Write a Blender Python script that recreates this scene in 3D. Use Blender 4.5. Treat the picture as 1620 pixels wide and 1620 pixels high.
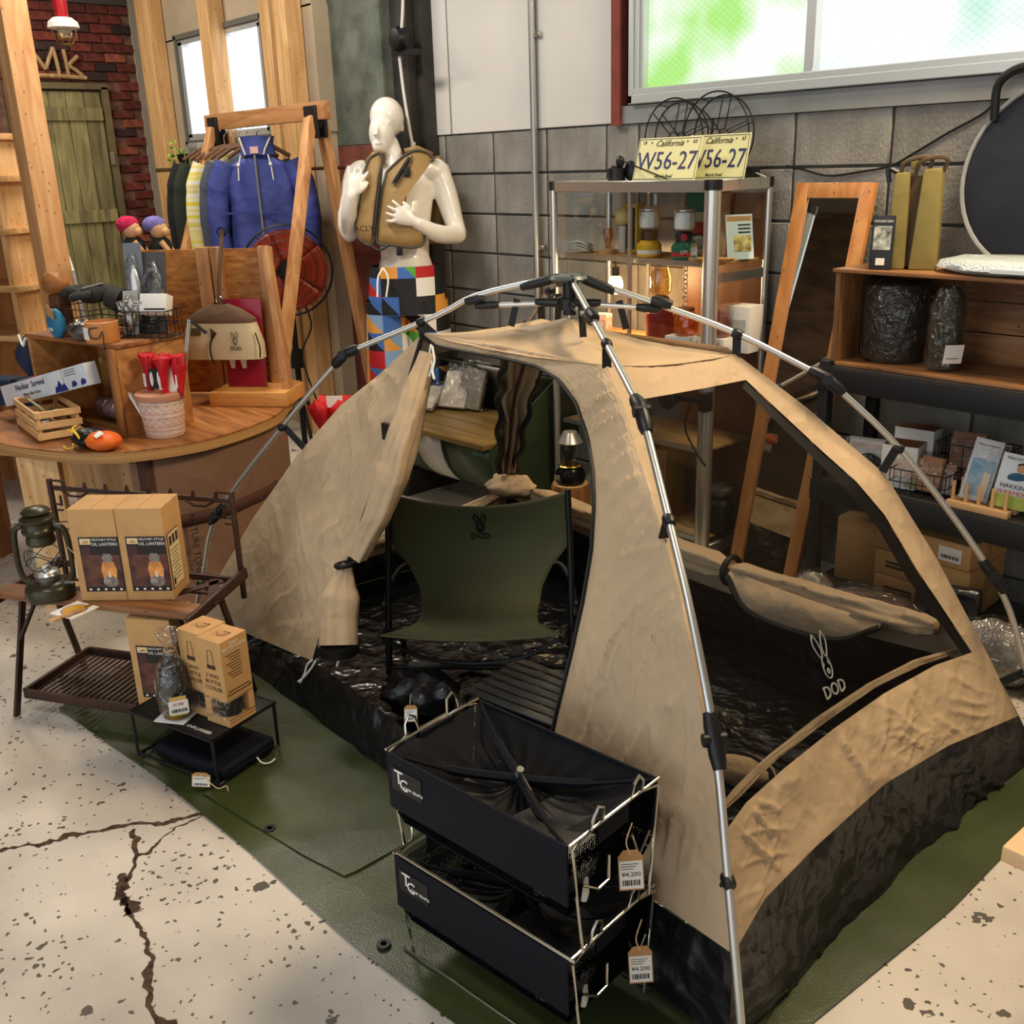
import bpy, bmesh, math, random
import numpy as np
from mathutils import Vector as V, Matrix, Euler, noise
from mathutils.bvhtree import BVHTree

random.seed(7)
for o in list(bpy.data.objects):
    bpy.data.objects.remove(o)
SC = bpy.context.scene
COL = SC.collection
PI = math.pi
R = math.radians

# ------------------------------------------------------------------ camera
FPX, CX, CY, CAMH = 1610.0, 810.0, 810.0, 1.6
HEAD = R(40)                                   # the back wall runs 40 degrees left of the view direction
_d = np.array([150., 4690., 1610.]); _d /= np.linalg.norm(_d)
_up = -_d
_fw = np.array([0, 0, 1.]) - np.dot([0, 0, 1.], _up) * _up; _fw /= np.linalg.norm(_fw)
_rt = np.cross(_fw, _up)
if _rt[0] < 0: _rt = -_rt
CM = (np.outer([-math.cos(HEAD), math.sin(HEAD), 0], _fw) + np.outer([math.sin(HEAD), math.cos(HEAD), 0], _rt)
      + np.outer([0, 0, 1.], _up))
CAM = V((0, 0, CAMH))
cd = bpy.data.cameras.new('camera'); cam = bpy.data.objects.new('camera', cd); COL.objects.link(cam)
cam.matrix_world = Matrix(((CM[0, 0], -CM[0, 1], -CM[0, 2], 0), (CM[1, 0], -CM[1, 1], -CM[1, 2], 0),
                           (CM[2, 0], -CM[2, 1], -CM[2, 2], CAMH), (0, 0, 0, 1)))
cd.sensor_width = 36; cd.lens = FPX / 1620 * 36; cd.clip_start = .05
SC.camera = cam

# ------------------------------------------------------------------ light
w = bpy.data.worlds.new('world'); SC.world = w; w.use_nodes = True
w.node_tree.nodes['Background'].inputs[0].default_value = (.84, .92, 1, 1)
w.node_tree.nodes['Background'].inputs[1].default_value = 1.6
def area(name, loc, tgt, sx, sy, power, col):
    l = bpy.data.lights.new(name, 'AREA'); l.shape = 'RECTANGLE'; l.size = sx; l.size_y = sy; l.energy = power; l.color = col
    o = bpy.data.objects.new(name, l); COL.objects.link(o); o.location = loc
    o.rotation_euler = (V(tgt) - V(loc)).to_track_quat('-Z', 'Y').to_euler(); return o
area('ceiling_lamp_tent_offscreen', (-.9, 2.9, 3.3), (-1.5, 2.2, 0), 1.1, .35, 96, (1, .77, .50))
area('ceiling_lamp_counter_offscreen', (-4.4, 1.9, 3.3), (-4.4, 2.0, 0), 1.2, .35, 52, (1, .93, .82))
area('ceiling_lamp_entrance_offscreen', (-1.6, -.4, 3.3), (-1.9, .5, 0), 1.2, .35, 27, (1, .96, .90))
area('ceiling_lamp_clothes_offscreen', (-6.6, 1.6, 3.3), (-6.6, 1.9, 0), 1.2, .35, 45, (1, .90, .74))
SC.view_settings.view_transform = 'Standard'
SC.view_settings.look = 'None'
SC.view_settings.gamma = 1
SC.view_settings.exposure = 0.0
SC.view_settings.use_curve_mapping = False
SC.cycles.use_denoising = True
SC.cycles.max_bounces = 8
SC.cycles.transparent_max_bounces = 24
SC.cycles.caustics_reflective = False
SC.cycles.caustics_refractive = False

# ------------------------------------------------------------------ pixel -> place
def ray(x, y):
    return V(CM @ np.array([(x - CX) / FPX, (y - CY) / FPX, 1.]))
def onz(x, y, z=0): r = ray(x, y); return CAM + r * ((z - CAMH) / r.z)
def ony(x, y, Y): r = ray(x, y); return CAM + r * (Y / r.y)
def onx(x, y, X): r = ray(x, y); return CAM + r * (X / r.x)
def atd(x, y, d): return CAM + ray(x, y) * d
def onp(x, y, p, n):
    r = ray(x, y); return CAM + r * ((V(p) - CAM).dot(V(n)) / r.dot(V(n)))

# ------------------------------------------------------------------ materials
def lin(c):
    def g(u):
        u /= 255.; return u / 12.92 if u <= .04045 else ((u + .055) / 1.055) ** 2.4
    return (g(c[0]), g(c[1]), g(c[2]), 1)
MATS = {}
def nd(t, k, **kw):
    n = t.nodes.new('ShaderNode' + k)
    for a, b in kw.items(): setattr(n, a, b)
    return n
def M(name, c, rough=.6, metal=0., var=0., vs=8., bump=0., bs=60., spec=.5, trans=0., alpha=1., emit=0., st=(1, 1, 1),
      c2=None, rnd=0., coat=0., sheen=0., ior=1.45, det=4.):
    """plain procedural material: base colour with noise variation, optional bump, per-object random tint"""
    if name in MATS: return MATS[name]
    m = bpy.data.materials.new(name); MATS[name] = m; m.use_nodes = True
    t = m.node_tree; b = t.nodes['Principled BSDF']; L = t.links.new
    b.inputs['Base Color'].default_value = lin(c); b.inputs['Roughness'].default_value = rough
    b.inputs['Metallic'].default_value = metal; b.inputs['Specular IOR Level'].default_value = spec
    b.inputs['Transmission Weight'].default_value = trans; b.inputs['Alpha'].default_value = alpha
    b.inputs['Coat Weight'].default_value = coat; b.inputs['IOR'].default_value = ior
    if sheen: b.inputs['Sheen Weight'].default_value = sheen
    if emit: b.inputs['Emission Color'].default_value = lin(c); b.inputs['Emission Strength'].default_value = emit
    tc = nd(t, 'TexCoord'); mp = nd(t, 'Mapping'); mp.inputs['Scale'].default_value = st; L(tc.outputs['Object'], mp.inputs['Vector'])
    last = None
    if var or c2:
        n = nd(t, 'TexNoise'); n.inputs['Scale'].default_value = vs; n.inputs['Detail'].default_value = det; L(mp.outputs[0], n.inputs['Vector'])
        rp = nd(t, 'ValToRGB'); L(n.outputs['Fac'], rp.inputs[0])
        rp.color_ramp.elements[0].position = .32; rp.color_ramp.elements[1].position = .68
        cc = c2 if c2 else tuple(min(255, u * (1 + var)) for u in c)
        c1 = c if c2 else tuple(u * (1 - var) for u in c)
        rp.color_ramp.elements[0].color = lin(c1); rp.color_ramp.elements[1].color = lin(cc); last = rp.outputs[0]
    if rnd:
        oi = nd(t, 'ObjectInfo'); hs = nd(t, 'HueSaturation'); mr = nd(t, 'MapRange'); L(oi.outputs['Random'], mr.inputs[0])
        mr.inputs[3].default_value = 1 - rnd; mr.inputs[4].default_value = 1 + rnd; L(mr.outputs[0], hs.inputs['Value'])
        if last: L(last, hs.inputs['Color'])
        else: hs.inputs['Color'].default_value = lin(c)
        last = hs.outputs[0]
    if last: L(last, b.inputs['Base Color'])
    if bump:
        n = nd(t, 'TexNoise'); n.inputs['Scale'].default_value = bs; n.inputs['Detail'].default_value = 3; L(mp.outputs[0], n.inputs['Vector'])
        bp = nd(t, 'Bump'); bp.inputs['Strength'].default_value = bump; bp.inputs['Distance'].default_value = .01
        L(n.outputs['Fac'], bp.inputs['Height']); L(bp.outputs[0], b.inputs['Normal'])
    return m
def wood(name, c1, c2, axis='Z', s=9., rough=.55, rnd=.08, knots=True):
    if name in MATS: return MATS[name]
    m = bpy.data.materials.new(name); MATS[name] = m; m.use_nodes = True
    t = m.node_tree; b = t.nodes['Principled BSDF']; L = t.links.new; b.inputs['Roughness'].default_value = rough
    tc = nd(t, 'TexCoord'); mp = nd(t, 'Mapping'); L(tc.outputs['Object'], mp.inputs['Vector'])
    sc = {'X': (.9, s, s), 'Y': (s, .9, s), 'Z': (s, s, .9)}[axis]; mp.inputs['Scale'].default_value = sc
    n = nd(t, 'TexNoise'); n.inputs['Scale'].default_value = 2.2; n.inputs['Detail'].default_value = 6; n.inputs['Distortion'].default_value = 1.2
    L(mp.outputs[0], n.inputs['Vector'])
    rp = nd(t, 'ValToRGB'); L(n.outputs['Fac'], rp.inputs[0]); rp.color_ramp.elements[0].position = .35; rp.color_ramp.elements[1].position = .66
    rp.color_ramp.elements[0].color = lin(c2); rp.color_ramp.elements[1].color = lin(c1)
    oi = nd(t, 'ObjectInfo'); hs = nd(t, 'HueSaturation'); mr = nd(t, 'MapRange'); L(oi.outputs['Random'], mr.inputs[0])
    mr.inputs[3].default_value = 1 - rnd; mr.inputs[4].default_value = 1 + rnd; L(mr.outputs[0], hs.inputs['Value'])
    out = rp.outputs[0]
    if knots:
        vo = nd(t, 'TexVoronoi'); m2 = nd(t, 'Mapping'); L(tc.outputs['Object'], m2.inputs['Vector'])
        k = 7.; m2.inputs['Scale'].default_value = {'X': (k * .5, k, k), 'Y': (k, k * .5, k), 'Z': (k, k, k * .5)}[axis]
        L(m2.outputs[0], vo.inputs['Vector'])
        r2 = nd(t, 'ValToRGB'); L(vo.outputs['Distance'], r2.inputs[0]); r2.color_ramp.elements[0].position = .05; r2.color_ramp.elements[1].position = .13
        mx = nd(t, 'MixRGB'); L(r2.outputs[0], mx.inputs[0]); mx.inputs[1].default_value = lin(tuple(u * .45 for u in c2)); L(out, mx.inputs[2]); out = mx.outputs[0]
    L(out, hs.inputs['Color']); L(hs.outputs[0], b.inputs['Base Color'])
    bp = nd(t, 'Bump'); bp.inputs['Strength'].default_value = .15; bp.inputs['Distance'].default_value = .004; L(n.outputs['Fac'], bp.inputs['Height']); L(bp.outputs[0], b.inputs['Normal'])
    return m
def fabric(name, c, rough=.8, var=.06, crease=.6, cs=5., fine=.15, st=(1, 1, 1), spec=.3, alpha=1.):
    """cloth: colour mottling and creases from distorted ridged noise"""
    if name in MATS: return MATS[name]
    m = bpy.data.materials.new(name); MATS[name] = m; m.use_nodes = True
    t = m.node_tree; b = t.nodes['Principled BSDF']; L = t.links.new
    b.inputs['Roughness'].default_value = rough; b.inputs['Specular IOR Level'].default_value = spec; b.inputs['Alpha'].default_value = alpha
    tc = nd(t, 'TexCoord'); mp = nd(t, 'Mapping'); mp.inputs['Scale'].default_value = st; L(tc.outputs['Object'], mp.inputs['Vector'])
    n = nd(t, 'TexNoise'); n.inputs['Scale'].default_value = 3; n.inputs['Detail'].default_value = 5; L(mp.outputs[0], n.inputs['Vector'])
    rp = nd(t, 'ValToRGB'); L(n.outputs['Fac'], rp.inputs[0]); rp.color_ramp.elements[0].position = .3; rp.color_ramp.elements[1].position = .7
    rp.color_ramp.elements[0].color = lin(tuple(u * (1 - var) for u in c)); rp.color_ramp.elements[1].color = lin(tuple(min(255, u * (1 + var)) for u in c))
    L(rp.outputs[0], b.inputs['Base Color'])
    mx = nd(t, 'Mapping'); L(mp.outputs[0], mx.inputs['Vector'])
    nw = nd(t, 'TexNoise'); nw.inputs['Scale'].default_value = cs * .8; nw.inputs['Detail'].default_value = 2; L(mx.outputs[0], nw.inputs['Vector'])
    mw = nd(t, 'MixRGB'); mw.blend_type = 'ADD'; mw.inputs[0].default_value = .35 / cs ** .5; L(mx.outputs[0], mw.inputs[1]); L(nw.outputs['Color'], mw.inputs[2])
    n1 = nd(t, 'TexVoronoi'); n1.inputs['Scale'].default_value = cs * 1.5; L(mw.outputs[0], n1.inputs['Vector'])
    n0 = nd(t, 'TexVoronoi'); n0.inputs['Scale'].default_value = cs * 3.4; L(mw.outputs[0], n0.inputs['Vector'])
    hs = nd(t, 'Math', operation='MULTIPLY_ADD'); L(n0.outputs['Distance'], hs.inputs[0]); hs.inputs[1].default_value = .35; L(n1.outputs['Distance'], hs.inputs[2])
    b1 = nd(t, 'Bump'); b1.inputs['Strength'].default_value = crease; b1.inputs['Distance'].default_value = .11 / cs; L(hs.outputs[0], b1.inputs['Height'])
    n2 = nd(t, 'TexNoise'); n2.inputs['Scale'].default_value = 260; L(mp.outputs[0], n2.inputs['Vector'])
    b2 = nd(t, 'Bump'); b2.inputs['Strength'].default_value = fine; b2.inputs['Distance'].default_value = .002; L(n2.outputs['Fac'], b2.inputs['Height']); L(b1.outputs[0], b2.inputs['Normal'])
    L(b2.outputs[0], b.inputs['Normal'])
    return m
def net(name, c, a, cell=0):
    """netting: part cloth, part see-through"""
    if name in MATS: return MATS[name]
    m = bpy.data.materials.new(name); MATS[name] = m; m.use_nodes = True
    t = m.node_tree; L = t.links.new; t.nodes.clear(); o = nd(t, 'OutputMaterial'); mx = nd(t, 'MixShader'); tr = nd(t, 'BsdfTransparent'); d = nd(t, 'BsdfDiffuse')
    d.inputs[0].default_value = lin(c); L(tr.outputs[0], mx.inputs[1]); L(d.outputs[0], mx.inputs[2]); L(mx.outputs[0], o.inputs[0]); mx.inputs[0].default_value = a
    if cell:
        tc = nd(t, 'TexCoord'); vo = nd(t, 'TexVoronoi'); vo.inputs['Randomness'].default_value = .25; vo.inputs['Scale'].default_value = cell; L(tc.outputs['Object'], vo.inputs['Vector'])
        rp = nd(t, 'ValToRGB'); rp.color_ramp.elements[0].position = .30; rp.color_ramp.elements[1].position = .42
        rp.color_ramp.elements[0].color = (a * .15,) * 3 + (1,); rp.color_ramp.elements[1].color = (1, 1, 1, 1)
        L(vo.outputs['Distance'], rp.inputs[0]); L(rp.outputs[0], mx.inputs[0])
    return m
def clear(name, c=(255, 255, 255), a=.12, rough=.08, edge=.5):
    """thin clear plastic or glass: glossy film over see-through"""
    if name in MATS: return MATS[name]
    m = bpy.data.materials.new(name); MATS[name] = m; m.use_nodes = True
    t = m.node_tree; L = t.links.new; t.nodes.clear(); o = nd(t, 'OutputMaterial'); mx = nd(t, 'MixShader'); tr = nd(t, 'BsdfTransparent'); g = nd(t, 'BsdfGlossy')
    tr.inputs[0].default_value = lin(c); g.inputs['Roughness'].default_value = rough
    lw = nd(t, 'LayerWeight'); lw.inputs[0].default_value = .35; ma = nd(t, 'Math', operation='MULTIPLY_ADD'); ma.inputs[1].default_value = edge; ma.inputs[2].default_value = a
    L(lw.outputs['Facing'], ma.inputs[0]); L(ma.outputs[0], mx.inputs[0]); L(tr.outputs[0], mx.inputs[1]); L(g.outputs[0], mx.inputs[2]); L(mx.outputs[0], o.inputs[0])
    if rough > .1:
        tc = nd(t, 'TexCoord'); n = nd(t, 'TexNoise'); n.inputs['Scale'].default_value = 22; n.inputs['Detail'].default_value = 3; n.inputs['Distortion'].default_value = 1.5
        L(tc.outputs['Object'], n.inputs['Vector']); bp = nd(t, 'Bump'); bp.inputs['Strength'].default_value = 1.; bp.inputs['Distance'].default_value = .02
        L(n.outputs['Fac'], bp.inputs['Height']); L(bp.outputs[0], g.inputs['Normal'])
    return m
def glow(name, c, s):
    if name in MATS: return MATS[name]
    m = bpy.data.materials.new(name); MATS[name] = m; m.use_nodes = True
    t = m.node_tree; t.nodes.clear(); o = nd(t, 'OutputMaterial'); e = nd(t, 'Emission'); e.inputs[0].default_value = lin(c); e.inputs[1].default_value = s
    t.links.new(e.outputs[0], o.inputs[0]); return m

# ------------------------------------------------------------------ mesh building
def rotz(a): return Matrix.Rotation(a, 3, 'Z')
class MB:
    def __init__(s): s.v = []; s.f = []
    def add(s, vs, fs):
        k = len(s.v); s.v += [V(p) for p in vs]; s.f += [tuple(i + k for i in q) for q in fs]; return s
    def box(s, c, d, rot=None):
        hx, hy, hz = d[0] / 2, d[1] / 2, d[2] / 2; c = V(c)
        if rot is not None and not isinstance(rot, Matrix): rot = rotz(rot)
        P = [V((x, y, z)) for z in (-hz, hz) for x, y in ((-hx, -hy), (hx, -hy), (hx, hy), (-hx, hy))]
        if rot is not None: P = [rot @ p for p in P]
        return s.add([c + p for p in P], [(3, 2, 1, 0), (4, 5, 6, 7), (0, 1, 5, 4), (1, 2, 6, 5), (2, 3, 7, 6), (3, 0, 4, 7)])
    def beam(s, p0, p1, wd, hg, up=(0, 0, 1)):
        p0, p1 = V(p0), V(p1); z = (p1 - p0); l = z.length; z.normalize(); u = V(up)
        x = z.cross(u)
        if x.length < 1e-4: x = z.cross(V((1, 0, 0)))
        x.normalize(); y = x.cross(z)
        return s.box((p0 + p1) / 2, (wd, hg, l), Matrix((x, y, z)).transposed())
    def tube(s, pts, r, n=8, closed=False, cap=True):
        pts = [V(p) for p in pts]; k = len(pts); rs = r if isinstance(r, (list, tuple)) else [r] * k
        T = []
        for i in range(k):
            a = pts[i - 1] if (i or closed) else pts[0]; b = pts[(i + 1) % k] if (i < k - 1 or closed) else pts[-1]
            t = (b - a); T.append(t.normalized() if t.length > 1e-9 else V((0, 0, 1)))
        x = T[0].orthogonal().normalized(); vs = []
        for i in range(k):
            x = (x - T[i] * x.dot(T[i]))
            x = x.normalized() if x.length > 1e-6 else T[i].orthogonal().normalized()
            y = T[i].cross(x)
            vs += [pts[i] + (x * math.cos(2 * PI * j / n) + y * math.sin(2 * PI * j / n)) * rs[i] for j in range(n)]
        fs = [(i * n + j, i * n + (j + 1) % n, ((i + 1) % k) * n + (j + 1) % n, ((i + 1) % k) * n + j) for i in range(k if closed else k - 1) for j in range(n)]
        if cap and not closed: fs += [tuple(range(n - 1, -1, -1)), tuple((k - 1) * n + j for j in range(n))]
        return s.add(vs, fs)
    def cyl(s, p0, p1, r, r1=None, n=14): return s.tube([p0, p1], [r, r if r1 is None else r1], n)
    def lathe(s, prof, c=(0, 0, 0), n=24, ax=None, sc=(1, 1)):
        c = V(c); vs = []
        for r, z in prof:
            for j in range(n):
                p = V((r * sc[0] * math.cos(2 * PI * j / n), r * sc[1] * math.sin(2 * PI * j / n), z)); vs.append(c + (ax @ p if ax else p))
        k = len(prof); fs = [(i * n + j, i * n + (j + 1) % n, (i + 1) * n + (j + 1) % n, (i + 1) * n + j) for i in range(k - 1) for j in range(n)]
        if prof[0][0] > 1e-6: fs.append(tuple(range(n - 1, -1, -1)))
        if prof[-1][0] > 1e-6: fs.append(tuple((k - 1) * n + j for j in range(n)))
        return s.add(vs, fs)
    def grid(s, rows, wrap=False):
        nu = len(rows[0]); vs = [p for r in rows for p in r]; k = len(rows)
        return s.add(vs, [(i * nu + j, i * nu + (j + 1) % nu, (i + 1) * nu + (j + 1) % nu, (i + 1) * nu + j) for i in range(k - 1) for j in range(nu if wrap else nu - 1)])
    def prism(s, poly, o, X, Y, d):
        o, X, Y = V(o), V(X), V(Y); Z = X.cross(Y).normalized(); n = len(poly)
        a = [o + X * p[0] + Y * p[1] for p in poly]
        return s.add(a + [p + Z * d for p in a], [tuple(range(n - 1, -1, -1)), tuple(range(n, 2 * n))] + [(i, (i + 1) % n, n + (i + 1) % n, n + i) for i in range(n)])
    def ell(s, c, r, rot=None, nu=16, nv=10, f=None):
        c = V(c); vs = []
        for i in range(nv + 1):
            a = -PI / 2 + PI * i / nv
            for j in range(nu):
                b = 2 * PI * j / nu; u = V((math.cos(a) * math.cos(b), math.cos(a) * math.sin(b), math.sin(a)))
                k = f(u) if f else 1.; p = V((u.x * r[0], u.y * r[1], u.z * r[2])) * k; vs.append(c + (rot @ p if rot else p))
        return s.add(vs, [(i * nu + j, i * nu + (j + 1) % nu, (i + 1) * nu + (j + 1) % nu, (i + 1) * nu + j) for i in range(nv) for j in range(nu)])
    def quad(s, o, X, Y): o, X, Y = V(o), V(X), V(Y); return s.add([o, o + X, o + X + Y, o + Y], [(0, 1, 2, 3)])
    def xf(s, m): s.v = [m @ p for p in s.v]; return s
    def build(s, name, mat, par=None, w=False, bevel=0, solid=0, ang=38, sub=0, seg=2, off=0):
        org = V((0, 0, 0))
        if w and par is not None:
            q = par
            while q is not None: org += q.location; q = q.parent
        me = bpy.data.meshes.new(name); me.from_pydata([p - org for p in s.v], [], s.f); me.validate()
        bm = bmesh.new(); bm.from_mesh(me)
        bmesh.ops.remove_doubles(bm, verts=bm.verts, dist=1e-6)
        bmesh.ops.recalc_face_normals(bm, faces=bm.faces)
        if bevel:
            bmesh.ops.bevel(bm, geom=[e for e in bm.edges if e.is_manifold and e.calc_face_angle(0) > .6], offset=bevel, segments=seg, affect='EDGES', profile=.6)
        bm.to_mesh(me); bm.free()
        me.polygons.foreach_set('use_smooth', [True] * len(me.polygons)); me.set_sharp_from_angle(angle=R(ang))
        if mat: me.materials.append(mat)
        o = bpy.data.objects.new(name, me); COL.objects.link(o)
        if par is not None: o.parent = par
        if sub: md = o.modifiers.new('subsurf', 'SUBSURF'); md.levels = md.render_levels = sub
        if solid: md = o.modifiers.new('solidify', 'SOLIDIFY'); md.thickness = solid; md.offset = off
        return o
def tag(o, label, cat, group=None, kind=None):
    if label: o['label'] = label
    if cat: o['category'] = cat
    if group: o['group'] = group
    if kind: o['kind'] = kind
    return o
def thing(name, label, cat, loc=(0, 0, 0), rz=0, group=None):
    o = bpy.data.objects.new(name, None); COL.objects.link(o); o.empty_display_size = .05
    o.location = loc; o.rotation_euler = (0, 0, rz); return tag(o, label, cat, group)
def struct(o): o['kind'] = 'structure'; return o
def dup(root, loc=None, rz=None, label=None):
    r = root.copy(); COL.objects.link(r)
    if loc is not None: r.location = loc
    if rz is not None: r.rotation_euler = (0, 0, rz)
    if label: r['label'] = label
    for ch in root.children:
        c = ch.copy(); COL.objects.link(c); c.parent = r
        for g in ch.children: d = g.copy(); COL.objects.link(d); d.parent = c
    return r
def inst(o, name, loc, par=None, rot=None, scale=None):
    c = bpy.data.objects.new(name, o.data); COL.objects.link(c); c.location = loc
    if rot: c.rotation_euler = rot
    if scale: c.scale = scale
    if par is not None: c.parent = par
    return c
def text(s, size, mat, par, o, X, Y, name='lettering', ext=.0006, align='CENTER', w=False, shear=0, sx=1.):
    """flat lettering as a mesh: s drawn in the plane (X,Y) with its centre at o (in the parent's space, or the world's when w)"""
    cu = bpy.data.curves.new('t', 'FONT'); cu.body = s; cu.size = size; cu.align_x = align; cu.align_y = 'CENTER'; cu.extrude = ext; cu.shear = shear; cu.resolution_u = 2
    to = bpy.data.objects.new('t', cu); COL.objects.link(to); bpy.context.view_layer.update()
    me = bpy.data.meshes.new_from_object(to); bpy.data.objects.remove(to); bpy.data.curves.remove(cu)
    X = V(X).normalized(); Y = V(Y); Y = (Y - X * Y.dot(X)).normalized(); Z = X.cross(Y); o = V(o)
    if w and par is not None:
        q = par
        while q is not None: o = o - q.location; q = q.parent
    m4 = Matrix((X, Y, Z)).transposed().to_4x4(); m4.translation = o
    me.transform(m4 @ Matrix.Diagonal((sx, 1, 1, 1))); me.name = name; me.materials.clear(); me.materials.append(mat)
    ob = bpy.data.objects.new(name, me); COL.objects.link(ob)
    if par is not None: ob.parent = par
    return ob
def arc(c, r, a0, a1, n, X=(1, 0, 0), Y=(0, 1, 0)):
    c, X, Y = V(c), V(X), V(Y); return [c + X * (r * math.cos(a0 + (a1 - a0) * i / n)) + Y * (r * math.sin(a0 + (a1 - a0) * i / n)) for i in range(n + 1)]
def spline(pts, n=8):
    """Catmull-Rom through pts"""
    P = [V(p) for p in pts]; P = [P[0] * 2 - P[1]] + P + [P[-1] * 2 - P[-2]]; out = []
    for i in range(1, len(P) - 2):
        for k in range(n):
            t = k / n; a, b, c, d = P[i - 1:i + 3]
            out.append(.5 * ((2 * b) + (c - a) * t + (2 * a - 5 * b + 4 * c - d) * t * t + (3 * b - a - 3 * c + d) * t ** 3))
    return out + [P[-2]]
def resample(poly, n):
    P = [V(p) for p in poly]; L = [0.]
    for a, b in zip(P, P[1:]): L.append(L[-1] + (b - a).length)
    out = []; k = 0
    for i in range(n + 1):
        d = L[-1] * i / n
        while k < len(P) - 2 and L[k + 1] < d: k += 1
        t = (d - L[k]) / max(1e-9, L[k + 1] - L[k]); out.append(P[k].lerp(P[k + 1], min(1, max(0, t))))
    return out
def nz(p, s, seed=0): return noise.noise(V(p) * s + V((seed * 7.3, seed * 3.1, seed)))
RABBIT = [[(-.30, 1.0), (-.42, .75), (-.36, .45), (-.16, .12), (-.04, .35), (-.12, .7), (-.30, 1.0)],
          [(.30, 1.0), (.42, .75), (.36, .45), (.16, .12), (.04, .35), (.12, .7), (.30, 1.0)],
          [(-.16, .12), (-.24, -.12), (-.22, -.4), (-.08, -.58), (.08, -.58), (.22, -.4), (.24, -.12), (.16, .12)],
          [(-.07, -.36), (0, -.27), (.07, -.36), (0, -.44), (-.07, -.36)]]
def rabbit(par, mat, o, X, Y, s, r, w=False, txt=True, surf=None, name='rabbit_emblem'):
    """line emblem of a long-eared rabbit head with three letters below"""
    X = V(X).normalized(); Y = V(Y); Y = (Y - X * Y.dot(X)).normalized(); b = MB()
    def pt(u, v):
        p = V(o) + X * (u * s) + Y * (v * s); return surf(p) if surf else p
    for ln in RABBIT: b.tube(spline([pt(u, v) for u, v in ln], 4), r, 5)
    for sx in (-1, 1): b.tube([pt(sx * .2, .02), pt(sx * .12, -.08), pt(sx * .2, -.16)], r * .8, 5)
    e = b.build(name, mat, par, w)
    if txt: 
        c = pt(0, -1.0); text('DOD', s * .62, mat, par, c, X, Y, w=w, ext=r * .6)
    return e
# ------------------------------------------------------------------ shared materials
TAN = fabric('tent_cloth', (190, 165, 132), rough=.6, crease=.42, cs=9)
TANI = fabric('tent_cloth_folded', (190, 165, 132), rough=.78, crease=.7, cs=8)
BLK = fabric('black_nylon', (15, 15, 18), rough=.36, crease=.8, cs=7, spec=.6)
BLKF = fabric('black_nylon_floor', (13, 14, 16), rough=.24, crease=.9, cs=10, spec=.8)
NAVY = M('black_board_cloth', (11, 14, 23), .7, bump=.15, bs=300, spec=.22)
ZIP = M('black_zip', (10, 10, 11), .55)
MESH = net('tent_netting', (34, 30, 26), .31)
ALU = M('aluminium', (212, 211, 205), .32, .88)
STEEL = M('bright_wire', (220, 218, 208), .18, 1.)
BPL = M('black_plastic', (17, 17, 19), .42)
BMT = M('black_steel', (20, 20, 22), .45, .3)
WHITE = M('white_paint', (236, 234, 228), .5)
PAPER = M('paper', (238, 234, 224), .75)
KRAFT = M('kraft_card', (196, 152, 98), .75, var=.04, vs=14)
TAGC = M('kraft_tag', (186, 140, 92), .8)
INK = M('ink', (24, 22, 20), .7)
INKG = M('grey_ink', (112, 108, 100), .7)
RED = M('red_print', (196, 28, 34), .6)
GLASS = clear('clear_glass', (248, 251, 251), .025, .02, .2)
PLAST = clear('clear_film', (248, 248, 248), .075, .14, .38)
PINE = wood('pine_wood', (224, 184, 130), (198, 148, 92), 'Z')
PINEX = wood('pine_wood_x', (220, 178, 122), (192, 142, 86), 'X')
PLY = wood('plywood', (196, 138, 76), (150, 92, 44), 'X', 5, knots=False)
OLDW = wood('old_plank', (176, 116, 62), (116, 68, 34), 'X', 8)
AGED = wood('aged_pine', (204, 152, 98), (164, 110, 64), 'Z'); AGEDX = wood('aged_pine_x', (200, 148, 94), (160, 106, 62), 'X')
OLDWZ = wood('old_plank_z', (180, 122, 66), (120, 72, 36), 'Z', 8)

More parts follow.
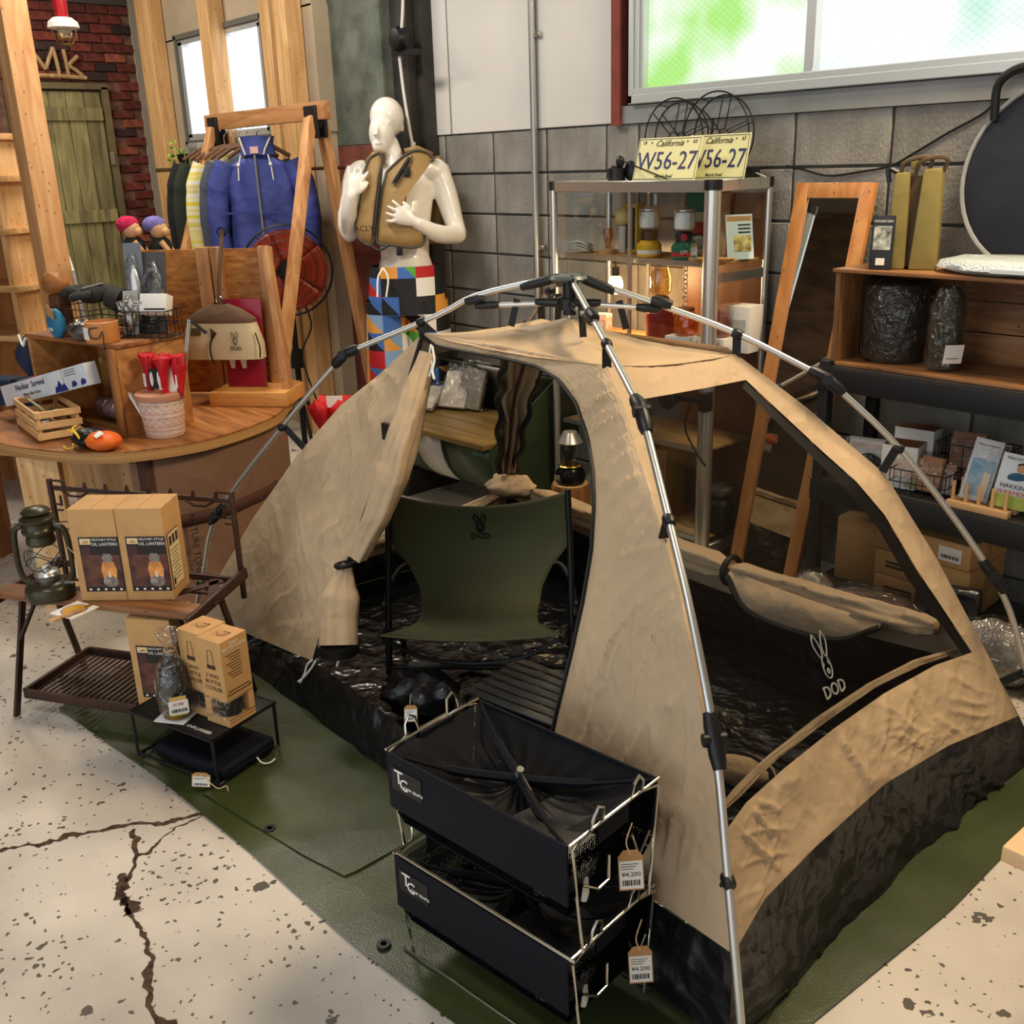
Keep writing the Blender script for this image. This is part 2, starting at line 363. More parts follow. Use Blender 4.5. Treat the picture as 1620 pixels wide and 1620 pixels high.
# ------------------------------------------------------------------ floor
def floor_mat():
    m = bpy.data.materials.new('worn_concrete'); m.use_nodes = True; t = m.node_tree; b = t.nodes['Principled BSDF']; L = t.links.new
    tc = nd(t, 'TexCoord'); n1 = nd(t, 'TexNoise'); n1.inputs['Scale'].default_value = 1.6; n1.inputs['Detail'].default_value = 6; L(tc.outputs['Object'], n1.inputs['Vector'])
    r1 = nd(t, 'ValToRGB'); L(n1.outputs['Fac'], r1.inputs[0]); e = r1.color_ramp.elements; e[0].position = .33; e[1].position = .62
    e[0].color = lin((168, 160, 150)); e[1].color = lin((214, 205, 192))
    # small pits
    v = nd(t, 'TexVoronoi'); v.inputs['Scale'].default_value = 48; v.inputs['Randomness'].default_value = 1; nw = nd(t, 'TexNoise'); nw.inputs['Scale'].default_value = 40
    L(tc.outputs['Object'], nw.inputs['Vector']); mx0 = nd(t, 'MixRGB'); mx0.inputs[0].default_value = .03; L(tc.outputs['Object'], mx0.inputs[1]); L(nw.outputs['Color'], mx0.inputs[2]); L(mx0.outputs[0], v.inputs['Vector'])
    n2 = nd(t, 'TexNoise'); n2.inputs['Scale'].default_value = 5.; n2.inputs['Detail'].default_value = 5; L(tc.outputs['Object'], n2.inputs['Vector'])
    ma = nd(t, 'MapRange'); L(n2.outputs['Fac'], ma.inputs[0]); ma.inputs[1].default_value = .35; ma.inputs[2].default_value = .75; ma.inputs[3].default_value = .08; ma.inputs[4].default_value = .40
    lt = nd(t, 'Math', operation='LESS_THAN'); L(v.outputs['Distance'], lt.inputs[0]); L(ma.outputs[0], lt.inputs[1])
    sp = nd(t, 'SeparateColor'); L(v.outputs['Color'], sp.inputs[0]); gt = nd(t, 'Math', operation='GREATER_THAN'); gt.inputs[1].default_value = .35; L(sp.outputs[0], gt.inputs[0])
    mm = nd(t, 'Math', operation='MULTIPLY'); L(lt.outputs[0], mm.inputs[0]); L(gt.outputs[0], mm.inputs[1])
    # larger gouges
    n3 = nd(t, 'TexNoise'); n3.inputs['Scale'].default_value = 9; n3.inputs['Detail'].default_value = 4; L(tc.outputs['Object'], n3.inputs['Vector'])
    g3 = nd(t, 'Math', operation='GREATER_THAN'); g3.inputs[1].default_value = .69; L(n3.outputs['Fac'], g3.inputs[0])
    mxx = nd(t, 'Math', operation='MAXIMUM'); L(mm.outputs[0], mxx.inputs[0]); L(g3.outputs[0], mxx.inputs[1])
    mx = nd(t, 'MixRGB'); L(mxx.outputs[0], mx.inputs[0]); L(r1.outputs[0], mx.inputs[1]); mx.inputs[2].default_value = lin((84, 78, 70)); L(mx.outputs[0], b.inputs['Base Color'])
    b.inputs['Roughness'].default_value = .62
    inv = nd(t, 'Math', operation='SUBTRACT'); inv.inputs[0].default_value = 1; L(mxx.outputs[0], inv.inputs[1])
    n4 = nd(t, 'TexNoise'); n4.inputs['Scale'].default_value = 130; L(tc.outputs['Object'], n4.inputs['Vector'])
    ad = nd(t, 'Math', operation='MULTIPLY_ADD'); L(n4.outputs['Fac'], ad.inputs[0]); ad.inputs[1].default_value = .5; L(inv.outputs[0], ad.inputs[2])
    bp = nd(t, 'Bump'); bp.inputs['Strength'].default_value = .5; bp.inputs['Distance'].default_value = .004; L(ad.outputs[0], bp.inputs['Height']); L(bp.outputs[0], b.inputs['Normal'])
    return m
floor = struct(MB().box((-3, .4, -.05), (12.4, 6.6, .1)).build('floor', floor_mat()))
CRK = M('crack_dirt', (66, 48, 36), .95, var=.4, vs=60, bump=.4)
def crack(pts, wd, seed):
    rnd = random.Random(seed); P = resample([onz(x / 2.314, y / 2.314 + 1100, .0008) for x, y in pts], 70); l = []; r = []
    for i, p in enumerate(P):
        d = (P[min(i + 1, 70)] - P[max(i - 1, 0)]).normalized(); n = V((-d.y, d.x, 0))
        k = wd * (.5 + .5 * abs(nz(p, 9, seed)) * 4) ; j = n * (nz(p, 30, seed + 3) * .012)
        l.append(p + n * k * (.9 + 1.2 * nz(p, 70, seed + 4)) + j); r.append(p - n * k * (.9 + 1.2 * nz(p, 70, seed + 8)) + j)
    MB().grid([l, r]).build('floor_crack', CRK, floor)
crack([(-40, 580), (0, 570), (100, 550), (180, 540), (250, 515), (350, 495), (440, 480), (520, 468), (600, 470), (660, 448), (740, 430)], .0085, 1)
crack([(750, 435), (700, 460), (640, 485), (590, 535), (540, 572), (505, 582)], .004, 2)
crack([(485, 490), (495, 535), (505, 582), (480, 630), (462, 690), (440, 720), (475, 800), (530, 880), (548, 960), (550, 1020), (545, 1080), (540, 1140), (575, 1180), (612, 1215), (640, 1260)], .0085, 3)
crack([(455, 650), (432, 720), (470, 760), (480, 800)], .012, 5)

# ------------------------------------------------------------------ back wall of concrete blocks
YW = 3.5
CONC = M('concrete_block', (134, 131, 124), .9, var=.13, vs=5, bump=.6, bs=90, rnd=.1, st=(1.6, 1, .7))
JNT = M('block_joint', (92, 90, 86), .95, var=.1)
LINT = M('grey_render', (140, 142, 140), .85, var=.07, vs=3, bump=.15, bs=40)
BOARD = M('white_board', (206, 203, 198), .8, var=.025, vs=2)
wall_back = struct(MB().box((-1.4, YW + .06, .86), (8.0, .1, 1.72)).box((-4.2, YW + .06, 2.62), (1.84, .1, 1.8)).box((-3.3, YW + .06, 2.62), (.08, .1, 1.8))
                   .box((-1.4, YW + .06, 3.3), (3.9, .1, .44)).box((1.5, YW + .06, 2.62), (3.0, .1, 1.8)).box((-1.4, YW + .06, 1.77), (3.9, .1, .1)).build('wall_back', JNT))
blk = MB().box((0, 0, 0), (.389, .02, .189)).build('block', CONC, wall_back, bevel=.003, seg=1)
blk.location = (-4.42, YW + .004, 1.65)
edges_r = [-3.224 + .4 * k for k in range(9)]
n_b = 0
for r_ in range(9):
    z = 1.65 - .2 * r_
    es = [-5.02, -4.62, -4.22, -3.82, -3.42] + edges_r
    for a, b_ in zip(es, es[1:]):
        wdt = b_ - a
        if n_b == 0: blk.location = ((a + b_) / 2, YW + .004, z); blk.scale = (wdt / .4, 1, 1)
        else: inst(blk, 'block', ((a + b_) / 2, YW + .004 + random.uniform(-.001, .002), z), wall_back, scale=((wdt - .011) / .389, 1, 1))
        n_b += 1
MB().box((-1.4, YW - .006, 1.782), (3.86, .03, .072)).build('sill_band', LINT, wall_back)
for a, b_ in ((-5.05, -4.555), (-4.545, -3.37)):
    MB().box(((a + b_) / 2, YW - .002, 2.62), (b_ - a, .025, 1.74)).build('panel', BOARD, wall_back, bevel=.003, seg=1)
struct(MB().box((-3.335, YW - .015, 2.62), (.05, .05, 1.76)).build('trim_1', M('red_oxide_paint', (120, 54, 40), .7, var=.1, vs=10)))
# window with wired glass
def pane_mat(name, green, amount, strength):
    m = bpy.data.materials.new(name); m.use_nodes = True; t = m.node_tree; L = t.links.new; t.nodes.clear(); o = nd(t, 'OutputMaterial'); e = nd(t, 'Emission'); L(e.outputs[0], o.inputs[0])
    tc = nd(t, 'TexCoord'); n = nd(t, 'TexNoise'); n.inputs['Scale'].default_value = 2.6; n.inputs['Detail'].default_value = 2.5; L(tc.outputs['Object'], n.inputs['Vector'])
    rp = nd(t, 'ValToRGB'); L(n.outputs['Fac'], rp.inputs[0]); el = rp.color_ramp.elements; el[0].position = amount - .12; el[1].position = amount + .1
    el[0].color = lin(green); el[1].color = (1, 1, 1, 1)
    out = rp.outputs[0]
    if green[0] < 250:
        for a in (1, -1):
            wv = nd(t, 'TexWave'); wv.wave_type = 'BANDS'; wv.bands_direction = 'X'; mp = nd(t, 'Mapping'); mp.inputs['Rotation'].default_value = (0, a * R(55), 0); L(tc.outputs['Object'], mp.inputs['Vector']); L(mp.outputs[0], wv.inputs['Vector'])
            wv.inputs['Scale'].default_value = 15; r2 = nd(t, 'ValToRGB'); L(wv.outputs['Fac'], r2.inputs[0]); r2.color_ramp.elements[0].position = .0; r2.color_ramp.elements[1].position = .06
            r2.color_ramp.elements[0].color = (.72, .74, .72, 1)
            mx = nd(t, 'MixRGB', blend_type='MULTIPLY'); mx.inputs[0].default_value = .6; L(out, mx.inputs[1]); L(r2.outputs[0], mx.inputs[2]); out = mx.outputs[0]
    L(out, e.inputs[0]); e.inputs[1].default_value = strength; return m
FRM = M('window_aluminium', (206, 214, 218), .4, .6)
win = struct(thing('window_1', None, None, (-3.26, YW, 1.82)))
wx0, wx1, wz0, wz1 = -3.255, .52, 1.822, 3.05
MB().box(((wx0 + wx1) / 2, YW, wz0 + .018), (wx1 - wx0, .09, .036)).box(((wx0 + wx1) / 2, YW - .025, wz0 + .045), (wx1 - wx0, .03, .03)).box(((wx0 + wx1) / 2, YW, wz1), (wx1 - wx0, .09, .04)).build('frame', FRM, win, True, bevel=.003, seg=1)
for k in range(3): MB().box((wx0 + .012 + .02 * k, YW + .015 * k - .02, (wz0 + wz1) / 2), (.018, .05, wz1 - wz0)).build('jamb', FRM, win, True)
for x in (-2.365, -1.4, -.45): MB().box((x, YW - .01, (wz0 + wz1) / 2), (.04, .05, wz1 - wz0)).build('mullion', FRM, win, True, bevel=.003, seg=1)
pg = pane_mat('wired_glass_green', (176, 232, 130), .54, 1.15); pm = pane_mat('wired_glass_mint', (186, 228, 208), .45, 1.2)
for a, b_, m_ in ((wx0 + .06, -2.385, pg), (-2.345, -1.42, pm), (-1.38, -.47, pm), (-.43, wx1, pm)):
    MB().box(((a + b_) / 2, YW + .02, (wz0 + wz1) / 2), (b_ - a, .006, wz1 - wz0 - .06)).build('pane', m_, win, True)
# concrete pillar, two-tone, with the black channel beside it
PGR = M('pillar_grey', (92, 98, 88), .85, var=.2, vs=6, bump=.3, bs=30); PRD = M('pillar_red', (104, 52, 40), .8, var=.25, vs=5, bump=.3, bs=30)
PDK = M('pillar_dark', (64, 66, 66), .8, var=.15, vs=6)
pil = struct(MB().box((-5.145, 3.5, 2.61), (.53, .4, 1.78)).build('wall_pillar', PGR, bevel=.008))
MB().box((-5.145, 3.5, .86), (.532, .4, 1.72)).build('painted_base', PRD, pil, bevel=.008)
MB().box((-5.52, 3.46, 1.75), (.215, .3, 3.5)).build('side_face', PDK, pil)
MB().box((-4.80, 3.44, 1.75), (.14, .16, 3.5)).box((-4.7, 3.46, 1.75), (.05, .1, 3.5)).build('steel_channel', M('black_steel_channel', (44, 42, 40), .6, var=.2), pil)
# stud wall with small window
YS = 3.2
BEI = M('beige_panel', (176, 160, 136), .85, var=.05, vs=3)
wall_far = struct(MB().box((-6.67, YS + .05, .9), (2.56, .1, 1.8)).box((-6.67, YS + .05, 2.98), (2.56, .1, 1.06)).box((-7.55, YS + .05, 2.13), (.8, .1, .66)).box((-5.66, YS + .05, 2.13), (.56, .1, .66)).build('wall_far', BEI))
for i, (x, wd) in enumerate(((-7.44, .2), (-6.5, .14), (-5.72, .11), (-5.55, .13))):
    MB().box((x, YS - .06, 1.75), (wd, .11, 3.5)).build('stud', PINE, wall_far, bevel=.004, seg=1)
MB().box((-7.72, YS - .01, 1.75), (.3, .02, 3.5)).build('panel', M('grey_panel', (148, 140, 128), .85, var=.05), wall_far)
MB().box((-6.85, YS - .006, 2.98), (.55, .012, 1.02)).build('panel', BEI, wall_far); MB().box((-6.1, YS - .006, 2.98), (.55, .012, 1.02)).build('panel', BEI, wall_far)
w2 = struct(thing('window_2', None, None, (-6.55, YS, 1.81)))
MB().box((-6.55, YS + .03, 1.83), (1.2, .08, .04)).box((-6.55, YS + .03, 2.43), (1.2, .08, .04)).box((-7.12, YS + .03, 2.13), (.06, .08, .6)).box((-5.98, YS + .03, 2.13), (.06, .08, .6)).box((-6.5, YS + .03, 2.13), (.05, .06, .6)).build('frame', FRM, w2, True)
MB().box((-6.55, YS - .01, 2.46), (1.28, .03, .03)).box((-7.16, YS - .01, 2.13), (.03, .03, .68)).box((-5.94, YS - .01, 2.13), (.03, .03, .68)).box((-6.55, YS - .01, 1.79), (1.28, .03, .03)).build('trim', M('window_seal_grey', (104, 100, 92), .9), w2, True)
pw = pane_mat('frosted_glass', (255, 255, 255), .4, 2.2)
for a, b_ in ((-7.09, -6.525), (-6.475, -6.01)): MB().box(((a + b_) / 2, YS + .05, 2.13), (b_ - a, .006, .57)).build('pane', pw, w2, True)
# brick wall and plank door
XB = -7.95
BRK = M('red_brick', (116, 52, 40), .85, c2=(82, 34, 28), vs=16, bump=.5, bs=60, rnd=.42)
BRO = M('orange_brick', (168, 96, 66), .85, c2=(120, 60, 44), vs=16, bump=.5, bs=60, rnd=.3); BRD = M('dark_brick', (66, 44, 40), .85, c2=(50, 32, 30), vs=16, bump=.5, bs=60, rnd=.3)
wall_left = struct(MB().box((XB - .06, .3, 1.75), (.1, 6., 3.5)).build('wall_left', M('mortar', (112, 80, 68), .95, var=.2, vs=20)))
MB().box((XB + .0, 2.2, 2.98), (.03, 2.2, .46)).build('panel', M('dark_ceiling_board', (70, 66, 62), .9), wall_left)
bb = {}
for k, m_ in (('a', BRK), ('b', BRO), ('c', BRD)):
    bb[k] = MB().box((0, 0, 0), (.03, .150, .056)).build('brick', m_, wall_left, bevel=.005, seg=1)
nb = 0
for r_ in range(29):
    z = 2.715 - .063 * r_
    for c_ in range(8):
        y = 2.04 + c_ * .157 + (.078 if r_ % 2 else 0)
        if y + .07 > 3.21: continue
        if 2.26 < y + .07 and y - .07 < 2.945 and z < 2.25: continue
        k = random.choice('aaaaabc')
        loc = (XB + random.uniform(-.006, .004), y + random.uniform(-.004, .004), z)
        if bb[k].get('u') is None and nb < 12: bb[k].location = loc; bb[k]['u'] = 1
        else: inst(bb[k], 'brick', loc, wall_left)
        nb += 1
for k in bb:
    if 'u' in bb[k]: del bb[k]['u']
    else: bb[k].location = (XB, 1.64, 2.0)
door = struct(thing('door_1', None, None, (XB, 2.6, 0)))
DG = wood('weathered_green_plank', (150, 142, 92), (92, 84, 60), 'Z', 7, rnd=.2, rough=.8, knots=False)
for k in range(5): MB().box((XB + .02, 2.355 + .121 * k, 1.1), (.03, .117, 2.14)).build('plank', DG, door, True, bevel=.003, seg=1)
for z in (2.02, 1.32): MB().box((XB + .045, 2.6, z), (.02, .59, .09)).build('rail', DG, door, True, bevel=.003, seg=1)
MB().box((XB + .03, 2.6, 2.205), (.06, .7, .04)).box((XB + .03, 2.93, 1.1), (.06, .045, 2.2)).box((XB + .03, 2.27, 1.1), (.06, .045, 2.2)).build('door_frame', M('door_frame_olive', (104, 92, 64), .8, var=.1), door, True)
MB().box((XB + .07, 2.91, 1.72), (.02, .03, .09)).build('hinge', M('hinge_grey', (150, 146, 136), .4, .8), door, True)
# driftwood letters above the door
ltr = thing('driftwood_letters', 'driftwood letters Mk fixed above the plank door', 'letters', (XB + .04, 2.62, 2.25))
DW = wood('driftwood', (200, 168, 120), (140, 104, 66), 'Z', 10)
for nm, sticks in (('letter', [((-.16, 0), (-.15, .17)), ((-.15, .17), (-.07, .05)), ((-.07, .05), (.0, .19)), ((0, .19), (.02, 0))]), ('letter', [((.08, 0), (.07, .18)), ((.08, .07), (.16, .14)), ((.09, .08), (.19, 0)), ((-.2, .01), (.2, .0))])):
    b = MB()
    for p, q in sticks: b.tube([V((0, p[0], p[1] + .01)), V((.006, (p[0] + q[0]) / 2, (p[1] + q[1]) / 2 + .014)), V((0, q[0], q[1] + .01))], .014, 7)
    b.build(nm, DW, ltr)
# the rest of the shell
struct(MB().box((-2.3, .4, 3.55), (11.4, 6.8, .1)).build('ceiling', M('ceiling_board', (128, 118, 104), .9)))
struct(MB().box((3.1, .4, 1.75), (.1, 6.8, 3.5)).build('wall_right', BOARD))
struct(MB().box((-6.0, -2.95, 1.75), (4.2, .1, 3.5)).build('wall_front', wood('dark_plank_wall', (112, 88, 66), (78, 58, 44), 'X', 3, rough=.8)))
# ------------------------------------------------------------------ tarpaulin under the tent
TARP = fabric('green_tarp', (60, 68, 36), rough=.34, var=.16, crease=.10, cs=2.2, fine=.3, spec=.5)
tarp = thing('tarpaulin', 'olive green tarpaulin spread on the concrete under the tent', 'tarp', (-2.2, 1.6, 0))
tp = [onz(92, 1122, .004), onz(250, 1232, .004), onz(395, 1348, .004), onz(560, 1497, .004), onz(745, 1640, .004), V((-1.02, 1.0, .004)), V((-.84, 1.12, .004)),
      V((-.80, 1.9, .004)), V((-.82, 2.6, .004)), V((-.86, 2.75, .004)), V((-3.35, 2.76, .004)), V((-3.5, 1.4, .004)), V((-3.3, 1.02, .004))]
ctr = V((-2.1, 1.75, .004)); rows = []
for k in range(0, 25):
    rows.append([ctr.lerp(p, k / 24) + V((0, 0, .002 + .0025 * nz(ctr.lerp(p, k / 24), 9) + .004 * (k < 24) * max(0, nz(ctr.lerp(p, k / 24), 4, 2)))) for p in resample(tp + [tp[0]], 150)])
MB().grid(rows).build('sheet', TARP, tarp, True)
fl = [onz(x, y, .012) for x, y in ((322, 1255), (395, 1300), (480, 1352), (545, 1385), (562, 1378), (640, 1335), (700, 1290), (600, 1230), (450, 1180))]
MB().add([p + V((0, 0, .0)) for p in fl] + [p - V((0, 0, .006)) for p in fl], [tuple(range(9)), tuple(range(17, 8, -1))] + [(i, (i + 1) % 9, 9 + (i + 1) % 9, 9 + i) for i in range(9)]).build('folded_layer', TARP, tarp, True)
for x, y in ((427, 1311), (607, 1494), (300, 1195)):
    c = onz(x, y, .012); MB().lathe([(.007, 0), (.007, .003), (.015, .003), (.016, 0)], c, 16).build('eyelet', BPL, tarp, True)

# ------------------------------------------------------------------ tent
HUB = V((-2.05, 1.95, 1.30))
FEET = {'F': V((-.88, 1.24, 0)), 'R': V((-.93, 2.65, 0)), 'L': V((-3.38, 1.28, 0)), 'B': V((-3.25, 2.68, 0))}
tent = thing('pop_up_tent', 'beige pop-up tent with black base, netting windows and silver poles', 'tent', (-2.1, 1.95, .012))
TZ = .012
POLE = [(.03, 1.295), (.19, 1.24), (.3, 1.18), (.52, 1.06), (.66, .87), (.78, .72), (.88, .53), (.94, .33), (1.01, .02)]
BODY = [(.30, 1.132), (.46, 1.0), (.645, .82), (.765, .63), (.885, .36), (.96, .17), (.995, .015)]
PROF = {'F': [(.299, 1.134), (.464, 1.016), (.642, .863), (.767, .716), (.887, .482), (.979, .214), (1.0, .015)],
        'L': [(.309, 1.132), (.414, 1.004), (.511, .901), (.635, .722), (.774, .482), (.884, .263), (.99, .015)],
        'R': [(.344, 1.102), (.479, .972), (.645, .794), (.755, .574), (.871, .312), (.946, .132), (.99, .015)], 'B': BODY}
PPOLE = {'F': [(.025, 1.293), (.299, 1.184), (.517, 1.09), (.67, .905), (.778, .763), (.88, .584), (.943, .371), (1.016, .101), (1.03, .015)],
         'L': [(.038, 1.298), (.19, 1.245), (.277, 1.185), (.493, 1.061), (.65, .837), (.871, .485), (.937, .253), (1.0, .015)],
         'R': [(.052, 1.287), (.19, 1.228), (.343, 1.156), (.523, 1.042), (.677, .851), (.864, .533), (.94, .304), (1.0, .015)], 'B': POLE[:-1] + [(1.0, .015)]}
def rp(k, s, z): f = FEET[k]; return V((HUB.x + (f.x - HUB.x) * s, HUB.y + (f.y - HUB.y) * s, z))
def ridge(k, z):
    P = PROF[k]
    if z >= P[0][1]: i = 0
    else:
        i = 0
        while i < len(P) - 2 and z < P[i + 1][1]: i += 1
    t = (z - P[i][1]) / (P[i + 1][1] - P[i][1]); return rp(k, P[i][0] + (P[i + 1][0] - P[i][0]) * t, z)
def face(a, b, bow=0.):
    """ruled surface between two ridges; bow pulls the middle towards the tent's inside"""
    rows = []
    for i in range(61):
        z = -.08 + 1.42 * i / 60; A, B = ridge(a, z), ridge(b, z); n = (B - A).cross(V((0, 0, 1))).normalized(); c = (A + B) / 2
        if n.dot(V((HUB.x, HUB.y, 0)) - V((c.x, c.y, 0))) < 0: n = -n
        rows.append([A.lerp(B, u) + n * (bow * max(0, 1 - (2 * u - 1) ** 2)) for u in [-.2 + 1.4 * j / 40 for j in range(41)]])
    vs = [p for r in rows for p in r]; fs = [(i * 41 + j, i * 41 + j + 1, (i + 1) * 41 + j + 1, (i + 1) * 41 + j) for i in range(60) for j in range(40)]
    return BVHTree.FromPolygons(vs, fs)
FACES = {'front': face('L', 'F', .03), 'right': face('F', 'R', .03), 'back': face('B', 'R', .0), 'left': face('L', 'B', .0)}
def cast(fc, x, y):
    r = ray(x, y).normalized(); h = FACES[fc].ray_cast(CAM, r, 20)
    if h[0] is None: h = FACES[fc].find_nearest(CAM + r * 3)
    return h[0], h[1]
def loft(fc, A, B, nu=48, nv=24, amp=.006, s=7., lift=0., seed=1, dirs=((12, .7, .9), (-28, 1.1, .8), (48, 1.3, .7), (-65, 1.7, .6), (80, 2.2, .4), (25, 2.9, .35))):
    """cloth between two outlines on a face of the tent, with folds standing off the surface"""
    A = resample([V((x, y, 0)) for x, y in A], nu); B = resample([V((x, y, 0)) for x, y in B], nu); rows = []
    for j in range(nv + 1):
        t = j / nv; row = []
        for i in range(nu + 1):
            p = A[i].lerp(B[i], t); q, n = cast(fc, p.x, p.y)
            if n.dot(CAM - q) < 0: n = -n
            e = min(1, 6 * min(t, 1 - t) + .0) * min(1, 8 * min(i / nu, 1 - i / nu))
            w_ = nz(q, s, seed)
            tt = n.cross(V((0, 0, 1))).normalized(); uu = q.dot(tt) + .05 * nz(q, 4, seed); vv = q.z + .05 * nz(q, 4, seed + 1)
            for th, fr, k_ in dirs:
                ca, sa = math.cos(R(th)), math.sin(R(th)); g_ = nz(((uu * ca + vv * sa) * 1.5, (vv * ca - uu * sa) * .32, th * .37), s * fr, seed)
                w_ += k_ * max(0, 1 - abs(g_) * 8) ** 1.3 * max(.12, .4 + 2. * nz(q, s * .6, seed + th))
            row.append(q + n * (lift + amp * e * w_))
        rows.append(row)
    return MB().grid(rows)
def part(name, fc, A, B, mat, **k):
    th = k.pop('solid', 0); return loft(fc, A, B, **k).build(name, mat, tent, True, solid=th, ang=80)
LR = [(668, 528), (600, 592), (540, 640), (470, 720), (400, 820), (350, 905), (318, 972)]
part('front_panel', 'front', LR, [(669, 530), (642, 620), (613, 720), (582, 800), (555, 880), (522, 960), (497, 1047)], TAN, nu=160, nv=110, amp=.011, s=6, dirs=((-20, .8, .8), (-34, 1.3, .7), (8, 1.6, .6), (35, 1.2, .5), (-10, 2.2, .45), (62, 1.5, .35)))
ARCH = [(668, 530), (690, 548), (740, 558), (800, 569), (850, 581), (885, 602), (912, 637), (930, 690), (939, 745), (941, 800), (937, 870), (924, 950), (904, 1040), (880, 1135), (848, 1292)]
OUT = [(668, 526), (700, 531), (760, 541), (830, 553), (900, 566), (960, 578), (985, 640), (1008, 715), (1030, 785), (1050, 850), (1072, 930), (1092, 1020), (1115, 1150), (1140, 1330), (1160, 1510)]
part('front_panel', 'front', [p for p in ARCH], OUT, TAN, nu=240, nv=90, amp=.012, s=6, seed=2, dirs=((10, 1.2, .8), (22, 1.7, .7), (-6, 2.2, .6), (16, 2.8, .5), (38, 1.4, .4), (-30, 1.5, .35)))
TUBT = [(318, 972), (395, 1018), (497, 1047), (560, 1092), (640, 1152), (720, 1212), (800, 1262), (848, 1292), (1040, 1430), (1160, 1510)]
FB = [(300, 999), (1152, 1664)]
part('base_wall', 'front', TUBT, FB, BLK, nu=190, nv=26, amp=.010, s=6, seed=3)
part('netting_strip', 'front', [(664, 536), (640, 622), (611, 722), (580, 802), (552, 884)], [(690, 552), (652, 622), (618, 722), (590, 802), (566, 884)], net('grey_netting', (96, 84, 70), .8), nu=40, nv=4, amp=0, lift=-.006)
# door edge zips
for A in ([p for p in ARCH], [(669, 530), (642, 620), (613, 720), (582, 800), (555, 880), (522, 960), (497, 1047)]):
    P = []
    for p in resample([V((x, y, 0)) for x, y in A], 70):
        q, n = cast('front', p.x, p.y); P.append(q + n * (.004 if n.dot(CAM - q) > 0 else -.004))
    MB().tube(P, .0045, 6).build('door_zip', ZIP, tent, True)
# right side: tan frame round a netting window
FR_ = [(960, 578), (985, 640), (1008, 715), (1030, 785), (1050, 850), (1072, 930), (1092, 1020), (1115, 1150), (1140, 1330), (1160, 1510)]
FI_ = [(1001, 634), (1022, 700), (1045, 780), (1062, 840), (1078, 905), (1094, 970), (1112, 1060), (1128, 1160), (1150, 1312)]
part('side_panel', 'right', FR_, [(962, 580)] + FI_, TAN, nu=70, nv=8, amp=.002)
part('side_panel', 'right', [(960, 578), (1030, 571), (1100, 565), (1165, 560)], [(1001, 634), (1060, 624), (1120, 613), (1180, 601)], TAN, nu=60, nv=24, amp=.0035, s=12)
RI = [(1180, 601), (1240, 657), (1300, 713), (1355, 762), (1400, 815), (1450, 900), (1500, 975), (1538, 1032)]
RO = [(1165, 560), (1215, 598), (1270, 640), (1335, 695), (1400, 750), (1440, 815), (1480, 880), (1520, 955), (1560, 1030)]
part('side_panel', 'right', RO, RI, TAN, nu=50, nv=8, amp=.003, s=10)
BT = [(1150, 1312), (1180, 1270), (1240, 1216), (1320, 1152), (1400, 1096), (1480, 1052), (1538, 1032), (1560, 1030)]
BB = [(1160, 1510), (1210, 1422), (1290, 1340), (1400, 1240), (1500, 1180), (1575, 1148), (1612, 1132)]
part('side_panel', 'right', BT, BB, TAN, nu=150, nv=46, amp=.009, s=8, seed=4)
part('base_wall', 'right', BB, [(1152, 1664), (1645, 1203)], BLK, nu=150, nv=34, amp=.014, s=6, seed=5)
part('netting_window', 'right', FI_[::-1] + [(1090, 618), (1180, 601)], BT[:-1] + RI[::-1][1:], MESH, nu=40, nv=16, amp=0, lift=-.002)
part('window_zip', 'right', RI, [(1176, 612), (1232, 668), (1290, 725), (1345, 778), (1388, 830), (1436, 912), (1488, 985), (1526, 1036)], ZIP, nu=50, nv=3, amp=0, lift=-.004)
part('window_zip', 'right', [(1000, 634), (1022, 700), (1062, 840), (1094, 970), (1128, 1160), (1149, 1312)], [(1006, 640), (1030, 704), (1068, 842), (1099, 972), (1132, 1162), (1153, 1305)], ZIP, nu=50, nv=2, amp=0, lift=-.003)
# folded-down flap lying along the side window sill
def folded(P, rs, seed, k, n=30, deep=.16):
    """cloth gathered lengthwise: pleats run along the roll and drift round it"""
    P = resample(P, k); b = MB(); b.tube(P, rs, n); out = []
    for i in range(k + 1):
        for j in range(n):
            a = 2 * PI * j / n; p = b.v[i * n + j]; c_ = P[i]; f = 1 + deep * math.sin(4 * a + seed + 2.2 * nz(c_, 5, seed)) + deep * .6 * math.sin(9 * a + 3 * nz(c_, 8, seed + 2)) + .12 * nz(c_, 9, seed + 5)
            out.append(c_ + (p - c_) * f)
    b.v = out; return b
def roll(name, P, r, mat, seed=1, n=14, k=70):
    return folded(P, [r * (.6 + .4 * min(1, min(i, k - i) / 5)) for i in range(k + 1)], seed, k).build(name, mat, tent, True, ang=80)
sill = [cast('right', x, y)[0] - V((.035, .0, .012)) for x, y in ((1160, 1290), (1240, 1205), (1320, 1142), (1400, 1086), (1470, 1050), (1535, 1030))]
roll('rolled_flap', sill, .009, TANI, 4)
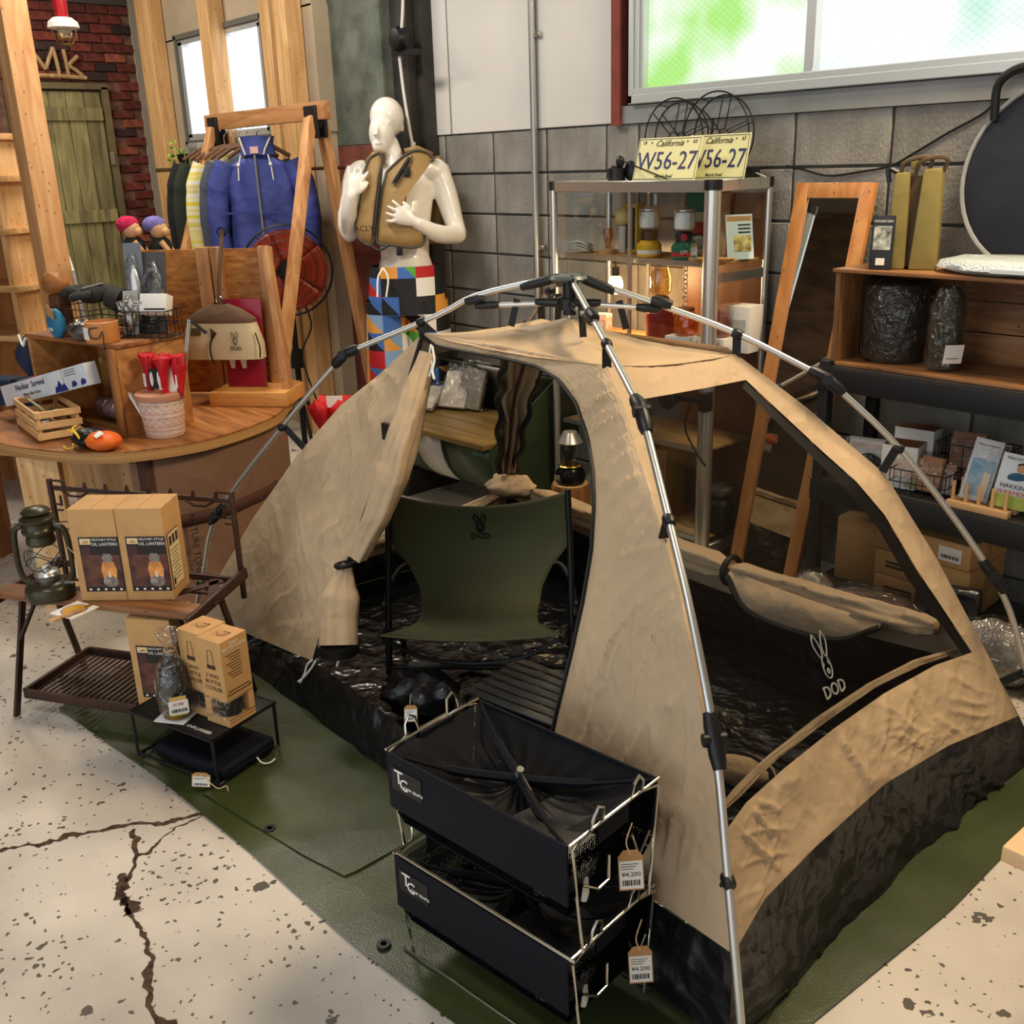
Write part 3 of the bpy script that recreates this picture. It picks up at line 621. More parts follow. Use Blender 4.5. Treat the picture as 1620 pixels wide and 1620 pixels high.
# far sides, seen through the netting
TB = .30
def wallband(fcs, z0, z1, mat, name, amp=.0, bow=.0, seed=1, nv=6):
    a, b_ = fcs; rows = []
    for j in range(nv + 1):
        row = []
        for i in range(49):
            u = i / 48; dip = bow * (1 - (2 * u - 1) ** 2); f0 = z0(u) if callable(z0) else z0; f1 = z1(u) if callable(z1) else z1
            z = f0 + (f1 - f0) * j / nv; A, B = ridge(a, z), ridge(b_, z); p = A.lerp(B, u); n = (B - A).cross(V((0, 0, 1))).normalized()
            e = min(1, 5 * min(u, 1 - u)) * math.sin(PI * j / nv); row.append(p + n * amp * e * nz(p, 7, seed))
        rows.append(row)
    return MB().grid(rows).build(name, mat, tent, True, ang=80)
for fcs, sd in ((('B', 'R'), 6), (('L', 'B'), 7)):
    zt = (lambda u: .27 - .09 * (1 - (2 * u - 1) ** 2)) if fcs[0] == 'B' else (lambda u: .16 + .05 * u - .05 * (1 - (2 * u - 1) ** 2))
    z2 = (lambda u: .37 - .06 * (1 - (2 * u - 1) ** 2)) if fcs[0] == 'B' else (lambda u: .25 + .06 * u - .05 * (1 - (2 * u - 1) ** 2))
    wallband(fcs, .012, zt, BLK, 'base_wall', .03, seed=sd)
    wallband(fcs, zt, z2, TAN, 'side_panel', .012, seed=sd + 3)
    wallband(fcs, z2, lambda u: 1.05, MESH, 'netting_window', 0)
    wallband(fcs, lambda u: 1.05, lambda u: 1.12, TAN, 'side_panel', .002)
# gathered flap with zips on the rear corner and the rolled flap along the rear sill
G = [ridge('B', z) + V((.05, -.05, 0)) for z in (1.07, .95, .8, .62, .42)]
rows = []
for i, p in enumerate(resample(G, 40)):
    t = i / 40; wd = .085 * (1 - .6 * t); rows.append([p + V((.60, .80, 0)) * (wd * (u - .5) * 2) + V((-.8, .6, 0)) * (.02 * math.sin(u * 19 + 3 * nz(p, 6))) for u in [j / 26 for j in range(27)]])
MB().grid(rows).build('gathered_flap', TANI, tent, True, ang=80, solid=.004)
for u in (0, 26):
    MB().tube([r_[u] + V((.012, -.012, 0)) + V((.6, .8, 0)) * (.008 * math.sin(i * .8)) for i, r_ in enumerate(rows)], .012, 6).build('flap_zip', ZIP, tent, True)
MB().tube([r_[13] + V((.012, -.02, 0)) for r_ in rows], .006, 6).build('flap_zip', M('dark_red_zip', (60, 26, 18), .6), tent, True)
rs_ = [ridge('B', .36).lerp(ridge('R', .36), u) + V((0, -.03, -.05 * (1 - (2 * u - 1) ** 2) - .0)) for u in [.10 + .85 * i / 12 for i in range(13)]]
roll('rolled_flap', rs_[:8], .040, TANI, 8)
roll('rolled_flap', rs_[7:], .034, TANI, 9)
MB().tube(arc(rs_[7] + V((0, 0, 0)), .045, 0, 2 * PI, 16, (0, 1, 0), (0, 0, 1)), .010, 6).build('strap', ZIP, tent, True)
hang = resample(spline([rs_[7] + V((.02, -.05, .0)), rs_[8] + V((0, -.07, -.09)), rs_[10] + V((0, -.07, -.09)), rs_[11] + V((0, -.05, -.02))], 8), 30)
MB().grid([[p for p in hang], [V((p.x, p.y + .02, p.z + .05 * math.sin(PI * i / 30) + .012)) for i, p in enumerate(hang)], [V((p.x, p.y + .035, rs_[8].z + .01)) for p in hang]]).build('hanging_flap', TANI, tent, True, ang=80, solid=.003)
MB().tube(hang, .010, 6).build('flap_zip', ZIP, tent, True)
ls_ = [ridge('L', .26).lerp(ridge('B', .31), u) + V((.03, 0, -.05 * (1 - (2 * u - 1) ** 2))) for u in [.1 + .85 * i / 12 for i in range(13)]]
roll('rolled_flap', ls_, .022, TANI, 12)
MB().ell(ridge('B', .36) + V((.10, -.07, 0)), (.11, .07, .045), rotz(R(20)), 26, 14, lambda u: 1 + .3 * nz(u, 3, 4) + .15 * nz(u, 7, 2)).build('flap_heap', TANI, tent, True, ang=80)
# tied-back door flap at the front
dr = [cast('front', x, y)[0] + V((.0, -.012, 0)) for x, y in ((684, 560), (666, 612), (647, 680), (627, 750), (602, 815), (570, 880))]
b = folded(dr, [.026 + .016 * math.sin(PI * i / 60) for i in range(61)], 3, 60); b.build('rolled_door', TAN, tent, True, ang=80)
tie = cast('front', 556, 890)[0]; lowp = [cast('front', x, y)[0] + V((0, -.015, 0)) for x, y in ((556, 892), (548, 925), (543, 975), (543, 1018))]
P = resample(lowp, 30); b = folded(lowp, [.016 + .042 * min(1, i / 12) for i in range(31)], 6, 30, deep=.10); b.build('door_flap', TAN, tent, True, ang=80)
MB().tube([P[-1] + V((0, 0, .01)), P[-1] - V((0, 0, .022))], [.064, .06], 16).build('flap_hem', ZIP, tent, True)
MB().tube(arc(tie + V((0, -.02, 0)), .028, 0, 2 * PI, 14, (1, 0, .2), (0, 1, 0)), .008, 6).build('tie_strap', ZIP, tent, True)
MB().box(cast('front', 617, 682)[0] + V((0, -.01, 0)), (.04, .012, .05)).build('tie_strap', ZIP, tent, True)
CORD = M('white_cord', (232, 230, 222), .8)
def cord(pxs, fc='front', r=.0035, lift=.025):
    P = []
    for x, y in pxs: q, n = cast(fc, x, y); P.append(q + (CAM - q).normalized() * lift)
    return MB().tube(spline(P, 5), r, 6).build('pull_cord', CORD, tent, True)
cord([(682, 545), (680, 562), (684, 578), (679, 596)]); cord([(684, 548), (687, 570), (684, 586), (687, 600)]); cord([(494, 1044), (486, 1052), (482, 1066), (475, 1080)]); cord([(499, 1046), (492, 1058), (480, 1072), (472, 1078)])
cord([(534, 1030), (536, 1042), (533, 1054)], lift=.05)
# roof
APEX = V((HUB.x, HUB.y, 1.175))
TOPS = {k: rp(k, *PROF[k][0]) for k in 'FRLB'}
for a, b_ in (('L', 'F'), ('F', 'R'), ('R', 'B'), ('B', 'L')):
    rows = []
    for i in range(25):
        t = i / 24; A, B = APEX.lerp(TOPS[a], t), APEX.lerp(TOPS[b_], t)
        rows.append([A.lerp(B, u) + V((0, 0, -.012 * math.sin(PI * t) + .022 * (1 - t) ** 3 - .012 * t * (1 - (2 * u - 1) ** 2) * (1 if t < 1 else 1) + .0022 * nz(A.lerp(B, u), 14, 3))) for u in [j / 24 for j in range(25)]])
    MB().grid(rows).build('roof_panel', TAN, tent, True, ang=80)
# hub, poles, hinges, straps
MB().lathe([(.05, 0), (.056, .006), (.05, .014), (.02, .018)], HUB + V((0, 0, -.008)), 20).build('hub_cap', M('hub_grey', (74, 84, 84), .35), tent, True)
MB().cyl(HUB + V((0, 0, -.10)), HUB + V((0, 0, 0)), .018).cyl(HUB + V((0, 0, -.085)), HUB + V((0, 0, -.055)), .034).build('hub_post', BPL, tent, True)
MB().cyl(HUB + V((0, 0, -.125)), HUB + V((0, 0, -.10)), .006).build('hub_hook', ALU, tent, True)
for k in 'FRLB':
    pts = [rp(k, s, z) for s, z in PPOLE[k]]; d = (pts[-1] - pts[0]); d.z = 0; d.normalize(); side = V((-d.y, d.x, 0))
    hi = 2 if k == 'F' else 3
    po = MB().tube(spline(pts[:hi + 1], 4), .0085, 10).tube(spline(pts[hi:], 5), .0085, 10).build('pole', ALU, tent, True)
    def joint(p, q, r, nm='joint'): MB().tube([p, p.lerp(q, .25), p.lerp(q, .75), q], [r * .8, r, r, r * .8], 10).build(nm, BPL, po, True)
    a = HUB + d * .03; joint(a, HUB.lerp(pts[1] if k == 'F' else pts[1], .18 if k == 'F' else .5) if k != 'F' else HUB + (pts[1] - HUB).normalized() * .06, .014)
    h = pts[hi]; u0 = (pts[hi - 1] - h).normalized(); u1 = (pts[hi + 1] - h).normalized()
    joint(h + u0 * .055, h - u0 * .005, .0165, 'hinge'); joint(h + u1 * .055, h - u1 * .005, .0165, 'hinge'); MB().cyl(h - side * .018, h + side * .018, .014).build('hinge_pin', BPL, po, True)
    h2 = rp(k, *(PPOLE[k][5 if k == 'F' else 5])); u0 = (rp(k, *PPOLE[k][4]) - h2).normalized()
    joint(h2 + u0 * .05, h2 - u0 * .055, .016, 'hinge'); MB().cyl(h2 - side * .022, h2 + side * .022, .013).build('hinge_pin', BPL, po, True)
    sl = rp(k, .19, 1.236); lo = HUB + V((0, 0, -.07))
    MB().tube([lo + d * .03, sl + V((0, 0, -.018))], .0075, 10).build('strut', ALU, po, True)
    joint(sl - d * .025 + V((0, 0, .004)), sl + d * .03 - V((0, 0, .008)), .0155, 'slider'); joint(lo + d * .02, lo.lerp(sl, .35), .012)
    joint(lo.lerp(sl, .74) - V((0, 0, .012)), sl - V((0, 0, .02)), .012)
    def strap(p, q, wd=.022):
        MB().beam(p + V((0, 0, .008)), q, wd, .005, d if k in 'FB' else side).build('strap', ZIP, tent, True); joint(p - (pts[2] - pts[1]).normalized() * .014, p + (pts[2] - pts[1]).normalized() * .014, .0135, 'clip')
    s0 = PROF[k][0]; pz = np.interp(s0[0], [s for s, z in PPOLE[k]], [z for s, z in PPOLE[k]]); strap(rp(k, s0[0], pz), TOPS[k] - V((0, 0, .01)))
    mid = lo.lerp(sl, .55); MB().beam(mid + V((0, 0, .006)), V((mid.x, mid.y, APEX.z - .012)) + d * .02, .018, .005, d if k in 'FB' else side).build('strap', ZIP, tent, True)
    for s, zz in ((.665, None), (.95, None)):
        pz = np.interp(s, [q[0] for q in PPOLE[k]], [q[1] for q in PPOLE[k]]); a = rp(k, s, pz); zb = np.interp(-1 * s, [0], [0])
        e = min([rp(k, q[0], q[1]) for q in PROF[k]] + [ridge(k, z_ / 40) for z_ in range(4, 44)], key=lambda v_: (v_ - a).length)
        strap(a, e)
    MB().box(FEET[k] + V((0, 0, .014)) + d * .02, (.05, .05, .012), math.atan2(d.y, d.x)).build('foot', BPL, po, True)
# floor of the tent
rows = []
for i in range(61):
    z = .018; row = []
    for j in range(61):
        jj = .01 + .945 * j / 60; A = FEET['L'].lerp(FEET['F'], jj); B = FEET['B'].lerp(FEET['R'], jj); p = A.lerp(B, .045 + .945 * i / 60)
        e = min(1, 8 * min(i / 60, 1 - i / 60), 8 * min(j / 60, 1 - j / 60)); row.append(V((p.x, p.y, .018 + e * (.012 + .010 * nz(p, 9, 3) + .006 * nz(p, 23, 8)))))
    rows.append(row)
MB().grid(rows).build('groundsheet', BLKF, tent, True, ang=80)
# emblem printed on the inside of the far base wall
EMB = M('grey_print', (150, 148, 142), .7)
q, n = cast('right', 1303, 1046)
ux = (cast('right', 1335, 1030)[0] - q).normalized(); uy = (cast('right', 1282, 990)[0] - q).normalized(); nn = n if n.dot(CAM - q) > 0 else -n
rabbit(tent, EMB, q + nn * .004, ux, uy, .066, .0018, True)
# ------------------------------------------------------------------ small shared builders
def barcode(par, o, X, Y, wd, h, w=False):
    X = V(X).normalized(); Y = V(Y).normalized(); b = MB(); x = 0; Z = X.cross(Y); rr = random.Random(3)
    while x < wd:
        k = rr.choice((.03, .05, .08)) * wd; b.prism([(x, 0), (x + k, 0), (x + k, h), (x, h)], V(o), X, Y, .0003); x += k + rr.choice((.03, .05)) * wd
    return b.build('barcode', INK, par, w)
def price_tag(name, label, o, X, Y, wd, h, price, group=None, string=None):
    """kraft tag with a white price sticker; X across, Y up, o = centre of the lower edge"""
    X = V(X).normalized(); Y = V(Y); Y = (Y - X * Y.dot(X)).normalized(); Z = X.cross(Y); o = V(o)
    t = thing(name, label, 'tag', o, 0, group)
    MB().prism([(-wd / 2, 0), (wd / 2, 0), (wd / 2, h * .84), (wd * .28, h), (-wd * .28, h), (-wd / 2, h * .84)], o - Z * .0008, X, Y, .0012).build('card', TAGC, t, True)
    MB().prism([(-wd * .46, h * .04), (wd * .46, h * .04), (wd * .46, h * .74), (-wd * .46, h * .74)], o + Z * .0004, X, Y, .0004).build('sticker', PAPER, t, True)
    barcode(t, o + Z * .0009 - X * wd * .38 + Y * h * .12, X, Y, wd * .7, h * .14, True)
    if price: text(price, h * .15, INK, t, o + Z * .0011 + Y * h * .40, X, Y, 'price', w=True, ext=.0002)
    for k in range(3): MB().prism([(-wd * .4, h * (.53 + k * .06)), (wd * (.1 + .1 * k), h * (.53 + k * .06)), (wd * (.1 + .1 * k), h * (.55 + k * .06)), (-wd * .4, h * (.55 + k * .06))], o + Z * .0008, X, Y, .0003).build('print_line', INKG, t, True)
    if string: MB().tube(spline([o + Y * h * .9 + Z * .001] + [V(p) for p in string], 5), .0013, 5).build('string', M('jute_string', (214, 190, 150), .9), t, True)
    return t

# ------------------------------------------------------------------ camp chair inside the tent
OLV = fabric('olive_canvas', (84, 84, 56), rough=.8, var=.05, crease=.12, cs=3, fine=.35)
ch = thing('camp_chair', 'low olive canvas sling chair standing inside the tent doorway', 'chair', (-2.35, 1.816, .03), R(46.2))
prof = spline([V((0, .142, .575)), V((0, .158, .50)), V((0, .165, .40)), V((0, .15, .30)), V((0, .10, .215)), V((0, .0, .195)), V((0, -.13, .215)), V((0, -.234, .25))], 6)
L_ = [0]
for a, b_ in zip(prof, prof[1:]): L_.append(L_[-1] + (b_ - a).length)
rows = []
for i, p in enumerate(prof):
    t = L_[i] / L_[-1]; hw = np.interp(t, [0, .12, .22, .28, .36, .46, .58, .66, .74, .82, .9, 1], [.292, .292, .292, .282, .235, .2, .188, .187, .195, .225, .255, .268])
    sag = np.interp(t, [0, .15, .45, .7, 1], [.05, .035, .012, .012, .018]); row = []
    for j in range(33):
        u = j / 16 - 1; row.append(V((hw * u, p.y + .045 * (1 - u * u) * (t < .55) * math.sin(PI * min(1, t / .5)), p.z - sag * (1 - u * u))))
    rows.append(row)
MB().grid(rows).build('sling', OLV, ch, ang=80, solid=.005)
MB().tube([r_[0] for r_ in rows], .003, 6).build('sling_edge', OLV, ch); MB().tube([r_[-1] for r_ in rows], .003, 6).build('sling_edge', OLV, ch)
for s in (-1, 1):
    MB().tube(spline([V((s * .29, .146, .578)), V((s * .296, .12, .4)), V((s * .299, .06, .2)), V((s * .30, 0, .0))], 6), .0105, 10).build('back_leg', BMT, ch)
    MB().tube(spline([V((s * .272, -.24, .235)), V((s * .276, -.16, .225)), V((s * .282, .05, .12)), V((s * .29, .24, .0))], 6), .0105, 10).build('seat_leg', BMT, ch)
    MB().tube(spline([V((s * .20, .2, .285)), V((s * .26, .2, .30)), V((s * .3, .12, .26)), V((s * .31, .03, .19))], 6), .009, 8).build('side_bow', BMT, ch)
    MB().box((s * .312, .06, .2), (.012, .03, .05)).build('bracket', BMT, ch, bevel=.003)
MB().tube(spline([V((-.265, -.225, .235)), V((-.15, -.2, .16)), V((0, -.19, .135)), V((.15, -.2, .16)), V((.265, -.225, .235))], 8), .0065, 8).build('front_bow', BMT, ch)
MB().tube([V((-.3, .005, .02)), V((.3, .005, .02))], .009, 8).build('stretcher', BMT, ch)
def onsl(p):
    u = p.x / .29; zz = p.z - .03; return V((p.x, .142 + (.575 - zz) * .42 - .016, zz))
rabbit(ch, M('emblem_black', (8, 8, 8), .8), V((0, .19, .478)), (1, 0, 0), (0, 0, 1), .046, .0024, surf=onsl)

# ------------------------------------------------------------------ stacked mesh crates
CM_ = net('crate_mesh', (12, 12, 14), .75, 150)
LID = net('lid_mesh', (40, 40, 42), .72, 0)
def crate(label, loc, rz):
    t = thing('mesh_crate', label, 'crate', loc, rz, None); W, D = .455, .262; z1 = .25; z0 = .085
    def side(y, nm, hgt):
        b = MB(); b.box((0, y, z1 - hgt / 2), (W + .004, .006, hgt)); return b.build(nm, NAVY, t, bevel=.002)
    fb = side(-D / 2, 'front_board', .125); side(D / 2, 'back_board', .125)
    for s in (-1, 1):
        MB().grid([[V((s * W / 2, -D / 2, z1 - .02)), V((s * W / 2, D / 2, z1 - .02))], [V((s * W * .47, -D * .44, z0)), V((s * W * .47, D * .44, z0))]]).build('end_mesh', CM_, t)
        MB().box((s * (W / 2 - .002), 0, z1 - .022), (.006, .09, .05)).build('end_patch', NAVY, t, bevel=.002)
    for s in (-1, 1): MB().grid([[V((-W / 2, s * D / 2, z1 - .12)), V((W / 2, s * D / 2, z1 - .12))], [V((-W * .47, s * D * .44, z0)), V((W * .47, s * D * .44, z0))]]).build('side_mesh', CM_, t)
    MB().box((0, 0, z0), (W * .94, D * .88, .004)).build('bottom', NAVY, t)
    # gathered lid: pleated net drawn to a cord stop
    rows = []; ring = resample([V((-W / 2, -D / 2, 0)), V((W / 2, -D / 2, 0)), V((W / 2, D / 2, 0)), V((-W / 2, D / 2, 0)), V((-W / 2, -D / 2, 0))], 96)
    c0 = V((.0, .005, -.035))
    for k in range(13):
        q = k / 12; rows.append([ring[i].lerp(c0, q) + V((0, 0, -.045 * math.sin(PI * q) * .8 + .010 * math.sin(i * 1.31) * math.sin(PI * q) + .008 * nz(ring[i].lerp(c0, q), 20, 2))) + V((0, 0, z1 - .006)) for i in range(97)])
    MB().grid(rows).build('drawstring_lid', LID, t, ang=80)
    for sx, sy in ((-1, -1), (1, -1), (1, 1), (-1, 1)): MB().tube(spline([V((sx * W / 2, sy * D / 2, z1 - .004)), V((sx * W / 4, sy * D / 4, z1 - .028)), V((0, .005, z1 - .036))], 6), [.004] * 6 + [.010] * 7, 6).build('lid_fold', NAVY, t)
    MB().tube(spline([V((0, .005, z1 - .05)), V((.004, 0, z1 - .02)), V((.02, -.01, z1 - .015)), V((.05, -.02, z1 - .03))], 6), .004, 6).build('drawcord', ZIP, t)
    MB().cyl((-.004, .004, z1 - .03), (.006, 0, z1 - .008), .007).build('cord_stop', M('cord_stop_grey', (120, 118, 108), .4), t)
    for i, (x, y, rz_) in enumerate(((-.10, -.02, .3), (.06, .03, -.2), (.15, -.04, .5))):
        MB().box((x, y, z0 + .035), (.10, .13, .055), rz_).build('packet', M('white_packet', (206, 206, 202), .5, var=.1, vs=20), t, bevel=.008)
    lg = MB().box((-W / 2 + .055, -D / 2 - .004, z1 - .05), (.085, .0012, .05)).build('logo_patch', M('logo_black', (14, 14, 15), .5), fb)
    text('T', .042, WHITE, fb, (-W / 2 + .034, -D / 2 - .0052, z1 - .044), (1, 0, 0), (0, 0, 1)); text('C', .036, WHITE, fb, (-W / 2 + .048, -D / 2 - .0054, z1 - .056), (1, 0, 0), (0, 0, 1))
    text('CAMP CRAFTS', .0085, WHITE, fb, (-W / 2 + .074, -D / 2 - .0054, z1 - .060), (1, 0, 0), (0, 0, 1))
    for s in (-1, 1):
        x = s * (W / 2 + .008); o = s * .004
        leg = [V((x, -.10, .012)), V((x, -.115, z1 * .55)), V((x, -.125, z1 - .01)), V((x, -.075, z1 + .004)), V((x + o, -.072, z1 + .03)), V((x + o, -.06, z1 + .045)), V((x + o, -.045, z1 + .035)), V((x, -.04, z1 + .006)), V((x, .04, z1 + .006)),
               V((x + o, .045, z1 + .035)), V((x + o, .06, z1 + .045)), V((x + o, .072, z1 + .03)), V((x, .075, z1 + .004)), V((x, .125, z1 - .01)), V((x, .115, z1 * .55)), V((x, .10, .012))]
        MB().tube(leg, .003, 7).build('end_wire', STEEL, t)
        MB().tube([V((x, -.10, z1 * .62)), V((x + o, -.06, z1 * .50)), V((x + o, -.03, z1 * .52)), V((x + o, -.03, z1 * .72))], .003, 7).build('hook_wire', STEEL, t); MB().tube([V((x, .10, z1 * .62)), V((x + o, .06, z1 * .50)), V((x + o, .04, z1 * .72))], .003, 7).build('hook_wire', STEEL, t)
    for y in (-.122, .122): MB().tube([V((-W / 2 - .008, y, .004)), V((W / 2 + .008, y, .004))], .003, 7).build('foot_wire', STEEL, t)
    for s in (-1, 1): MB().tube([V((s * (W / 2 + .006), -D / 2 + .0, z1 + .002)), V((s * (W / 2 + .006), D / 2, z1 + .002))], .003, 7).build('rim_wire', STEEL, t)
    return t
cr2 = crate('lower black mesh crate of the two stacked in front of the tent', (-1.307, 1.088, .008), R(7.5))
cr1 = crate('upper black mesh crate of the two stacked in front of the tent', (-1.293, 1.080, .262), R(7.1))
for nm, lab, px, zz, pr in (('price_tag', 'kraft price tag hanging from the upper mesh crate', (1000, 1408), .335, '¥4,200'), ('price_tag', 'kraft price tag hanging from the lower mesh crate', (1015, 1555), .105, '¥4,200')):
    o = onz(px[0], px[1], zz)
    price_tag(nm, lab, o, (.64, .77, .05), (-.06, -.02, 1), .046, .085, pr, None, [o + V((-.012, -.004, .10)), o + V((-.02, .02, .125))])

# ------------------------------------------------------------------ things on the tent floor
rk = thing('field_rack', 'grey slatted metal field rack lying on the tent floor', 'rack', onz(850, 1112, .05) + V((-.02, .02, -.02)), R(10))
GRY = M('grey_metal', (112, 112, 108), .4, .5)
for k in range(7): MB().box((0, -.12 + .04 * k, .045), (.36, .028, .008)).build('slat', GRY, rk, bevel=.003)
for s in (-1, 1): MB().box((s * .175, 0, .030), (.012, .28, .022)).build('rail', ALU, rk, bevel=.002)
for s in (-1, 1): MB().tube([V((s * .16, -.14, .04)), V((s * .16, -.15, .0)), V((s * .16, .15, .0)), V((s * .16, .14, .04))], .004, 6).build('leg_wire', BMT, rk)
bgp = onz(648, 1108, .10)
bg = thing('stuff_sack', 'black drawstring sack slumped just inside the tent sill', 'sack', (bgp.x, bgp.y + .04, .035), R(30))
MB().ell((0, 0, .075), (.12, .09, .066), None, 24, 14, lambda u: 1 + .25 * nz(u, 2.2, 4) + .12 * nz(u, 5, 6)).build('bag', BLK, bg, ang=80)
MB().ell((.09, -.03, .10), (.04, .035, .036), None, 16, 10, lambda u: 1 + .3 * nz(u, 3, 9)).build('gathered_neck', BLK, bg, ang=80)
o = onz(650, 1142, .17); price_tag('price_tag', 'small kraft tag tied to the black sack', o, (.64, .77, 0), (-.3, .3, .7), .036, .045, None, None, [o + V((-.015, .012, .05)), o + V((-.02, .02, .07))])
pc = onz(1165, 1245, .06)
po_ = thing('storage_pouch', 'small tan pouch with black piping lying on the tent floor', 'pouch', (pc.x - .02, pc.y + .05, .035), R(20))
MB().ell((0, 0, .045), (.09, .05, .045), None, 22, 12, lambda u: 1 + .1 * nz(u, 3)).build('body', TANI, po_, ang=80)
MB().tube([V((.088 * math.cos(a), .03 * math.sin(a) - .028, .05 + .042 * math.sin(a))) for a in [2 * PI * k / 24 for k in range(25)]], .006, 6).build('piping', ZIP, po_)

# ------------------------------------------------------------------ brown steel table and its goods
BRN = M('brown_steel', (62, 40, 30), .5, .3, var=.15, vs=30)
BRN2 = wood('burnt_wood', (158, 106, 62), (88, 52, 28), 'X', 9, rnd=.02)
RZT = R(32.2); TC = V((-3.0, .935, 0))
bt = thing('display_table', 'low brown steel display table with a wood front edge and a hanging rail', 'table', TC, RZT)
MB().box((-.01, -.105, .40), (.70, .075, .022)).build('wood_plank', BRN2, bt, bevel=.006)
for y, hh in ((-.062, .02), (.145, .02)): MB().box((-.01, y, .395), (.70, .012, hh)).build('rail', BRN, bt, bevel=.002)
for s in (-1, 1): MB().beam((s * .345, -.16, .388), (s * .345, .16, .42 if s > 0 else .40), .014, .035).build('end_bar', BRN, bt, bevel=.003)
for k in range(9): MB().box((-.30 + .075 * k, .042, .398), (.03, .20, .006), R(-35 if k % 2 else 30)).build('slat', BRN, bt, bevel=.001, seg=1)
MB().box((-.01, .042, .392), (.68, .012, .008)).build('slat', BRN, bt)
for s in (-1, 1):
    MB().beam((s * .315, -.06, .39), (s * .33, -.17, .0), .022, .010, (1, 0, 0)).build('leg', BRN, bt, bevel=.002)
    MB().beam((s * .315, .05, .39), (s * .33, .15, .0), .022, .010, (1, 0, 0)).build('leg', BRN, bt, bevel=.002)
    MB().beam((s * .315, -.11, .24), (s * .25, -.07, .385), .012, .008, (1, 0, 0)).build('brace', BRN, bt)
    p = MB().box((s * .335, .15, .51), (.014, .014, .35)).build('post', BRN, bt, bevel=.002)
    MB().box((s * .335 - s * .02, .15, .60), (.03, .006, .006)).box((s * .335 - s * .033, .15, .613), (.006, .006, .035)).box((s * .335 - s * .02, .15, .58), (.03, .006, .006)).build('side_hook', BRN, p)
rail = MB().box((0, .15, .655), (.67, .008, .016)).build('hanging_rail', BRN, bt, bevel=.002)
for k in range(8): MB().prism([(-.008, 0), (.008, 0), (.003, .022), (-.002, .022)], V((-.28 + .08 * k, .146, .66)), (1, 0, 0), (0, 0, 1), -.006).build('tooth', BRN, rail)
for x in (-.24, .22): MB().tube([V((x - .05, .148, .648)), V((x - .02, .148, .632)), V((x + .02, .148, .632)), V((x + .05, .148, .648))], .004, 6).build('bent_bar', BRN, rail)
for x in (-.31, .31): MB().tube([V((x - .03, .148, .672)), V((x - .02, .148, .68)), V((x + .02, .148, .68)), V((x + .03, .148, .665))], .004, 6).build('bent_bar', BRN, rail)
sh = MB().box((-.02, -.15, .075), (.56, .012, .03)).box((-.02, .15, .075), (.56, .012, .03)).box((-.30, 0, .075), (.012, .30, .03)).box((.26, 0, .075), (.012, .30, .03)).build('lower_shelf', BRN, bt, bevel=.002)
for k in range(26): MB().box((-.285 + .0212 * k, 0, .067), (.011, .29, .005)).build('slat', BRN, sh)
MB().box((-.02, 0, .045), (.55, .02, .02)).box((-.28, 0, .025), (.02, .02, .05)).box((.24, 0, .025), (.02, .02, .05)).build('shelf_leg', BRN, sh)
def tb(x, y, z=.411): return TC + rotz(RZT) @ V((x, y, z))
def lantern(name, label, loc, mat, gl, h=.27, rz=0, dark=False):
    t = thing(name, label, 'lantern', loc, rz); k = h / .27
    def lt(nm, pr, m_, n=24): return MB().lathe([(r * k, z * k) for r, z in pr], (0, 0, 0), n).build(nm, m_, t)
    lt('fuel_tank', [(.06, 0), (.066, .004), (.067, .03), (.062, .042), (.045, .052), (.028, .056)], mat)
    lt('burner', [(.03, .056), (.032, .066), (.036, .072), (.03, .08), (.014, .084), (.012, .094)], ALU)
    lt('glass_globe', [(.030, .078), (.043, .095), (.047, .115), (.043, .14), (.034, .158), (.031, .165)], gl)
    lt('chimney', [(.036, .162), (.04, .168), (.038, .182), (.034, .19), (.044, .196), (.046, .205), (.04, .212), (.038, .225), (.046, .23), (.047, .238), (.03, .25), (.018, .252)], mat)
    lt('cap', [(.034, .252), (.04, .256), (.03, .266), (.008, .27)], mat)
    for s in (-1, 1): MB().tube([p * k for p in spline([V((s * .05, 0, .045)), V((s * .068, 0, .06)), V((s * .076, 0, .10)), V((s * .074, 0, .17)), V((s * .066, 0, .205)), V((s * .044, 0, .215))], 6)], .0085 * k, 10).build('side_tube', mat, t)
    b = MB()
    for q in range(2): b.tube([V((.050 * math.cos(a), .050 * math.sin(a), .118 + (.022 if q else -.022) * math.cos(2 * a))) * k for a in [2 * PI * j / 24 for j in range(25)]], .0014 * k, 5)
    b.build('guard_wire', BMT, t)
    MB().tube([p * k for p in spline([V((-.08, 0, .20)), V((-.085, .03, .21)), V((-.04, .07, .2)), V((.04, .07, .2)), V((.085, .03, .21)), V((.08, 0, .20))], 6)], .0018 * k, 5).build('bail_handle', BMT, t)
    MB().tube([V((.055, -.02, .05)) * k, V((.085, -.03, .055)) * k], .004 * k, 6).build('wick_knob', ALU, t)
    return t
OLM = M('olive_enamel', (62, 58, 40), .32, .4)
lantern('oil_lantern', 'dark olive oil lantern with clear globe on the brown display table', onz(82, 944, .411), OLM, GLASS, .285, R(50))
o = onz(128, 905, .50); price_tag('price_tag', 'price tag hanging from the olive oil lantern', o + V((0, 0, -.02)), (.64, .77, 0), (-.12, -.02, 1), .03, .07, None, None, [o + V((-.02, -.02, .08))])
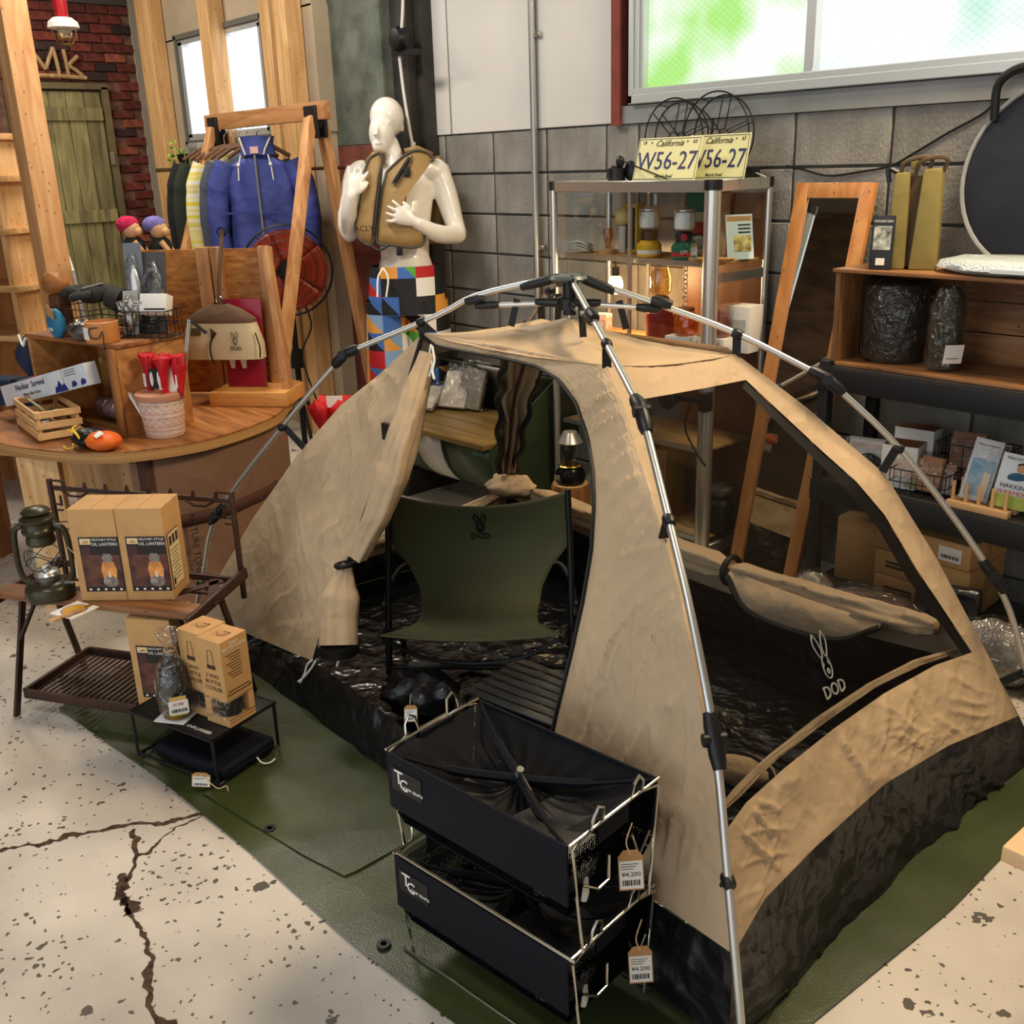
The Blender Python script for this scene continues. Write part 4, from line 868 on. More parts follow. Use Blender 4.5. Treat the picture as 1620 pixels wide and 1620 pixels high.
# lantern cartons
LBK = M('label_black', (26, 20, 20), .5); PIC = M('print_brown', (112, 66, 48), .5, c2=(52, 30, 28), vs=26); GLO = M('print_orange', (226, 150, 78), .5, var=.15, vs=30); PGY = M('print_grey', (128, 118, 112), .5, var=.3, vs=50); CRM = M('print_cream', (226, 204, 158), .6)
def lantern_carton(label, loc, rz, vis=True):
    W, D, H_ = .138, .138, .285; t = thing('lantern_carton', label, 'box', loc, rz, None)
    MB().box((0, 0, H_ / 2), (W, D, H_)).build('carton', KRAFT, t, bevel=.002)
    MB().box((0, 0, H_ + .0004), (.0015, D, .0012)).build('flap_seam', TAGC, t)
    f = -D / 2 - .0012; F0 = V((0, f, 0)); X, Y = V((1, 0, 0)), V((0, 0, 1))
    def q(nm, x0, x1, z0, z1, m_, par, e=0): return MB().box(((x0 + x1) / 2, f - e, (z0 + z1) / 2), (x1 - x0, .0012, z1 - z0)).build(nm, m_, par)
    lb = q('front_label', -.048, .069, .03, .20, LBK, t)
    q('picture', -.046, .067, .045, .145, PIC, lb, .0006); q('emblem', -.044, -.012, .178, .196, CRM, lb, .0008); q('badge', -.044, -.016, .145, .172, M('print_maroon', (70, 34, 36), .5), lb, .0009)
    MB().prism([(-.012, 0), (.012, 0), (.004, .008), (-.003, .006)], V((-.028, f - .0016, .182)), (1, 0, 0), (0, 0, 1), -.0004).build('emblem_hill', TAGC, lb)
    text('MILITARY STYLE', .0102, PAPER, lb, (.028, f - .0016, .192), X, Y, ext=.0003); text('OIL LANTERN', .0135, PAPER, lb, (.028, f - .0016, .178), X, Y, ext=.0003, sx=.92)
    MB().lathe([(.012, 0), (.022, .0004)], (.03, f - .0016, .062), 20, Matrix.Rotation(PI / 2, 3, 'X'), (1, .8)).build('printed_tank', PGY, lb)
    MB().prism([(-.018, 0), (.018, 0), (.024, .03), (.016, .055), (-.016, .055), (-.024, .03)], V((.03, f - .0018, .068)), X, Y, -.0004).build('printed_globe', GLO, lb)
    MB().prism([(-.012, 0), (.012, 0), (.016, .012), (.01, .026), (-.01, .026), (-.016, .012)], V((.03, f - .0018, .123)), X, Y, -.0004).build('printed_chimney', PGY, lb)
    MB().prism([(-.004, 0), (.004, 0), (.0, .022)], V((.03, f - .0024, .075)), X, Y, -.0004).build('printed_flame', PAPER, lb)
    for k in range(5): MB().box((-.035 + .023 * k, f - .0012, .037), (.007, .0006, .006)).build('icon', PAPER, lb)
    g = W / 2 + .0012; sl = MB().box((g, -.015, .115), (.0012, .085, .17)).build('side_label', LBK, t)
    MB().box((g + .0006, -.015, .115), (.0008, .080, .165)).build('side_print', CRM, sl)
    for k in range(3): MB().box((g + .0012, -.04 + .025 * k, .175), (.0006, .018, .028)).build('side_photo', M('print_dark', (56, 44, 38), .5, var=.5, vs=60), sl)
    for k in range(9): MB().box((g + .0012, -.018, .145 - .0115 * k), (.0005, .06 - .02 * (k % 3 == 2), .003)).build('side_text', INKG, sl)
    MB().box((g + .0012, -.045, .05), (.0005, .012, .02)).build('side_mark', INK, sl)
    return t
rzb = R(47)
def cpos(px, py, z): return onz(px, py, z)
lantern_carton('lantern carton standing beside the olive lantern on the display table', cpos(166, 950, .412) + rotz(rzb) @ V((0, .069, 0)), rzb)
lantern_carton('lantern carton with its side label showing, past its twin on the display table', cpos(166, 950, .412) + rotz(rzb) @ V((.1395, .069, 0)) + V((.0, -.0, 0)), rzb)
lantern_carton('lantern carton standing on the lower shelf under the display table', onz(248, 1118, .092) + rotz(R(40)) @ V((.01, .072, 0)), R(40))
# coaster and bottle opener
def coaster(label, loc, rz):
    t = thing('coaster', label, 'coaster', loc, rz); b = MB().box((0, 0, .0015), (.095, .095, .003)).build('card', PAPER, t, bevel=.001)
    MB().lathe([(.028, .0032), (.034, .0036)], (0, 0, 0), 24).build('printed_ring', M('print_yellow', (214, 160, 40), .6), t); MB().lathe([(.036, .0031), (.038, .0034)], (0, 0, 0), 24).build('printed_ring', M('print_blue', (120, 130, 170), .6), t); return t
coaster('white coaster lying on the wood edge of the display table', onz(118, 966, .412), R(20))
p0, p1 = onz(80, 983, .430), onz(132, 962, .418)
op = thing('bottle_opener', 'wooden stick bottle opener lying across the white coaster', 'opener', p1)
MB().beam(p0, p1, .014, .007).build('handle', PINEX, op, True, bevel=.002); MB().beam(p1, p1 + (p1 - p0) * .25, .012, .003).build('hook', M('brass', (190, 140, 50), .3, 1.), op, True)

# ------------------------------------------------------------------ small black table
KZ = .15; KC = V((-2.553, .966, .012)); KR = R(18)
kt = thing('low_table', 'small black low table on the green tarp beside the tent', 'table', KC, KR)
MB().box((0, 0, KZ - .006), (.325, .23, .010)).build('table_top', M('black_top', (22, 21, 21), .55, var=.1, vs=30), kt, bevel=.002)
MB().tube([V((-.165, -.118, KZ - .005)), V((.165, -.118, KZ - .005)), V((.165, .118, KZ - .005)), V((-.165, .118, KZ - .005))], .006, 8, True).build('rim', BMT, kt)
for s in (-1, 1):
    MB().tube([V((s * .163, -.116, KZ - .006)), V((s * .163, -.116, .006)), V((s * .163, .116, .006)), V((s * .163, .116, KZ - .006))], .0055, 8).build('leg_frame', BMT, kt)
MB().tube([V((-.163, -.116, .012)), V((.163, -.116, .012))], .0045, 8).build('foot_rail', BMT, kt)
text('UNPLUGGED', .016, PAPER, kt, (.09, -.095, KZ - .0006), (1, 0, 0), (0, 1, 0))
def kp(x, y, z=KZ + .0125): return V((KC.x, KC.y, 0)) + rotz(KR) @ V((x, y, z))
bxp = onz(365, 1152, KZ + .013)
KR2 = wood('kraft_printed', (190, 142, 86), (184, 136, 80), 'Z', 4, .75, .02, False)
DKI = M('brown_ink', (70, 44, 24), .8)
def cooler_carton(label, loc):
    W, D, H_ = .088, .096, .255; t = thing('bottle_cooler_carton', label, 'box', loc, KR); X, Z = V((1, 0, 0)), V((0, 0, 1)); Yv = V((0, 1, 0))
    # carton with a cut-out window round the front right edge
    b = MB(); b.box((-W / 2, D / 2, .165), (W, D, .18)); b.box((-W / 2, D / 2, .011), (W, D, .022)); b.box((-W + .012, D / 2, .05), (.024, D, .062)); b.box((-W / 2, D - .012, .05), (W, .024, .062)); b.build('carton', KRAFT, t)
    MB().cyl((-W * .42, D * .42, .02), (-W * .42, D * .42, .08), .032, n=20).build('cooler_body', M('cooler_dark', (40, 40, 42), .35, .4), t)
    MB().quad((-W + .02, -.0003, .02), (W - .02, 0, 0), (0, 0, .062)).quad((.0003, 0, .02), (0, D - .02, 0), (0, 0, .062)).build('window_film', PLAST, t)
    for k, s in enumerate(('2 WAY', 'BOTTLE', 'COOLER')): text(s, .0165, DKI, t, (-W / 2, -.0008, .148 - .019 * k), X, Z, ext=.0003)
    MB().tube([V((-W * .62, -.0008, .172)), V((-W * .62, -.0008, .2)), V((-W * .58, -.0008, .225)), V((-W * .42, -.0008, .225)), V((-W * .38, -.0008, .2)), V((-W * .38, -.0008, .172))], .0008, 4, True).build('printed_bottle', DKI, t)
    MB().box((-W / 2, -.0006, .175), (W * .36, .0004, .012)).build('printed_band', DKI, t)
    text('2WAY', .010, PAPER, t, (.0008, D / 2, .24), Yv, Z, ext=.0003); text('BOTTLE COOLER', .0105, PAPER, t, (.0008, D / 2, .228), Yv, Z, ext=.0003)
    for k in range(9): MB().box((.0006, D * .42 + .004 * (k % 3), .21 - .0085 * k), (.0004, D * (.55 - .08 * (k % 3)), .0022)).build('side_text', DKI, t)
    MB().tube([V((.0008, .012, .105)), V((.0008, D - .012, .105)), V((.0008, D - .006, .095)), V((.0008, .006, .095))], .0012, 4, True).build('printed_lid', DKI, t)
    for z in (.0225, .012): MB().box((.0006, D / 2, z), (.0004, D, .0012)).build('printed_rule', DKI, t)
    MB().box((-W / 2, D / 2, .2555), (W * .5, D * .3, .0006)).build('printed_hand', TAGC, t)
    MB().tube([V((-W * .7, D * .5, .2565)), V((-W * .5, D * .35, .2565)), V((-W * .3, D * .45, .2565)), V((-W * .25, D * .65, .2565)), V((-W * .5, D * .6, .2565))], .0008, 4).build('printed_hand', DKI, t)
    return t
cooler_carton('bottle cooler carton at the corner of the small black table', bxp)
cooler_carton('bottle cooler carton wedged behind its twin on the black table', bxp + rotz(KR) @ V((-.091, .012, 0)))
coaster('white coaster under the wrapped bottle on the black table', onz(282, 1131, KZ + .0135), R(35))
bp_ = onz(284, 1126, KZ + .017)
bo = thing('wrapped_bottle', 'black insulated bottle in a tied clear plastic bag', 'bottle', bp_ + V((0, 0, 0)))
MB().lathe([(.026, 0), (.028, .004), (.028, .02), (.046, .03), (.05, .05), (.046, .10), (.038, .14), (.03, .155), (.012, .16)], (0, 0, 0), 24).build('bottle', M('bottle_black', (22, 24, 24), .35), bo)
MB().lathe([(.0275, .003), (.0275, .018)], (0, 0, 0), 24).build('bottle_base', M('amber_base', (150, 112, 50), .3), bo)
b = MB().lathe([(.04, .002), (.055, .02), (.06, .06), (.056, .11), (.046, .145), (.024, .175), (.014, .195), (.02, .215), (.032, .25), (.03, .252)], (0, 0, 0), 28)
b.v = [p + V((.007 * nz(p, 30, 1), .007 * nz(p, 30, 2), 0)) for p in b.v]; b.build('plastic_bag', PLAST, bo)
MB().tube(arc((0, 0, .195), .0165, 0, 2 * PI, 12), .0022, 5).tube([V((-.015, 0, .195)), V((-.03, -.01, .215))], .0018, 5).build('tie', TAGC, bo)
d_ = (CAM - bp_); d_.z = 0; d_.normalize(); sx_ = V((-d_.y, d_.x, 0))
MB().prism([(-.026, 0), (.026, 0), (.026, .042), (-.026, .042)], d_ * .066 + V((0, 0, .028)), sx_, (0, 0, 1), .0006).build('price_sticker', PAPER, bo)
MB().prism([(-.022, -.008), (.022, -.008), (.022, .05), (-.022, .05)], d_ * .063 + V((0, 0, .03)), sx_, (0, 0, 1), .0006).build('yellow_label', M('print_yellow2', (220, 186, 90), .6), bo)
text('¥1,980', .010, RED, bo, d_ * .0672 + V((0, 0, .058)), sx_, (0, 0, 1), ext=.0002); barcode(bo, d_ * .067 - sx_ * .02 + V((0, 0, .034)), sx_, (0, 0, 1), .04, .010)
pd = thing('carry_case', 'flat black padded carry case under the small black table', 'case', kp(.03, .0, .014), KR)
MB().box((0, 0, .024), (.285, .20, .045)).build('case', NAVY, pd, bevel=.018, seg=4)
MB().tube([V((.1425, -.08, .024)), V((.1445, 0, .024)), V((.1425, .08, .024))], .002, 5).build('zip', ZIP, pd)
MB().tube(spline([V((.145, .02, .02)), V((.165, .02, .008)), V((.18, .035, .006)), V((.185, .05, .012))], 5), .0022, 5).build('pull_cord', CORD, pd)
o = onz(318, 1245, .02); price_tag('price_tag', 'white price card tied to a leg of the small black table', o, (.62, .74, -.1), (-.15, .0, .9), .05, .042, None, None, [o + V((.035, .03, .0)), o + V((.05, .05, .005)), o + V((.06, .05, -.006))])
# ------------------------------------------------------------------ wooden table at the right edge
wt = thing('wooden_table', 'pale wooden table whose corner shows beside the tent', 'table', (-.19, 1.85, 0))
MB().box((-.0, .01, .485), (.76, .68, .03)).build('table_top', wood('maple_top', (222, 186, 140), (206, 164, 116), 'X', 6, knots=False), wt, bevel=.003)
for sx in (-1, 1):
    for sy in (-1, 1): MB().box((sx * .2 + .1, sy * .2 + .08, .235), (.05, .05, .47)).build('leg', PINE, wt, bevel=.003)
# ------------------------------------------------------------------ post, shelf tower and lamp at the left
pst = tag(MB().box((-5.06, 1.52, 1.75), (.105, .12, 3.5), R(8)).build('wooden_post', wood('cedar_post', (226, 178, 124), (196, 136, 84), 'Z', 8, rnd=0), bevel=.006), 'tall knotty cedar post rising past the round counter', 'post')
st_ = thing('shelf_tower', 'pale wooden open shelf tower behind the cedar post', 'shelf', (-5.75, 1.42, 0), R(30))
for s in (-1, 1): MB().box((s * .26, .0, .9), (.03, .28, 1.8)).build('side_post', PINE, st_, bevel=.003)
MB().box((0, .15, .9), (.5, .012, 1.8)).build('back_panel', wood('ply_back', (188, 130, 72), (160, 102, 52), 'Z', 5, knots=False), st_)
for k, z in enumerate((.25, .55, .85, 1.09, 1.36, 1.6, 1.79)): MB().box((.02, -.02, z), (.58 + .04 * (k % 2), .32, .028)).build('board', PINEX, st_, bevel=.003)
bd = ony(0, 470, .95)
tag(MB().box((-4.62, .93, .67), (.02, .26, 1.28), R(35)).build('wood_panel', OLDWZ, bevel=.004), 'upright brown wooden panel standing at the counter end by the navy bundle', 'panel')
pt_ = onz(15, 600, .72)
lp = thing('pendant_lamp', 'red pendant lamp with white enamel shade and wire guard', 'lamp', (-5.62, 1.93, 2.29))
MB().lathe([(.06, 0), (.075, .005), (.07, .03), (.045, .05), (.03, .052)], (0, 0, 0), 28).build('shade', WHITE, lp)
MB().lathe([(.028, .05), (.03, .06), (.034, .16), (.028, .19), (.01, .2)], (0, 0, 0), 20).build('lamp_body', M('red_enamel', (170, 26, 34), .35), lp)
MB().cyl((0, 0, .19), (0, 0, 1.2), .006, n=8).build('cord', BPL, lp)
MB().lathe([(.0, -.045), (.025, -.04), (.036, -.02), (.03, .0)], (0, 0, 0), 18).build('bulb', M('silvered_bulb', (220, 220, 214), .15, .8), lp)
b = MB()
for k in range(8): a = k * PI / 4; b.tube([V((.06 * math.cos(a), .06 * math.sin(a), 0)), V((.056 * math.cos(a), .056 * math.sin(a), -.04)), V((.02 * math.cos(a), .02 * math.sin(a), -.075))], .0018, 5)
for z, r_ in ((-.04, .056), (-.07, .026)): b.tube(arc((0, 0, z), r_, 0, 2 * PI, 20), .0018, 5)
b.build('wire_guard', M('guard_brass', (150, 120, 70), .4, .8), lp)

# ------------------------------------------------------------------ round counter
ZC = .66
PLYT = wood('counter_ply', (176, 116, 62), (112, 64, 30), 'X', 6, rough=.4, knots=False)
PLYE = M('ply_edge', (206, 160, 98), .6, c2=(132, 88, 46), vs=3, st=(.3, .3, 130))
rim = spline([onz(-60, 672, ZC), onz(0, 700, ZC), onz(100, 714, ZC), onz(200, 714, ZC), onz(330, 694, ZC), onz(430, 660, ZC), onz(460, 632, ZC)], 8)
poly = rim + [V((-4.25, 2.3, ZC)), V((-4.75, 2.25, ZC)), V((-4.85, 1.7, ZC)), V((-4.75, 1.2, ZC))]
ct = thing('round_counter', 'round plywood display counter with layered edge and plank legs', 'counter', (-4.15, 1.6, 0))
MB().prism([(p.x, p.y) for p in poly], (0, 0, ZC - .006), (1, 0, 0), (0, 1, 0), .006).build('counter_top', PLYT, ct, True)
MB().prism([(p.x, p.y) for p in poly], (0, 0, ZC - .042), (1, 0, 0), (0, 1, 0), .036).build('counter_edge', PLYE, ct, True)
def plank(p, wd, th, rz, z=ZC - .045): return MB().box((p[0], p[1], z / 2), (wd, th, z), rz).build('leg', OLDWZ if False else PINE, ct, True, bevel=.004)
plank((-3.97, 1.02), .16, .035, R(45)); plank((-4.02, 1.36), .18, .035, R(45)); plank((-4.0, 1.5), .02, .10, R(45)); plank((-4.35, 1.35), .14, .035, R(40)); plank((-4.4, 2.0), .14, .035, R(40)); plank((-3.88, 1.62), .12, .035, R(48))
# canvas sheet hung in front of the counter
CNV = fabric('brown_canvas', (124, 92, 72), rough=.75, crease=.35, cs=4); CNVD = M('dark_brown_band', (74, 42, 30), .8)
cvp = [onz(x, y, .60) for x, y in ((196, 740), (240, 738), (300, 728), (360, 712), (410, 692), (448, 668))]
P = resample(spline([p + V((-.05, .04, 0)) for p in cvp], 6), 60); rows = []
for j in range(25):
    z = .61 - .60 * j / 24; rows.append([V((p.x, p.y, z)) + V((.77, -.64, 0)) * (.012 * math.sin(i * .33 + 2 * nz((i, j, 0), .2)) * j / 24 + .006 * nz((p.x, p.y, z), 9) + .05 * (j / 24) ** 2) for i, p in enumerate(P)])
TV_ = V((.766, -.643, 0)); cv = thing('canvas_sheet', 'brown canvas ground cloth hanging below the counter edge', 'cloth', (P[30].x, P[30].y, 0))
MB().grid(rows).build('cloth', CNV, cv, True, ang=80, solid=.004)
j0 = 9; MB().grid([[p + V((.77, -.64, 0)) * .006 for p in rows[j0]], [p + V((.77, -.64, 0)) * .006 for p in rows[j0 + 2]]]).build('webbing_band', CNVD, cv, True, ang=80, solid=.002)
MB().grid([[p + V((.77, -.64, 0)) * .006 for p in [r_[k] for r_ in rows[:20]]] for k in (2, 6)]).build('webbing_band', CNVD, cv, True, ang=80, solid=.002)
ij = min(((j, i) for j in range(8, 22) for i in range(5, 55)), key=lambda q: (onp(318, 862, rows[q[0]][q[1]], TV_) - rows[q[0]][q[1]]).length); c = rows[ij[0]][ij[1]]; rr = (rows[ij[0]][ij[1] + 4] - rows[ij[0]][ij[1] - 4]).normalized()
text('NATURE TONES', .036, INK, cv, c + V((.77, -.64, 0)) * .04, (0, 0, -1), rr, w=True); text('THE OUTDOOR BEAR & CAMP', .013, INK, cv, c + V((.77, -.64, 0)) * .04 - rr * .03, (0, 0, -1), rr, w=True)

# ------------------------------------------------------------------ open box on the counter
BX = V((-4.385, 1.168, ZC + .001)); BR = R(13.6); WB, DB, HB = .6, .30, .35
ob = thing('plywood_box', 'open-fronted plywood box standing on the round counter', 'box', BX, BR)
MB().box((WB / 2, DB / 2, HB - .008), (WB + .02, DB, .016)).build('top_board', OLDW, ob, bevel=.002)
MB().box((WB / 2, DB / 2, .008), (WB - .036, DB, .016)).build('bottom_board', OLDW, ob, bevel=.002)
MB().box((WB - .009, DB / 2, HB / 2 - .009), (.018, DB, HB - .018)).build('side_board', PLY, ob, bevel=.002); MB().box((.009, DB / 2, HB / 2 - .009), (.018, DB, HB - .018)).build('side_board', PLY, ob, bevel=.002)
MB().box((WB / 2, DB - .006, HB / 2), (WB - .036, .012, HB - .034)).build('back_board', PLY, ob)
MB().box((WB - .02, -.008, HB / 2 - .009), (.04, .016, HB - .018)).build('corner_batten', OLDWZ, ob, bevel=.003)
for z in (.30, .2): MB().box((.045, DB - .016, z), (.03, .012, .025)).build('cleat', M('old_tape', (196, 168, 84), .7), ob)
def bx(x, y, z=HB): return BX + rotz(BR) @ V((x, y, z + .001))
def wire_basket(name, label, loc, rz, W, D, H_, n=5, mat=BMT, par=None):
    t = thing(name, label, 'basket', loc, rz); b = MB
    for z in (.003, H_ * .5, H_): MB().tube([V((-W / 2, -D / 2, z)), V((W / 2, -D / 2, z)), V((W / 2, D / 2, z)), V((-W / 2, D / 2, z))], .0022, 5, True).build('rim_wire', mat, t)
    for k in range(n + 1):
        x = -W / 2 + W * k / n; MB().tube([V((x, -D / 2, H_)), V((x, -D / 2, .003)), V((x, D / 2, .003)), V((x, D / 2, H_))], .0016, 5).build('wire', mat, t)
    for k in range(1, 4):
        y = -D / 2 + D * k / 4; MB().tube([V((-W / 2, y, H_)), V((-W / 2, y, .003)), V((W / 2, y, .003)), V((W / 2, y, H_))], .0016, 5).build('wire', mat, t)
    return t
def blob(name, label, cat, loc, r, mat, rot=None, amp=.15, fq=3, seed=1, parts=(), rz=0, group=None):
    t = thing(name, label, cat, loc, rz, group)
    MB().ell((0, 0, 0), r, rot, 24, 14, lambda u: 1 + amp * nz(u, fq, seed) + amp * .5 * nz(u, fq * 2.3, seed + 3)).build('body', mat, t, ang=80)
    return t
FAB_GL = fabric('glove_grey', (50, 48, 44), rough=.8, crease=.4, cs=14); SILV = M('silver_strip', (176, 172, 156), .35, .6)
wb = wire_basket('wire_basket', 'black wire basket of gloves on top of the plywood box', bx(.30, .13), BR, .27, .22, .11)
# glove: palm with five fingers
gp = bx(.27, .17, HB + .15)
gl = thing('work_glove', 'dark grey work glove lying over the wire basket', 'glove', gp, R(40))
b = MB(); b.ell((0, 0, 0), (.075, .05, .035), Matrix.Rotation(R(-15), 3, 'Y'), 18, 12)
for k, (y, l) in enumerate(((-.036, .07), (-.012, .085), (.012, .08), (.034, .065))): b.tube(spline([V((-.05, y, .005)), V((-.05 - l * .6, y * 1.25, .018)), V((-.05 - l, y * 1.35, -.005))], 5), [.016] * 10 + [.010], 8)
b.tube(spline([V((.0, -.045, 0)), V((-.04, -.075, .0)), V((-.07, -.08, -.012))], 5), [.016] * 10 + [.011], 8); b.tube([V((.05, 0, -.01)), V((.10, 0, -.03))], [.045, .05], 14)
go = b.build('glove', FAB_GL, gl, ang=80); MB().box((.0, -.02, .034), (.09, .012, .004), Euler((0, R(-12), 0)).to_matrix()).build('trim_strip', SILV, gl)
LEA = fabric('brown_leather', (96, 62, 40), rough=.55, crease=.3, cs=8); LEO = fabric('tan_leather', (150, 96, 48), rough=.5, crease=.5, cs=8)
lc = thing('leather_case', 'brown leather tool case with tan top in the wire basket corner', 'case', bx(.115, .10), BR)
MB().box((0, 0, .075), (.07, .06, .15)).build('case', LEA, lc, bevel=.012, seg=3); MB().ell((-.01, 0, .19), (.06, .05, .045), None, 16, 10, lambda u: 1 + .2 * nz(u, 3)).build('top_bundle', LEO, lc, ang=80)
bl = thing('blue_pouch', 'small blue nylon pouch with white print beside the gloves', 'pouch', bx(.235, .0) + V((0, 0, .055)), BR)
MB().ell((0, 0, 0), (.05, .028, .056), None, 18, 12, lambda u: 1 + .12 * nz(u, 3)).build('pouch', fabric('blue_nylon', (38, 110, 150), rough=.5, crease=.5, cs=10), bl, ang=80)
text('1/10', .02, PAPER, bl, (.004, -.031, -.02), (1, 0, 0), (0, 0, 1)); MB().box((.02, -.03, .045), (.045, .002, .05), Euler((R(15), R(30), 0)).to_matrix()).build('hang_card', TAGC, bl)
pk = thing('wrapped_packet', 'crumpled black packet in clear film lying by the wire basket', 'packet', bx(.385, .015) + V((0, 0, .035)), BR)
MB().ell((0, 0, 0), (.075, .045, .034), None, 20, 12, lambda u: 1 + .2 * nz(u, 3, 5)).build('packet', M('dark_packet', (40, 38, 34), .4), pk, ang=80); MB().ell((0, 0, 0), (.082, .05, .038), None, 20, 12, lambda u: 1 + .25 * nz(u, 4, 6)).build('film', PLAST, pk, ang=80)
def blister(label, loc, rz, W, H_, mat, tilt=12, ins=None):
    t = thing('blister_pack', label, 'pack', loc, rz); m3 = Matrix.Rotation(R(-tilt), 3, 'X')
    MB().box((0, 0, H_ / 2), (W, .003, H_)).xf(m3).build('card', mat, t); MB().ell((0, -.012, H_ * .42), (W * .36, .014, H_ * .34), None, 14, 10).xf(m3).build('contents', ins or ALU, t)
    MB().ell((0, -.014, H_ * .45), (W * .46, .022, H_ * .44), None, 16, 10, lambda u: 1 + .15 * nz(u, 4, 2)).xf(m3).build('film', PLAST, t, ang=80); return t
blister('tall silver tool in clear blister pack behind the baskets', bx(.42, .24), R(40), .075, .34, M('card_grey', (120, 126, 136), .5), 4)
blister('dark saw wrapped in crinkled clear film behind the baskets', bx(.50, .25), R(44), .10, .31, M('card_dark', (70, 70, 70), .5), 14, BPL)
blister('short clear pack of silver clips behind the baskets', bx(.46, .17), R(44), .06, .17, M('card_clear', (170, 170, 164), .4), 14)
wbk = wire_basket('wire_basket', 'black wire rack of white boxes on the plywood box', bx(.56, .19), R(38), .20, .12, .10, 6)
wbx = thing('white_box', 'flat white box with black stripe in the wire rack', 'box', bx(.60, .20, HB + .09), R(38))
MB().box((0, 0, .03), (.11, .05, .075), Matrix.Rotation(R(-20), 3, 'X')).build('box', WHITE, wbx, bevel=.003); MB().box((.01, -.032, .018), (.085, .002, .006), Matrix.Rotation(R(-20), 3, 'X')).build('stripe', INK, wbx)
cp_ = thing('clear_case', 'clear plastic case resting in the wire rack', 'case', bx(.51, .16, HB + .075), R(38)); MB().box((0, 0, .035), (.11, .05, .05)).build('case', clear('clear_case', (232, 230, 222), .3, .2), cp_, bevel=.004); MB().box((0, .01, .028), (.10, .02, .035)).build('insert', M('insert_grey', (150, 146, 138), .6), cp_)
# bentwood cup
bw = thing('bentwood_cup', 'round bentwood cup with a white sticker and looped cord', 'cup', bx(.475, .03) + V((.02, 0, .0)), R(40))
BW = wood('bent_birch', (214, 150, 90), (196, 128, 68), 'X', 4, .4, 0, False)
MB().lathe([(.058, 0), (.061, .004), (.061, .075), (.057, .077), (.056, .01)], (0, 0, 0), 28).build('cup', BW, bw)
MB().box((-.035, -.051, .036), (.036, .002, .045), R(-33)).build('sticker', PAPER, bw); MB().tube(spline([V((.02, -.062, .06)), V((-.012, -.066, .055)), V((-.01, -.066, .025)), V((.02, -.066, .022)), V((.036, -.06, .045)), V((.04, -.066, .0)), V((.045, -.064, -.03))], 6), .0022, 5).build('cord', BPL, bw)
cpn = thing('navy_sun_hat', 'navy sun hat with white cord hanging at the end of the box', 'hat', bx(-.06, .05, .25), BR)
MB().ell((0, 0, 0), (.05, .07, .085), None, 16, 12, lambda u: 1 + .15 * nz(u, 2)).build('cap', fabric('navy_cloth', (34, 44, 70), crease=.3), cpn, ang=80); MB().tube(spline([V((.0, -.05, .09)), V((.04, -.06, .05)), V((.05, -.05, .08)), V((.06, -.02, .06))], 5), .005, 6).build('cord', CORD, cpn)
MB().ell((.005, -.02, -.12), (.016, .02, .05), None, 10, 8).build('red_tab', M('red_cloth', (206, 60, 44), .7), cpn)
# slatted little crate with its green tray
sc_p = onz(75, 690, ZC + .001)
sct = thing('slatted_crate', 'little pale slatted wooden crate on the counter', 'crate', sc_p + V((-.09, .04, 0)), R(-4)); sct.scale = (1.45, 1.05, 1.05)
SLW = wood('pale_slat', (226, 184, 132), (208, 160, 104), 'X', 5, knots=False)
for k, z in enumerate((.018, .055, .095)):
    for y in (-.075, .075): MB().box((0, y, z), (.25, .008, .024)).build('slat', SLW, sct, bevel=.001, seg=1)
    for x in (-.121, .121): MB().box((x, 0, z), (.008, .142, .024)).build('slat', SLW, sct, bevel=.001, seg=1)
for x in (-.112, .112):
    for y in (-.066, .066): MB().box((x, y, .054), (.012, .012, .106)).build('corner_post', SLW, sct)
MB().box((0, 0, .004), (.23, .14, .006)).build('bottom', SLW, sct)
gt = thing('green_tray', 'pale green slotted plastic tray leaning in the slatted crate', 'tray', sct.location + V((.02, .01, .04)), R(-4))
mt = Matrix.Rotation(R(35), 3, 'X')
GTM = M('sage_plastic', (176, 178, 140), .5)
MB().box((0, 0, .09), (.2, .006, .02)).xf(mt).build('rim', GTM, gt); MB().box((0, 0, .005), (.2, .006, .02)).xf(mt).build('rim', GTM, gt)
for k in range(11): MB().box((-.095 + .019 * k, 0, .048), (.010, .005, .075)).xf(mt).build('slat', GTM, gt)
for i, (x, y, mt_) in enumerate(((-.05, -.02, ALU), (.04, -.03, FAB_GL), (.0, .03, M('olive_leaf', (92, 96, 50), .6)), (.09, .02, GLASS))):
    t = thing('cutlery_pouch', ['steel spoon case', 'grey roll pouch', 'olive leaf pouch', 'clear bottle'][i] + ' lying in the slatted crate', ['case', 'pouch', 'pouch', 'bottle'][i], sct.location + V((x, y, .035 + .03 * (i == 2))))
    t.name = ['spoon_case', 'roll_pouch', 'leaf_pouch', 'clear_bottle'][i]
    MB().ell((0, 0, 0), (.045, .022, .02), rotz(.6 * i), 14, 8, lambda u: 1 + .15 * nz(u, 3, i)).build('body', mt_, t); MB().box((.02, 0, .016), (.02, .02, .004), rotz(.6 * i)).build('label', PAPER, t)
